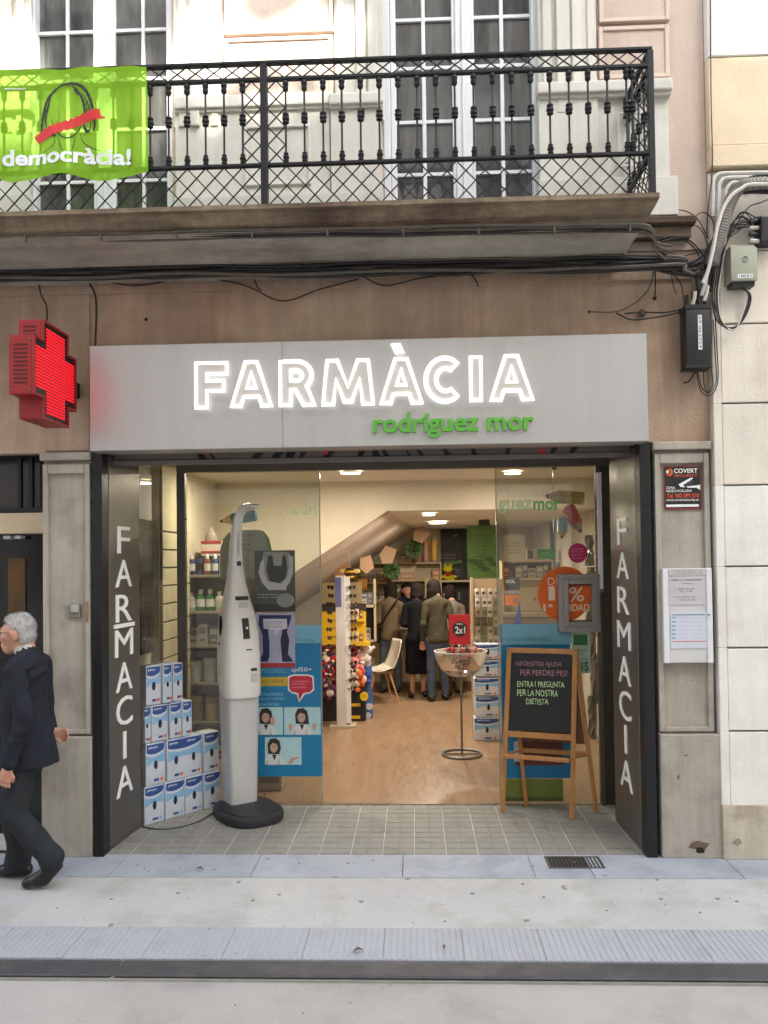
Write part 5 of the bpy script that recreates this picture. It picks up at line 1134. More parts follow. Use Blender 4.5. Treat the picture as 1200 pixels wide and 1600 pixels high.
# hanging inflatable pencils
def infl(name, label, p0, p1, Y, r_, col, tipc):
    a = Vector((ax(*p0,Y), Y, az(*p0,Y))); b = Vector((ax(*p1,Y), Y, az(*p1,Y))); d = b-a; t = thing(name, label, 'inflatable', tuple(a)); L_ = d.length; t.rotation_euler = d.to_track_quat('Z','Y').to_euler()
    MB().lathe([(r_*.6,0),(r_*.95,r_*.2),(r_,r_*.5),(r_,L_*.66)], n=6).build('barrel', flat(*col,.3), t); MB().lathe([(r_,L_*.66),(r_*.35,L_*.9)], n=6).build('cone', flat(*tipc,.3), t); MB().lathe([(r_*.35,L_*.9),(r_*.1,L_)], n=6).build('tip', flat(70,52,36,.4), t)
    MB().tube([(0,0,L_*.4),(0,0,L_*.4)], .001, 3) if False else None
infl('inflatable_pencil', 'yellow hanging inflatable pencil behind the upper right pane', (913,779), (850,775), YG+.35, .062, (214,190,70), (226,206,150))
infl('inflatable_pencil', 'pink hanging inflatable pencil below the yellow one', (886,790), (908,832), YG+.38, .06, (226,98,96), (170,166,160))
infl('inflatable_pencil', 'small blue hanging inflatable pencil below the yellow one', (879,808), (878,842), YG+.4, .045, (112,180,200), (190,164,110))
infl('inflatable_pencil', 'blue inflatable pencil hanging behind the arm of the scale', (402,805), (343,815), YG+.4, .055, (110,168,200), (214,196,150))
# slat wall and dark screen behind the angled left pane
sw = thing('slat_wall', 'cream slatted wall panel behind the angled left pane', 'wall panel')
MB().box(-2.098, -2.092, 1.2, 1.98, .3, 2.78).build('backing', flat(70,60,48), sw); m_sl = mat('slat_cream', srgb(206,194,162), .6)
ss = 2.78
for k in range(16): hgt = .55 if k == 0 else .137; MB().box(-2.091, -2.075, 1.2, 1.98, ss-hgt, ss).build('slat', m_sl, sw, bevel=.002); ss -= hgt+.014
dk = thing('dark_screen', 'tall black display screen beside the left steel panel', 'screen')
MB().box(-2.155, -2.125, .62, 1.12, az(230,1022,.9), az(230,812,.9)).build('screen', mat('screen_black', srgb(26,20,17), .25), dk, bevel=.004); MB().box(-2.158, -2.14, .62, 1.12, az(230,811,.9), az(230,738,.9)).build('mount', flat(196,194,186), dk)
cb = thing('floor_carton', 'beige carton on the shop floor right of the scale', 'carton'); x0, x1, z0, z1 = rect(402, 1216, 440, 1243, 1.5); MB().box(x0, x1, 1.5, 1.75, .003, .2).build('body', flat(176,164,130), cb, bevel=.01, seg=2); MB().box(x0+.02, x1-.02, 1.497, 1.4995, .07, .12).build('label_strip', flat(120,110,90), cb)
# right rear shelves and goods seen through the right pane
yx = 5.5
shelf_unit('right_shelves', 'pale shelves of cartons behind the right pane', (784,876,866,960), (877,905,960), (786,864), yx, .28, m_shelf)
shelf_fill(788, 800, 903, yx, [BX((206,96,60),(230,200,170),.07,.1,.15,'orange-red carton'), BX((196,140,120),(220,210,200),.06,.1,.15,'salmon carton')], 'on the right rear shelf', 'goods on the right rear shelves')
shelf_fill(806, 862, 903, yx, [BX((150,138,110),(190,180,150),.09,.1,.16,'tan carton'), BX((120,110,92),(180,170,150),.07,.1,.19,'brown carton'), BX((170,164,140),(110,110,96),.1,.1,.13,'khaki carton')], 'right of the orange ones on the right rear shelf', 'goods on the right rear shelves')
pw = thing('white_poster', 'cream printed poster on top of the right rear shelves', 'poster'); card('sheet', (789,836,820,875), yx-.02, flat(206,200,176), pw, .01); lines('fine_print', (793,846,816,866), 4, yx-.022, flat(130,120,100), pw)
gbx = thing('green_carton', 'bright green carton on top of the right rear shelves', 'carton'); card('body', (841,858,868,873), yx, flat(44,150,56), gbx, .1, bevel=.003); lines('fine_print', (844,861,864,869), 2, yx-.002, flat(150,210,150), gbx)
bx2 = thing('photo_carton', 'pale carton with dark picture beside the bright green carton', 'carton'); card('body', (823,857,840,875), yx+.01, flat(176,168,146), bx2, .1); card('picture', (825,860,833,873), yx+.007, flat(92,84,70), bx2, .002)
sl2 = thing('sol_sign', 'dark grey SOL sign above an orange carton behind the right pane', 'sign'); card('plate', (789,902,812,922), 3.9, flat(62,62,58), sl2, .01); gtext('SOL', 791, 906, 805, 911, wht, sl2, .01, y=3.898, name='print'); card('rail', (788,923,812,928), 3.9, flat(150,140,140), sl2, .02)
oc = thing('orange_carton', 'orange carton below the SOL sign', 'carton'); card('body', (791,931,811,946), 3.9, flat(220,124,52), oc, .08, bevel=.002); card('label_panel', (802,934,809,941), 3.897, flat(170,120,110), oc, .002)
bf = thing('blue_flag_card', 'blue corner card beside the seated pharmacist', 'card'); poly('sheet', [(812,938),(815,975),(803,975)], 4.4, flat(60,80,150), bf, .006); card('foot', (802,974,816,977), 4.4, flat(60,80,150), bf, .03)
ks = thing('side_counter', 'low dark counter below the right rear shelves', 'counter'); card('body', (786,962,890,1100), 5.3, flat(120,108,88), ks, .4); card('worktop', (784,958,892,964), 5.27, flat(150,136,110), ks, .45)
pr2 = thing('right_wall_unit', 'tall bluish glazed wall cabinet behind the upper right pane', 'cabinet'); card('body', (866,780,925,1000), 5.9, flat(72,78,76), pr2, .3); card('blue_header', (862,790,930,832), 5.86, flat(70,110,128), pr2, .03)
for py in (860,890,920,950): card('shelf_board', (868,py,924,py+2), 5.84, flat(120,112,96), pr2, .05)
sn2 = MB()
ba = thing('hanging_bag', 'shiny clear bags hanging at the right edge of the window', 'bag'); 
for k, (px, py, h_) in enumerate(((921,860,50),(924,905,40),(922,945,60),(925,1000,60),(929,1060,80),(926,1120,70))):
    x, z = at(px, py, YG+.12); mb = MB(); hh_ = h_/200
    mb.grid(lambda u,v: (x+(u-.5)*.07+R.uniform(-.006,.006), YG+.12-.03*math.sin(math.pi*u)+R.uniform(-.008,.008), z-hh_/2+v*hh_), 5, 8); mb.build('bag', mat('cellophane', srgb(190,182,164), .15, var=.3, vs=40), ba)
for k, py in enumerate((859,889,919,949)):
    shelf_fill(869, 923, py, 5.82, [BX((196,188,166),(120,130,140),.08,.06,.17,'cream carton'), BX((150,168,176),(226,226,220),.07,.06,.19,'blue-grey carton'), BX((206,150,96),(226,214,190),.07,.06,.14,'orange carton'), BT('bottle',(120,150,100),(226,226,220),.06,.18,'green bottle'), BX((222,220,214),(160,60,60),.09,.06,.15,'white carton')][k:]+[BX((170,160,140),(90,90,96),.08,.06,.16,'taupe carton')], 'on the %s shelf of the right wall cabinet' % ORD[k], 'goods on the right wall cabinet')
shelf_fill(616, 650, 879, ys_, [BX((196,176,140),(120,96,70),.14,.12,.1,'flat tan carton')], 'on top of the rear shelves', 'cartons on the rear shelves')
shelf_fill(560, 738, 983, 7.02, [BX((206,200,190),(90,120,170),.09,.08,.13,'white counter carton'), BX((96,140,96),(220,220,210),.07,.08,.16,'green counter carton'), BX((190,90,70),(226,214,200),.08,.08,.12,'red counter carton'), BX((150,150,160),(60,70,100),.1,.08,.18,'grey counter carton')], 'on the sales counter', 'cartons on the counter')

# ---------------------------------------------------------------- people: one continuous skin from a distance field
def cap(a, b, ra, rb, sy=1.0, sx=1.0): return (np.array(a, float), np.array(b, float), ra, rb, sx, sy)
def field(P, prims, k, lo, res):
    "smooth union; each piece is only worked out inside its own box"
    n = P.shape[:3]; out = np.full(n, .25, np.float32)
    for a, b, ra, rb, sx, sy in prims:
        r_ = max(ra, rb)*np.array([sx, sy, 1.0])*max(1, 1/min(sx, sy, 1))+k+.035
        i0 = np.clip(np.floor((np.minimum(a, b)-r_-lo)/res).astype(int), 0, None); i1 = np.minimum(np.ceil((np.maximum(a, b)+r_-lo)/res).astype(int)+1, n)
        if np.any(i1 <= i0): continue
        sl_ = tuple(slice(u, v) for u, v in zip(i0, i1)); o_ = out[sl_]
        sc_ = np.array([1/sx, 1/sy, 1.0], np.float32); p = (P[sl_]-a.astype(np.float32))*sc_; ba = ((b-a)*sc_).astype(np.float32); L2 = float(ba@ba)
        h_ = np.clip((p@ba)/L2, 0, 1) if L2 > 1e-9 else np.zeros(p.shape[:-1], np.float32)
        q = p-h_[..., None]*ba; d = (np.sqrt((q*q).sum(-1))-(ra+(rb-ra)*h_))*min(sx, sy, 1.0)
        hh = np.clip(.5+.5*(o_-d)/k, 0, 1); out[sl_] = o_*(1-hh)+d*hh-k*hh*(1-hh)
    return out
def nets(groups, lo, hi, res):
    "groups: (tag index, blend, prims, cut, fold). Surface nets -> verts, quads, material index"
    lo = np.array(lo); n = np.ceil((np.array(hi)-lo)/res).astype(int)+1
    g = np.stack(np.meshgrid(*[lo[i]+res*np.arange(n[i]) for i in range(3)], indexing='ij'), -1).astype(np.float32)
    V = None
    for tg_, k, prims, cut, fold in groups:
        d = field(g, prims, k, lo, res)
        if fold:
            if callable(fold): d = d+fold(g); am, fr = 0, 1
            else: am, fr = fold
            x, y, z = g[...,0], g[...,1], g[...,2]
            d = d+am*(np.sin(fr*(z*1.0+x*.8)+3*np.sin(fr*.45*y+2*x*fr*.2))*.6+np.sin(fr*.6*z-fr*.9*y+1.3)*.4)
        if cut is not None: d = np.maximum(d, cut(g))
        if V is None: V = d; I = np.full(d.shape, tg_, np.int8)
        else: I = np.where(d < V, np.int8(tg_), I); V = np.minimum(V, d)
    s = V < 0; c = n-1
    acc = np.zeros((*c, 3), np.float32); cnt = np.zeros(tuple(c), np.float32)
    cor = lambda o: tuple(slice(o[i], o[i]+c[i]) for i in range(3))
    for ax_ in range(3):
        oth = [i for i in range(3) if i != ax_]
        for u in (0,1):
            for v in (0,1):
                o = [0,0,0]; o[oth[0]] = u; o[oth[1]] = v; e = list(o); e[ax_] = 1
                va, vb = V[cor(o)], V[cor(e)]; m_ = (va < 0) != (vb < 0); t = np.where(m_, va/np.where(m_, va-vb, 1), 0)
                for i in range(3): acc[..., i] += np.where(m_, o[i]+(t if i == ax_ else 0), 0)
                cnt += m_
    act = cnt > 0; idx = np.full(tuple(c), -1); ii = np.argwhere(act); idx[act] = np.arange(len(ii))
    vs = (ii+acc[act]/cnt[act][:, None])*res+lo; fs = []
    mi = I[tuple(np.clip(np.round((vs-lo)/res).astype(int), 0, n-1).T)]
    for ax_ in range(3):
        b1, b2 = [(1,2),(2,0),(0,1)][ax_]
        sl0 = [slice(1,-1)]*3; sl0[ax_] = slice(0,-1); sl1 = list(sl0); sl1[ax_] = slice(1,None)
        a, b = s[tuple(sl0)], s[tuple(sl1)]; ch = np.argwhere(a != b)
        if not len(ch): continue
        off = np.ones(3, int); off[ax_] = 0; pos = ch+off; fl = a[tuple(ch.T)]
        q = []
        for d1, d2 in ((-1,-1),(0,-1),(0,0),(-1,0)):
            w_ = pos.copy(); w_[:, b1] += d1; w_[:, b2] += d2; q.append(idx[tuple(w_.T)])
        q = np.stack(q, 1); q[~fl] = q[~fl][:, ::-1]; fs.append(q)
    return vs, np.concatenate(fs), mi
def skin_mesh(name, groups, lo, hi, res, mats, parent, smooth_it=1):
    vs, fs, mi = nets(groups, lo, hi, res)
    me = bpy.data.meshes.new(name); me.from_pydata(vs.tolist(), [], fs.tolist())
    for m_ in mats: me.materials.append(m_)
    fm = np.take(mi, fs[:, 0]); me.polygons.foreach_set('material_index', fm.astype(np.int32)); me.polygons.foreach_set('use_smooth', [True]*len(fs))
    b = bmesh.new(); b.from_mesh(me)
    for _ in range(smooth_it): bmesh.ops.smooth_vert(b, verts=b.verts, factor=.5, use_axis_x=True, use_axis_y=True, use_axis_z=True)
    b.to_mesh(me); b.free(); me.update()
    o = bpy.data.objects.new(name, me); C.objects.link(o); o.parent = parent; return o
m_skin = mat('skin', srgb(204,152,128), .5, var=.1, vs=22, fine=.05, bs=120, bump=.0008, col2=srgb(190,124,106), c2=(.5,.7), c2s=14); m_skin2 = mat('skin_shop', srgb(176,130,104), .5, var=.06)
def cloth(name, rgb, **k): return mat(name, srgb(*rgb), .9, var=.12, vs=9, bump=.0012, bs=220, spec=.2, fine=.12, **k)
def hand(prims, w_, d, side, curl, sp=.6, s=.9):
    "palm and five fingers: w_ wrist, d direction to the fingertips, side the palm's width axis, curl bends the fingers to this side"
    d = Vector(d).normalized(); sv = Vector(side); sv = (sv-d*sv.dot(d)).normalized(); cu = Vector(curl); cu = (cu-d*cu.dot(d)-sv*cu.dot(sv)).normalized(); w_ = Vector(w_)
    prims.append(cap(w_, w_+d*.03*s, .022*s, .026*s)); 
    for k in range(4): f = (k-1.5)*.019*s; prims.append(cap(w_+d*.02*s+sv*f*.6, w_+d*.085*s+sv*f, .017*s, .013*s))
    for k, L_ in enumerate((.068,.078,.073,.055)):
        f = (k-1.5)*.021*s; L_ *= s; a = w_+d*.085*s+sv*f; b = a+d*L_*.5+cu*L_*.18+sv*f*.15; c_ = b+d*L_*.33+cu*L_*.4; prims.append(cap(a, b, .0105*s, .0095*s)); prims.append(cap(b, c_, .0095*s, .0078*s))
    a = w_+d*.025*s-sv*.022*s; b = a+d*.035*s-sv*.028*s+cu*.012*s; prims.append(cap(a, b, .015*s, .012*s)); prims.append(cap(b, b+d*.032*s-sv*.006*s+cu*.012*s, .0115*s, .009*s))
def head_prims(c, f, s=1.0):
    "c head centre; f forward unit (x,y); returns skin prims"
    c = Vector(c); f = Vector((f[0], f[1], 0)); l = Vector((-f[1], f[0], 0)); u = Vector((0,0,1))
    P = lambda a, b, d_: tuple(c+f*a*s+l*b*s+u*d_*s)
    pr = [cap(P(-.015,0,.035), P(-.02,0,.03), .088*s, .088*s), cap(P(.03,0,.02), P(.035,0,-.02), .07*s, .066*s), cap(P(.05,0,-.06), P(.065,0,-.085), .046*s, .032*s), cap(P(-.0,0,-.06), P(.05,0,-.085), .05*s, .04*s)]
    pr += [cap(P(.092,0,.012), P(.118,0,-.028), .011*s, .0165*s), cap(P(.09,-.03,.03), P(.09,.03,.03), .014*s, .014*s), cap(P(.094,-.014,-.057), P(.094,.014,-.057), .0105*s, .0105*s), cap(P(.09,-.012,-.072), P(.09,.012,-.072), .011*s, .011*s)]
    for q in (-1,1): pr += [cap(P(-.012,q*.082,.015), P(-.02,q*.084,-.022), .02*s, .013*s, 1, 1), cap(P(.055,q*.05,-.01), P(.06,q*.045,-.02), .03*s, .026*s)]
    return pr, P
# ---- the walker at the left edge
mx_, my_ = -2.42, -.43
wk = thing('person', 'grey-haired person in navy jacket and glasses walking out at the left edge', 'person', (mx_, my_, 0), rad(-90)); wk.scale = (.975,.975,.975)
# local frame: forward is -y, his left (towards the viewer) is +x
def Q(f, x, z): return (x, -f, z)
hc = Q(.05, 0, 1.565)
hp, HP = head_prims(hc, (0,-1), 1.0)
skin_ = hp+[cap(Q(-.005,0,1.47), Q(.02,0,1.53), .058, .056)]
hand(skin_, Q(-.005,.24,.785), Q(.3,.0,-1), Q(1,0,.2), Q(.3,-1,0))
hand(skin_, Q(-.085,-.17,.915), Q(-.9,0,-.2), Q(.1,0,1), Q(0,1,-.3))
jk = [cap(Q(-.015,0,1.34), Q(.0,0,1.05), .14, .135, .8, 1.12), cap(Q(-.025,-.14,1.375), Q(-.025,.14,1.375), .06, .06), cap(Q(-.005,0,1.08), Q(-.025,0,.7), .142, .192, .92, 1.0), cap(Q(-.035,0,1.37), Q(-.03,0,1.425), .088, .066), cap(Q(.06,0,1.25), Q(.06,0,1.0), .09, .1, .9, 1.2)]
jl = [cap(Q(-.02,.185,1.36), Q(-.1,.225,1.07), .066, .054), cap(Q(-.1,.225,1.07), Q(-.012,.235,.81), .054, .044)]
jr = [cap(Q(-.02,-.18,1.36), Q(-.03,-.2,1.1), .065, .052), cap(Q(-.03,-.2,1.1), Q(-.075,-.17,.94), .052, .044)]
tr = [cap(Q(.0,.0,.9), Q(.0,0,.8), .135, .13, .85, 1.05), cap(Q(-.01,.08,.82), Q(.03,.095,.455), .1, .08), cap(Q(.03,.095,.455), Q(-.185,.1,.22), .08, .07), cap(Q(-.185,.1,.22), Q(-.2,.1,.19), .072, .076),
      cap(Q(.0,-.08,.82), Q(.115,-.085,.46), .098, .078), cap(Q(.115,-.085,.46), Q(.1,-.09,.1), .078, .07), cap(Q(.1,-.09,.12), Q(.1,-.09,.085), .072, .075)]
shp = [cap(Q(-.235,.1,.165), Q(-.13,.1,.06), .038, .042), cap(Q(-.13,.1,.06), Q(-.05,.1,.034), .041, .03), cap(Q(-.25,.1,.14), Q(-.17,.1,.045), .028, .024),
       cap(Q(.045,-.09,.05), Q(.165,-.09,.045), .042, .04), cap(Q(.165,-.09,.045), Q(.26,-.09,.033), .04, .028)]
m_navy = cloth('navy_jacket', (40,42,50)); m_trou = cloth('charcoal_trousers', (46,49,51)); m_shoe = mat('black_leather', srgb(24,23,23), .35, var=.1); m_blk = cloth('dark_top', (28,28,30))
cutz = lambda z0: (lambda g: z0-g[...,2])
def jfold(g):
    "tailored back: centre seam, vent, a pocket flap, drag folds from the shoulder blades"
    x, y, z = g[...,0], g[...,1], g[...,2]
    seam = .005*np.exp(-(x/.007)**2)*(y > 0)*(z < 1.38); vent = .012*np.exp(-((x-.004)/.006)**2)*(y > 0)*(z < .95)
    flap = -.005*((np.abs(y-.01) < .075) & (np.abs(z-.93) < .03) & (x > 0)) + .004*np.exp(-((z-.9)/.006)**2)*(np.abs(y-.01) < .08)*(x > 0)
    side = .004*np.exp(-((y-.055-.02*np.sin(z*6))/.007)**2)*(np.abs(x) > .05)
    drag = .0065*np.sin(38*z+26*np.abs(x)+5*np.sin(9*z))*np.clip((z-.95)*2.2, 0, .8)+.006*np.sin(30*x+18*y+4*np.sin(7*z))*np.clip(1.1-z, 0, .35)*2.4
    return seam+vent+flap+side+drag
def sfold(g):
    x, y, z = g[...,0], g[...,1], g[...,2]
    return .0055*np.sin(62*z+22*y+3*np.sin(14*z))*np.exp(-((z-1.06)/.12)**2)+.0035*np.sin(40*z-30*y)+.004*np.exp(-((z-.835)/.004)**2)
GR = [(1,.022,jk,cutz(.745),jfold), (1,.02,jl,None,sfold), (1,.03,jr,None,(.0035,34)), (2,.03,tr,None,(.009,24)), (3,.02,shp,None,None), (4,.012,[cap(Q(-.014,0,1.43), Q(.002,0,1.468), .069, .065)],None,None), (0,.014,skin_,None,None)]
body = skin_mesh('body', GR, (-.36,-.45,-.005), (.36,.46,1.70), .0072, [m_skin, m_navy, m_trou, m_shoe, mat('pale_shirt', srgb(186,182,174), .8)], wk, 1)
m_grey = mat('grey_hair', srgb(176,174,170), .7, var=.25, vs=30, stretch=(1,1,3), bump=.004, bs=90)
c_ = Vector(hc)
hg = [cap(tuple(c_+Vector((0,.019,.042))), tuple(c_+Vector((0,.022,.01))), .0935, .087), cap(tuple(c_+Vector((0,-.03,.068))), tuple(c_+Vector((0,.015,.07))), .062, .07), cap(tuple(c_+Vector((0,.05,-.02))), tuple(c_+Vector((0,.055,-.055))), .05, .04, 1, 1.2), cap(tuple(c_+Vector((-.055,.0,.02))), tuple(c_+Vector((-.06,.01,-.01))), .035, .025), cap(tuple(c_+Vector((.055,.0,.02))), tuple(c_+Vector((.06,.01,-.01))), .035, .025)]
def hcut(g):
    y, z = g[...,1]-hc[1], g[...,2]-hc[2]; fr = .048-np.clip(.12+.0-z*1.0, 0, .2)*0
    return np.maximum(-(y+.055+np.clip(z-.03,0,.1)*.35), -(z+.075))+0*y
def hcut2(g):
    y, z = g[...,1]-hc[1], g[...,2]-hc[2]
    a = -(y-.012)-np.clip(z-.045, -.02, .06)*1.6       # hairline runs up and forward from the ear
    return np.maximum(a, -(z+.078))
hm = skin_mesh('hair', [(0,.03,hg,hcut2,(.002,90))], (-.13,-.22,1.44), (.13,.14,1.72), .0075, [m_grey], wk, 1)
st_h = MB()
hv = [(v_.co.copy(), v_.normal.copy()) for v_ in hm.data.vertices]
for k in range(1300):
    p, n_ = R.choice(hv); d_ = Vector((R.gauss(0,.25), .75, -.55+R.gauss(0,.3))); d_ = (d_-n_*d_.dot(n_)).normalized(); s_ = d_.cross(n_).normalized()*R.uniform(.0012,.0026); L_ = R.uniform(.015,.032)
    st_h.add([p-s_+n_*.0005, p+s_+n_*.0005, p+d_*L_*.6+n_*.0028+s_*.7, p+d_*L_+n_*R.uniform(.0,.0035)], [(0,1,2,3)])
st_h.build('hair_strands', mat('grey_strands', srgb(186,184,180), .6, var=.35, vs=60), wk)
bw_h = MB()
for q in (-1,1): bw_h.tube([HP(.1, q*.014, .036), HP(.1, q*.034, .043), HP(.088, q*.052, .036)], [.004,.0055,.003], 6)
bw_h.build('eyebrows', mat('grey_brow', srgb(120,112,106), .8, var=.3, vs=90), wk)
MB().tube([HP(.098,-.024,-.064), HP(.1045,0,-.0655), HP(.098,.024,-.064)], .0022, 5).build('mouth', mat('lip', srgb(150,92,84), .6), wk)
# (the shirt collar is part of the continuous body)
gl_ = MB()
for q in (-1,1):
    o_ = Vector(HP(.108, q*.034, .014)); gl_.tube([(o_.x+.024*math.cos(i*.524), o_.y, o_.z+.018*math.sin(i*.524)) for i in range(12)], .0022, 5, True)
    gl_.tube([HP(.106, q*.058, .018), HP(.05, q*.085, .02), HP(-.03, q*.088, .012)], .003, 5)
gl_.tube([HP(.112,-.01,.018), HP(.116,0,.02), HP(.112,.01,.018)], .002, 5); gl_.build('glasses', mat('metal_frame', srgb(90,88,86), .3, .7), wk, smooth=True)
ey = MB()
for q in (-1,1): ey.ell(HP(.094, q*.033, .012), (.012,.009,.007), 8, 6)
ey.build('eyes', mat('eye', srgb(54,46,44), .3), wk, smooth=True)
bt = MB()
for f_, z_ in ((.165,.98),(.168,1.08)): bt.ell(Q(f_,.0,z_), (.01,.006,.01), 8, 6)
bt.build('buttons', m_shoe, wk)
# ---- customers seen from behind at the counter
def customer(label, px, Y, H, mats, kind, rz=180, arms='fwd', lean=.05, hairlen=.0, skirt=False, strap=False, bald=False, seat=None, zoff=0.0, hx=0.0):
    X = ax(px, 1000, Y); t = thing('person', label, 'person', (X, Y, zoff), rad(rz), 'customers in the shop'); s = H/1.7
    F = lambda f, x, z: (x*s, -(f+lean*max(0, z-.9)/.7)*s, z*s)
    sk, hp_ = [], None
    hd = F(.09, hx, 1.555); hp_, HP_ = head_prims(hd, (0,-1), s); sk += hp_+[cap(F(0,0,1.43), F(.02,0,1.54), .052*s, .05*s)]
    top = [cap(F(0,0,1.34), F(0,0,1.08), .132*s, .118*s, .74, 1.06), cap(F(-.01,-.125,1.375), F(-.01,.125,1.375), .055*s, .055*s), cap(F(0,0,1.1), F(0,0,.86), .122*s, .168*s, .82, 1.02), cap(F(-.01,0,1.4), F(0,0,1.44), .07*s, .055*s)]
    ar = []
    for q in (-1,1):
        if arms == 'fwd': e_, w_ = F(-.02, q*.205, 1.1), F(.2, q*.16, 1.05)
        else: e_, w_ = F(-.04, q*.215, 1.08), F(.05, q*.21, .85)
        ar += [cap(F(0, q*.165, 1.35), e_, .055*s, .045*s), cap(e_, w_, .048*s, .038*s)]; d_ = Vector(w_)-Vector(e_); hand(sk, w_, d_, (1,0,0), (0,0,-1), s=s)
    lg, shs = [cap(F(0,0,.9), F(0,0,.84), .145*s, .14*s, .85, 1.0)], []
    for q, ff in ((-1,.03),(1,-.03)):
        if skirt: lg += [cap(F(0,q*.05,.85), F(0,q*.05,.34), .13*s, .14*s, .9)]; sk += [cap(F(ff,q*.08,.45), F(ff,q*.08,.08), .05*s, .034*s)]
        else: lg += [cap(F(0,q*.085,.84), F(ff+.02,q*.1,.46), .09*s, .066*s), cap(F(ff+.02,q*.1,.46), F(ff,q*.105,.09), .066*s, .06*s)]
        shs += [cap(F(ff-.04,q*.105,.045), F(ff+.1,q*.11,.045), .042*s, .04*s), cap(F(ff+.1,q*.11,.04), F(ff+.17,q*.115,.032), .038*s, .028*s)]
    G = [(1,.03*s,top+ar,cutz(.82*s),(.004,24)), (2,.03*s,lg,cutz(.36*s) if skirt else None,(.004,22)), (3,.02*s,shs,None,None), (0,.014*s,sk,None,None)]
    skin_mesh('body', G, (-.36*s,-.52*s,-.005), (.36*s,.26*s,1.72*s), .0145, [m_skin2]+list(mats), t, 1)
    hc_ = Vector(hd); hr = [cap(tuple(hc_+Vector((0,.03,.045))*s), tuple(hc_+Vector((0,.035,-.01))*s), .1*s, .098*s), cap(tuple(hc_+Vector((0,-.02,.075))*s), tuple(hc_+Vector((0,.02,.08))*s), .075*s, .085*s)]
    if hairlen: hr += [cap(tuple(hc_+Vector((-.05,.05,-.02))*s), tuple(hc_+Vector((-.045,.085,-hairlen))*s), .06*s, .045*s), cap(tuple(hc_+Vector((.05,.05,-.02))*s), tuple(hc_+Vector((.045,.085,-hairlen))*s), .06*s, .045*s), cap(tuple(hc_+Vector((0,.06,-.02))*s), tuple(hc_+Vector((0,.1,-hairlen-.02))*s), .07*s, .05*s)]
    else: hr += [cap(tuple(hc_+Vector((0,.06,-.02))*s), tuple(hc_+Vector((0,.065,-.06))*s), .06*s, .045*s)]
    def hct(g): return np.maximum(-(g[...,1]-hd[1]-.005*s)-np.clip(g[...,2]-hd[2]-.035*s, -.02, .08)*1.5, -(g[...,2]-hd[2]+(hairlen+.08)*s))
    skin_mesh('hair', [(0,.03*s,hr,hct,(.004,45))], (hd[0]-.16,hd[1]-.16,hd[2]-(hairlen+.14)*s), (hd[0]+.16,hd[1]+.2*s+.03,hd[2]+.2), .013, [kind], t, 1)
    if strap:
        st = MB(); st.tube([F(-.135+.0,-.13,1.43), F(-.15,-.04,1.32), F(-.155,.06,1.17), F(-.14,.17,1.0), F(-.05,.2,.92), F(.05,.2,.9)], .016*s, 6); st.build('bag_strap', m_shoe, t, smooth=True)
        MB().loft([rrect(.2*s,.0,z,.05,.13,16,4) for z in (.78*s,.8*s,.98*s,1.0*s)]).build('shoulder_bag', m_shoe, t, smooth=True)
    return t
jean = cloth('blue_jeans', (72,82,98)); dj = cloth('dark_jeans', (84,92,100)); m_h = mat('dark_hair', srgb(30,23,20), .85, spec=.15, var=.3, vs=30, stretch=(3,3,.6), bump=.004, bs=60); ol = cloth('olive_top', (96,82,62)); ol2 = cloth('olive_jacket', (66,60,46)); blkc = cloth('black_coat', (18,19,23)); gry = cloth('grey_top', (112,100,92))
customer('person in olive top with a shoulder strap and jeans at the counter', 610, 6.55, 1.63, (ol, dj, m_shoe), m_h, strap=True, rz=172, hairlen=.12)
customer('person in long black coat and skirt at the counter', 652, 6.15, 1.62, (blkc, blkc, m_shoe), m_h, rz=176, skirt=True, hairlen=.03)
customer('person with long dark hair in olive jacket and blue jeans seen from behind', 684, 5.85, 1.68, (ol2, jean, m_shoe), m_h, hairlen=.3, rz=190, arms='down', hx=.03)
customer('person in grey top half hidden behind the olive jacket', 708, 6.35, 1.58, (gry, cloth('brown_trousers', (96,76,60)), m_shoe), m_h, rz=200)
customer('dark haired person in navy top behind the counter', 633, 7.55, 1.6, (cloth('navy_top', (34,40,58)), dj, m_shoe), m_h, rz=20)
customer('pharmacist in pale coat behind the right rear counter', 838, 6.0, 1.55, (cloth('white_coat', (206,202,190)), dj, m_shoe), m_h, rz=-12, hairlen=.08)

# ---------------------------------------------------------------- banner on the balcony
def mk_banner():
    mt = bpy.data.materials.new('green_banner_cloth'); mt.use_nodes = True; N = mt.node_tree.nodes; L = mt.node_tree.links; N.clear()
    o = N.new('ShaderNodeOutputMaterial'); d = N.new('ShaderNodeBsdfDiffuse'); t = N.new('ShaderNodeBsdfTranslucent'); tr_ = N.new('ShaderNodeBsdfTransparent')
    col = (.34,.68,.05,1); d.inputs[0].default_value = col; t.inputs[0].default_value = (.46,.85,.07,1); tr_.inputs[0].default_value = (.5,.85,.2,1)
    a = N.new('ShaderNodeMixShader'); a.inputs[0].default_value = .4; L.new(d.outputs[0], a.inputs[1]); L.new(t.outputs[0], a.inputs[2])
    b = N.new('ShaderNodeMixShader'); b.inputs[0].default_value = .27; L.new(a.outputs[0], b.inputs[1]); L.new(tr_.outputs[0], b.inputs[2]); L.new(b.outputs[0], o.inputs[0]); return mt
YBn = YR-.06
bn_ = thing('protest_banner', 'bright green cloth banner reading democràcia! hung on the balcony railing', 'banner')
def bpos(px, py):
    "banner surface point: hangs from the rail with soft folds"
    u = (px+30)/262; v = (py-105)/170
    y = YBn-.02*math.sin(u*11+v*2.5)*(.25+v)-.024*math.sin(u*4.2+1)*v-.008*math.sin(u*23-v*4)-.03*max(0, v-.82)*math.sin(v*9)
    x, z = at(px, py, YBn); return Vector((x, y, z))
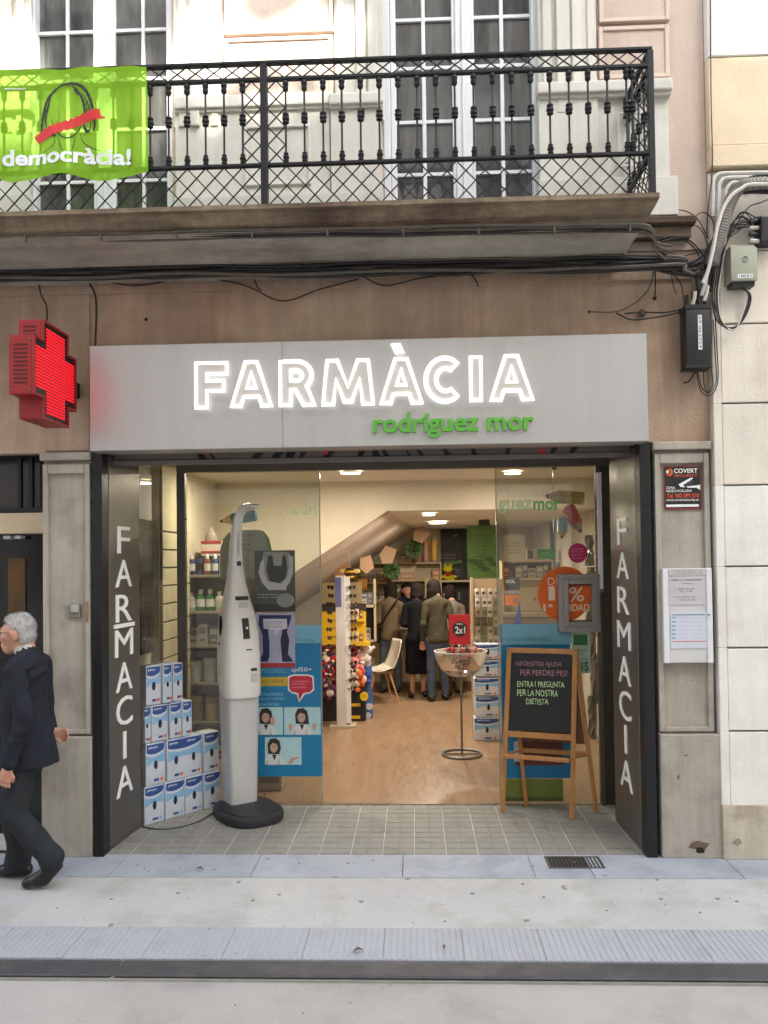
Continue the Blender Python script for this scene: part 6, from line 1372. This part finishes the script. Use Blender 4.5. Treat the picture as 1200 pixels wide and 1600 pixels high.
def bedge(u, v):
    px = -60+ (288+ (4*v))*u
    top = 108+ (228-px)*.013 if False else 110-(px/228)*7; bot = 283-(px/228)*12+3*math.sin(px*.05)
    if px < 12: bot -= (12-px)*.25
    py = top+(bot-top)*v; p = bpos(px, py); return p
MB().grid(bedge, 60, 26).build('cloth', mk_banner(), bn_, smooth=True)
def bstroke(name, pts, w_, mt, off=.004, taper=True):
    "ink stroke following the cloth"
    P = spline([(p[0], p[1], 0) for p in pts], 6); n_ = len(P); mb = MB(); vs = []
    for i, p in enumerate(P):
        a, b = P[max(0,i-1)], P[min(n_-1,i+1)]; d = (b-a).normalized(); nr = Vector((-d.y, d.x, 0))
        ww = w_*(.35+.65*math.sin(math.pi*(i+.5)/n_)) if taper else w_
        ww *= 1+.25*math.sin(i*2.3)
        for s in (-.5,.5): q = p+nr*ww*s; r_ = bpos(q.x, q.y); vs.append((r_.x, r_.y-off, r_.z))
    mb.add(vs, [(2*i,2*i+1,2*i+3,2*i+2) for i in range(n_-1)]); return mb.build(name, mt, bn_)
m_ink = flat(34,40,26); m_rink = flat(206,40,36)
dr_ = 'ink_stroke'
bstroke(dr_, [(84,142),(96,132),(108,130),(122,133),(134,142),(142,156),(147,176),(149,196),(146,206)], 5, m_ink); bstroke(dr_, [(84,142),(76,154),(70,172),(66,190),(65,207),(72,212)], 4, m_ink)
bstroke(dr_, [(90,138),(80,150),(76,168),(72,186),(74,204)], 3.2, m_ink); bstroke(dr_, [(112,134),(124,146),(131,160),(134,178),(132,196)], 4, m_ink); bstroke(dr_, [(128,146),(138,162),(143,182),(142,204)], 2.6, m_ink)
bstroke(dr_, [(82,190),(88,204),(96,214),(106,218),(116,214),(124,204),(130,190)], 2.2, m_ink); bstroke(dr_, [(80,200),(84,212),(90,214)], 5, m_ink); bstroke(dr_, [(132,196),(136,206),(142,204)], 5, m_ink); bstroke(dr_, [(116,138),(120,142),(124,150)], 7, m_ink)
for pts in (((88,214),(88,226),(78,234),(66,240)), ((126,210),(130,222),(142,230),(156,235)), ((93,218),(98,232),(102,240)), ((118,216),(117,228),(114,238)), ((68,176),(66,190),(68,200)), ((136,170),(139,184),(138,198)), ((74,168),(70,182),(70,196)), ((128,150),(136,166),(140,186))): bstroke(dr_, pts, 1.3, m_ink)
rs_ = [(57,220),(62,216),(75,208),(90,203),(110,196),(130,188),(148,181),(158,179)]
bstroke('red_stroke', rs_, 15, m_rink, .006, False); bstroke('red_stroke', [(58,222),(70,217),(84,212)], 6, m_rink, .007); bstroke('red_stroke', [(140,189),(152,185),(165,184)], 5, m_rink, .007)
def btext(s, x0, y0, x1, y1, bold, mt, sl=0.0):
    v, f = glyph(s, bold, 0, 4); a, b, c, d = bb(v); vs = []
    for p in v:
        px = x0+(p[0]-a)/(b-a)*(x1-x0); py = y1-(p[1]-c)/(d-c)*(y1-y0)-(px-x0)*sl; r_ = bpos(px, py); vs.append((r_.x, r_.y-.005, r_.z))
    MB().add(vs, f).build('lettering', mt, bn_)
btext('democràcia!', 5, 236, 201, 262, .032, flat(226,230,232), .045)
bstroke('pale_line', [(10,142),(22,140),(40,138)], 2, flat(196,206,190), .004, False)

# ---------------------------------------------------------------- cables and boxes on the facade
m_cab = mat('black_cable', srgb(34,32,31), .6, var=.2, vs=20); m_cabg = mat('grey_old_cable', srgb(92,86,78), .7, var=.25, vs=12); m_cabw = mat('white_cable', srgb(206,202,194), .5, var=.1)
CB = []
def cable(pts, r_, mt, label, Y=None, wob=0.0, k=7, group='cables on the facade'):
    P = []
    for p in pts:
        Yp_ = p[2] if len(p) > 2 else Y; x, z = at(p[0], p[1], Yp_); P.append((x, Yp_, z))
    S_ = spline(P, k)
    if wob:
        ph = R.uniform(0,6); S_ = [p+Vector((0, wob*.5*math.sin(i*.7+ph), wob*math.sin(i*.53+ph*2))) for i, p in enumerate(S_)]
    o = MB().tube(S_, r_, 6).build('cable', mt, smooth=True); tag(o, label, 'cable', group); return o
# bundle under the balcony
def yb(x): return 428-(x/1020)*18
for k in range(20):
    dy = R.uniform(-12,11); Yk = -.085-R.uniform(.0,.07)
    cable([(x, yb(x)+dy+R.uniform(-3,3), Yk) for x in range(-592, 1061, 118)]+([(1075, 415+dy*.6, Yk), (1098, 404+dy, -.13), (1116, 376+dy, -.15), (1130+dy*.5, 336, -.15), (1150, 304+dy*.5, -.15), (1190, 290+dy, -.14), (1420, 300+dy, -.14)] if k % 2 else [(1070, 418+dy*.6, Yk), (1086+dy*.5, 432, -.1), (1090+dy*.6, 450, -.1), (1091+dy*.7, 476, -.09)]), R.uniform(.007,.0125), m_cab if k % 6 else m_cabg, 'black cable, number %s in the thick bundle under the balcony' % ORD[k], wob=.003, group='cable bundle under the balcony')
for k in range(4):
    y0 = 366+k*4.2; cable([(x, y0-(x/1020)*17+R.uniform(-1.5,1.5), -.54+k*.025) for x in range(-580, 985, 120)]+[(1010, y0-14, -.53+k*.02), (1022, y0-4, -.4), (1024, y0+12, -.25), (1050, y0+18+k*6, -.08)], .0075, m_cabg if k != 2 else m_cab, 'cable clipped along the balcony edge, %s from top' % ORD[k], wob=.0015, group='cables along the balcony edge')
for i in range(9):
    px = 40+i*118; x, z = at(px, 374-(px/1020)*17, -.54); tag(MB().box(x-.005, x+.005, -.556, -.53, z-.022, z+.018).build('cable_clip', m_cabg, bevel=.002), 'metal clip, %s from left, holding the balcony edge cables' % ORD[i], 'clip', 'clips on the balcony edge')
for k, pts in enumerate((((300,430),(380,445),(440,470),(500,452),(560,436)), ((560,428),(600,446),(650,436),(700,428)), ((60,436),(64,460),(73,480),(73,512)), ((138,438),(150,470),(149,540)), ((395,430),(402,448),(408,455)), ((735,428),(742,436),(748,448)), ((150,436),(210,446),(280,436),(340,430)))):
    cable([(a, b, -.02) for a, b in pts], .005 if k != 3 else .007, m_cab, 'loose black cable sagging below the bundle, %s counted' % ORD[k] if k not in (2,3) else ('cable dropping to the red cross' if k == 2 else 'cable dropping behind the left end of the sign'), group='loose cables below the bundle')
for px, py in ((228,498),(1030,462)):
    pass
# knots of cable at the right corner
kn = [[(1000,408,-.06),(1040,418,-.1),(1075,424,-.1),(1100,412,-.1),(1125,380,-.12),(1138,330,-.12),(1160,290,-.13),(1200,282,-.13),(1420,300,-.13)],
      [(960,404,-.05),(1020,420,-.1),(1070,430,-.11),(1100,424,-.12),(1120,400,-.12),(1132,340,-.14),(1158,296,-.15),(1200,274,-.14),(1420,290,-.14)],
      [(1010,412,-.06),(1055,428,-.09),(1090,428,-.1),(1108,410,-.1),(1130,372,-.1),(1146,316,-.11),(1172,300,-.12),(1420,316,-.12)],
      [(1020,375,-.1),(1060,370,-.06),(1090,395,-.06),(1096,430,-.08),(1092,462,-.08)], [(1024,380,-.1),(1070,372,-.06),(1098,400,-.06),(1100,432,-.08),(1097,462,-.08)],
      [(1018,384,-.08),(1050,362,-.05),(1085,352,-.05),(1102,372,-.06),(1110,420,-.06)], [(1030,336,-.07),(1062,328,-.03),(1088,340,-.03),(1104,368,-.05),(1106,372,-.05)],
      [(1070,372,-.05),(1086,340,-.03),(1100,332,-.03),(1114,345,-.04),(1116,372,-.05)], [(1110,-10,-.08),(1111,150,-.08),(1113,260,-.08),(1106,330,-.05),(1104,372,-.05)],
      [(1021,424,-.03),(1018,440,-.02),(1010,456,-.02),(990,475,-.02),(962,487,-.02),(922,487,-.01)], [(1024,424,-.03),(1024,450,-.02),(1023,466,-.01)],
      [(1072,484,-.04),(1046,492,-.03),(1010,498,-.02),(985,499,-.02),(963,489,-.01)], [(1072,482,-.04),(1040,488,-.03),(1005,488,-.02),(976,490,-.01)], [(1088,395,-.05),(1062,404,-.03),(1050,425,-.02),(1052,445,-.02),(1057,460,-.02)],
      [(1035,418,-.03),(1062,440,-.02),(1070,480,-.03)], [(1116,470,-.05),(1120,540,-.05),(1122,590,-.05),(1116,612,-.05),(1104,618,-.05),(1094,608,-.05),(1088,580,-.06)],
      [(1114,500,-.05),(1118,560,-.05),(1119,596,-.05),(1108,614,-.05),(1096,604,-.05),(1090,580,-.06)], [(1112,578,-.07),(1114,600,-.06),(1106,612,-.06),(1100,600,-.06),(1099,578,-.07)], [(1090,574,-.07),(1086,582,-.06),(1076,596,-.05),(1068,598,-.04)]]
kd = 'thick cable curving into the right wall bundle|second thick cable curving up beside the corrugated tube|third thick cable curving up beside the corrugated tube|cable dropping into the top of the black splice box|second cable dropping into the top of the black splice box|thin cable arching past the cornice end|thin cable looping above the cornice end|thin loop of cable above the party line|long thin cable running down the party line|brown cable drooping to the hole in the fascia|short cable stub hanging from the bundle|cable drooping left from the black splice box|second cable drooping left from the black splice box|thin cable curl hanging left of the splice box|thin cable slanting down to the splice box|outer loop of cable below the black splice box|inner loop of cable below the black splice box|small loop of cable under the splice box|short cable tail under the splice box'.split('|')
for pts, dsc in zip(kn, kd): cable(pts, .0105 if 'thick' in dsc else .0035 if 'thin' in dsc or 'loop' in dsc else .005, m_cab if 'brown' not in dsc else m_cabg, dsc)
for k in range(9):
    o = R.uniform(-6,6); cable([(1138+o*.4,330,-.11),(1126+o,400,-.09),(1118+o,455,-.08),(1122+o*.8,495,-.08),(1135+o*.5,512+o*.3,-.08),(1152-o*.3,510+o*.4,-.08),(1164-o*.6,488,-.08),(1170-o*.5,462,-.08),(1160+o,446,-.09)], R.uniform(.0035,.006), m_cab if k % 3 else m_cabw, '%s cable, number %s, looping into the grey terminal box' % ('black' if k % 3 else 'white', ORD[k]), wob=.002, group='cables looping into the terminal box')
for k in range(13): cable([(1110+R.uniform(-4,4),455,-.06),(1116+R.uniform(-5,5),420,-.08),(1128+R.uniform(-6,6),380,-.09),(1150+R.uniform(-10,10),345+R.uniform(-15,15),-.09),(1185,350+R.uniform(-12,12),-.09),(1230,350+R.uniform(-30,30),-.09)], .0035, m_cab, 'thin tangled cable, number %s, at the right wall corner' % ORD[k], wob=.003, group='tangled cables at the corner')
cable([(1230,300,-.1),(1190,316,-.1),(1168,326,-.1),(1140,370,-.1),(1128,402,-.1)], .004, m_cab, 'thin cable fanning out to the right frame edge')
# corrugated conduit
ct_ = spline([(*[at(px,py,-.16)[0]],-.16,at(px,py,-.16)[1]) for px, py in ((1112,412),(1118,392),(1128,360),(1137,325),(1150,300),(1172,288),(1240,288),(1420,304))], 16)
rr_ = [.036+.003*(i % 2)*2 for i in range(len(ct_))]
tag(MB().tube(ct_, rr_, 12).build('corrugated_conduit', mat('conduit_grey', srgb(136,132,126), .6, var=.1), smooth=False), 'grey corrugated conduit curving up at the right wall', 'conduit')
tag(MB().tube(spline([(at(px,py,-.2)[0],-.2,at(px,py,-.2)[1]) for px, py in ((1098,442),(1106,424),(1114,390),(1122,350),(1134,318),(1156,296),(1200,288),(1420,304)) ], 8), .012, 8).build('white_cable', m_cabw, smooth=True), 'thick white cable lying on the corrugated conduit', 'cable', 'cables on the facade')
for k, (o, ytop) in enumerate(((0,271),(9,278),(20,286))):
    P = [(1114+o,338+k*4),(1114+o,300),(1115+o,ytop+10),(1121+o,ytop+2),(1130+o,ytop),(1165,ytop-1),(1420,ytop-5)]
    tag(MB().tube(spline([(at(px,py,-.06)[0],-.06,at(px,py,-.06)[1]) for px, py in P], 6), .013, 8).build('white_conduit', mat('white_pvc', srgb(206,204,198), .5, var=.08), smooth=True), 'white conduit bending under the string course, %s from outside' % ORD[k], 'conduit', 'white conduits on the right house')
# black splice box and grey terminal box
sb2 = thing('splice_box', 'black cable splice box with white number strip at the party line', 'splice box'); ysb = -.14
x0, x1, z0, z1 = rect(1072, 478, 1111, 572, ysb); m_sb = mat('splice_black', srgb(28,28,30), .4, var=.1)
MB().box(x0, x1, ysb, -.02, z0, z1).build('body', m_sb, sb2, bevel=.012, seg=2, smooth=True); MB().box(x0-.006, x1+.006, ysb-.006, -.02, z1-.02, z1+.01).build('collar', m_sb, sb2, bevel=.004)
MB().box(x0-.004, x1+.004, ysb-.004, -.02, z0-.012, z0+.006).build('foot', m_sb, sb2, bevel=.004)
for k in range(4): 
    xx = x0+.03+k*.04; MB().tube([(xx,-.08,z1),(xx,-.08,z1+.09+.02*(k%2))], .013, 8).build('gland', m_sb, sb2, smooth=True)
ss_ = rect(1091, 492, 1097, 546, ysb-.002); MB().box(ss_[0], ss_[1], ysb-.0025, ysb-.0005, ss_[2], ss_[3]).build('number_strip', wht, sb2)
v, f = glyph('69-062709', .01, 0); a, b, c, d = bb(v)
MB().add([(ss_[0]+.004+(p[1]-c)/(d-c)*(ss_[1]-ss_[0]-.008), ysb-.003, ss_[3]-.008-(p[0]-a)/(b-a)*(ss_[3]-ss_[2]-.016)) for p in v], [tuple(reversed(q)) for q in f]).build('number', m_slot, sb2)
for k, (a, b, c_, d) in enumerate(((1096,462,1104,430),(1100,470,1106,446),(1082,476,1086,455))):
    x0_, z0_ = at(a,b,-.12); x1_, z1_ = at(c_,d,-.14); tag(MB().tube([(x0_,-.12,z0_),((x0_+x1_)/2+.005,-.13,(z0_+z1_)/2),(x1_,-.14,z1_)], .012, 8).build('taped_cable', m_cabw, smooth=True), 'white taped cable end, %s from top, above the splice box' % ORD[k], 'cable', 'taped cable ends')
tb = thing('terminal_box', 'grey-green telephone terminal box with number label on the right house', 'terminal box'); ytb = -.15
x0, x1, z0, z1 = rect(1142, 386, 1184, 438, ytb); m_tb = mat('terminal_grey', srgb(158,162,144), .5, var=.06)
MB().box(x0, x1, ytb, -.03, z0, z1).build('body', m_tb, tb, bevel=.008, seg=2, smooth=True); MB().box(x0+.004, x1-.004, -.13, -.03, z1, z1+.02).build('hood', m_tb, tb, bevel=.004)
q = rect(1153, 428, 1176, 434, ytb-.002); MB().box(q[0], q[1], ytb-.0025, ytb-.0003, q[2], q[3]).build('label_plate', wht, tb); mb = MB(); text(mb, '18551', q[0]+.008, q[1]-.008, q[2]+.004, q[3]-.004, ytb-.003, bold=.02); mb.build('number', m_slot, tb)
xc_, zc_ = at(1164, 405, ytb); MB().tube([(xc_+.018*math.cos(i*.524), ytb-.002, zc_+.018*math.sin(i*.524)) for i in range(12)], .0022, 5, True).build('emblem', flat(110,114,98), tb); mb = MB(); text(mb, 'T', xc_-.009, xc_+.009, zc_-.01, zc_+.01, ytb-.002, bold=.01); mb.build('emblem', flat(110,114,98), tb)
MB().box(x0+.01, x1-.01, -.13, -.05, z0-.03, z0-.001).build('cable_entry', m_sb, tb, bevel=.004)
sb3 = thing('wall_connector', 'black clustered cable connector at the right frame edge', 'connector'); x0, x1, z0, z1 = rect(1187, 338, 1212, 380, -.12)
MB().box(x0, x1, -.14, -.03, z0, z1).build('body', m_sb, sb3, bevel=.012, seg=2)
for k in range(4): MB().tube([(x0+.01,-.1,z0+.02+k*.045),(x0-.06,-.11,z0+.025+k*.04)], .014, 8).build('gland', m_sb if k % 2 else m_cabw, sb3, smooth=True)
# insulator stub, wall holes
for px, py, r_, lab in ((228,499,.012,'small dark hole in the brown fascia above the sign'), (1023,466,.014,'small dark hole in the fascia right of the sign'), (921,487,.01,'small rust-ringed hole at the end of the brown cable')):
    x, z = at(px, py, .027); tag(MB().prism([(x+r_*math.cos(i*.785), z+r_*math.sin(i*.785)) for i in range(8)], .0265, .031).build('wall_hole', m_dark), lab, 'hole', 'holes in the fascia')
x, z = at(1003, 489, -.0); io = thing('wall_anchor', 'round rusty cable anchor on the fascia right of the sign', 'anchor', (x, .03, z)); MB().ell((0,-.03,0),(.026,.03,.026),10,7).build('knob', m_cabg, io, smooth=True); MB().box(-.008,.008,-.03,.0,-.008,.008).build('pin', m_cabg, io)
# ---------------------------------------------------------------- notices on the right pilaster
cv = thing('security_notice', 'black and red video surveillance notice on the right pilaster', 'notice'); yv = .018
q = (1038,728,1096,796); card('red_border', q, yv, flat(122,44,34), cv, .006); card('black_panel', (1040,730,1094,793), yv-.0012, flat(26,26,28), cv, .001); yk2 = yv-.0022
def ctext(s, *q, c=(230,228,222), bold=.01): gtext(s, *q, flat(*c), cv, bold, y=yk2, name='print')
ctext('COVERT', 1053,732,1090,739, bold=.02); ctext('SECURITY', 1054,741,1090,745, c=(206,90,60)); ctext('ZONA', 1041,760,1055,764); ctext('VIDEOVIGILADA', 1041,765,1081,769); ctext('Tel. 902 099 510', 1042,771,1092,778, c=(214,84,56), bold=.02); ctext('www.covertsecurity.es', 1041,779,1092,784); card('white_bar', (1041,788,1092,792), yk2, wht, cv, .0008)
disc('moon', 1046, 738, 5.5, 6, yk2+.0004, flat(222,92,44), cv, 18, .0006); disc('moon', 1044, 737, 3.6, 4, yk2-.0002, flat(26,26,28), cv, 16, .0005); disc('moon', 1043, 737, 2.4, 2.7, yk2-.0008, flat(228,226,210), cv, 14, .0005)
poly('camera_icon', [(1060,757),(1078,747),(1083,746),(1081,749),(1067,758),(1071,761),(1064,761)], yk2, wht, cv, .0006); poly('camera_icon', [(1073,760),(1091,758),(1094,757),(1094,765),(1091,764),(1089,762),(1074,762)], yk2, wht, cv, .0006); poly('camera_icon', [(1068,757),(1081,750),(1083,752),(1082,755),(1074,760)], yk2-.0003, flat(60,60,62), cv, .0005)
oh = thing('opening_hours_case', 'white metal notice case with opening hours on the right pilaster', 'notice case'); yo = -.03
x0, x1, z0, z1 = rect(1036, 888, 1113, 1036, yo)
MB().box(x0, x1, yo+.004, .028, z0, z1).build('case', mat('case_white', srgb(206,206,204), .4, var=.03), oh, bevel=.004)
for a, b in ((x0, x0+.036), (x1-.036, x1)): MB().box(a, b, yo-.008, yo+.003, z0, z1).build('side_rail', m_wpaint, oh, bevel=.004)
gp2 = flat(96,96,100)
card('header', (1045,889,1103,899), yo, flat(198,198,196), oh, .002); lines('print', (1049,889.5,1098,898.5), 3, yo-.001, gp2, oh, ['Farmacia Rodriguez Mor', 'c. Gran de Gracia 165', 'www.rodriguezmor.com'])
card('paper', (1045,901,1103,945), yo, flat(196,192,196), oh, .002); lines('print', (1048,904,1100,908), 1, yo-.001, gp2, oh, ['FARMACIA RODRIGUEZ MOR'], .01); lines('print', (1066,910,1082,913), 1, yo-.001, gp2, oh, ['HORARI'])
for s, a, b, y in (('Dilluns a divendres',1060,1088,918), ('8.30 a 21.30h',1062,1086,922), ('Dissabtes, diumenges i festius',1052,1097,931), ('9.00 a 21.30h',1063,1087,935.5)): lines('print', (a,y,b,y+3.6), 1, yo-.001, gp2, oh, [s])
card('paper', (1048,955,1105,1013), yo, flat(206,212,222), oh, .002); card('dark_rule', (1050,960,1102,961.2), yo-.001, flat(92,110,130), oh, .0008); card('red_rule', (1050,1001.5,1104,1002.7), yo-.001, flat(214,110,120), oh, .0008)
for k in range(6): card('blue_cell', (1050,963.5+k*6.4,1056,966.5+k*6.4), yo-.001, flat(140,172,192), oh, .0008); lines('print', (1059,963.5+k*6.4,1078,966.3+k*6.4), 1, yo-.001, flat(170,178,192), oh); lines('print', (1082,963.5+k*6.4,1098,966.3+k*6.4), 1, yo-.001, flat(170,178,192), oh)
x, z = at(1108, 961, yo-.012); MB().lathe([(.009,0),(.009,.004),(.005,.006)], (0,0,0), 10).build('lock', m_steel, oh).location = (x, yo-.01, z)
bpz = thing('door_intercom', 'small grey intercom button plate on the left pilaster', 'intercom'); q = rect(107, 944, 126, 965, .02); MB().box(q[0], q[1], .008, .032, q[2], q[3]).build('plate', flat(134,128,116), bpz, bevel=.006, seg=2); q = rect(111, 945, 123, 957, .0); MB().box(q[0], q[1], -.008, .008, q[2], q[3]).build('button', flat(168,170,164), bpz, bevel=.005, seg=2)
rp = thing('rust_strip', 'short rusty metal strike strip on the left pilaster edge', 'strip'); q = rect(133, 940, 138, 972, -.002); MB().box(q[0], q[1], -.004, -.0005, q[2], q[3]).build('plate', mat('rusty_plate', srgb(150,128,100), .7, .3, var=.3, vs=40), rp)

# ---------------------------------------------------------------- the other side of the street, behind the camera
m_op = mat('ochre_render', srgb(204,198,190), .9, var=.1, vs=1)
ob = thing('opposite_building', 'ochre rendered building across the street behind the viewer', 'building')
def opp(name, x0, x1, y0, y1, z0, z1, mt=m_op): return MB().box(x0, x1, y0, y1, z0, z1).build(name, mt, ob)
OY = -10.5
opp('wall', -40, 40, OY-9, OY, 0, 14.46); opp('low_sun_block', 6.8, 40, OY-.3, OY-.02, 14.4, 14.9); opp('tall_sun_block', 4.5, 6.78, OY-.35, OY-.02, 14.4, 19); opp('left_sun_block', -8, 1.6, OY-3, OY-.02, 14.4, 18)  # blocks above the roofline are added to shade parts of the facade
for i in range(14):
    for k in range(4):
        x = -20+i*3; opp('window', x, x+1.1, OY, OY+.03, 1.2+k*3.4, 3.3+k*3.4, m_pane)
tr2 = thing('dapple_tree', 'unseen added tree with gaps that dapple sun onto the facade', 'tree', (3.2, OY-.6, 14.4))
MB().tube([(-.45,-.3,0),(-.4,-.2,.6),(-.3,0,1.3)], [.06,.045,.03], 8).build('trunk', flat(90,74,58), tr2)
lf = MB()
for k in range(2600):
    c = Vector((R.uniform(-1.9,1.75), R.uniform(-.7,.5), R.uniform(.0,3.4))); a = Vector((R.gauss(0,1),R.gauss(0,1),R.gauss(0,1))).normalized(); b = a.orthogonal().normalized(); s_ = R.uniform(.07,.15)
    if any(((c.x+.445*c.y-gx)/rx)**2+((c.z+.918*c.y-gz)/rz)**2 < 1+.8*noise.noise(c*5) for gx, gz, rx, rz in ((-.98,.98,.42,.5),(-.27,.78,.3,.26),(-.02,1.0,.17,.18),(.44,1.2,.34,.26),(1.02,1.22,.32,.24))): continue  # gaps cut along the sun's path to shape light patches on the facade
    lf.add([c-a*s_, c+b*s_*.5, c+a*s_, c-b*s_*.5], [(0,1,2,3)])
lf.build('crown', mat('leaf_green', srgb(84,108,44), .6, var=.2), tr2)
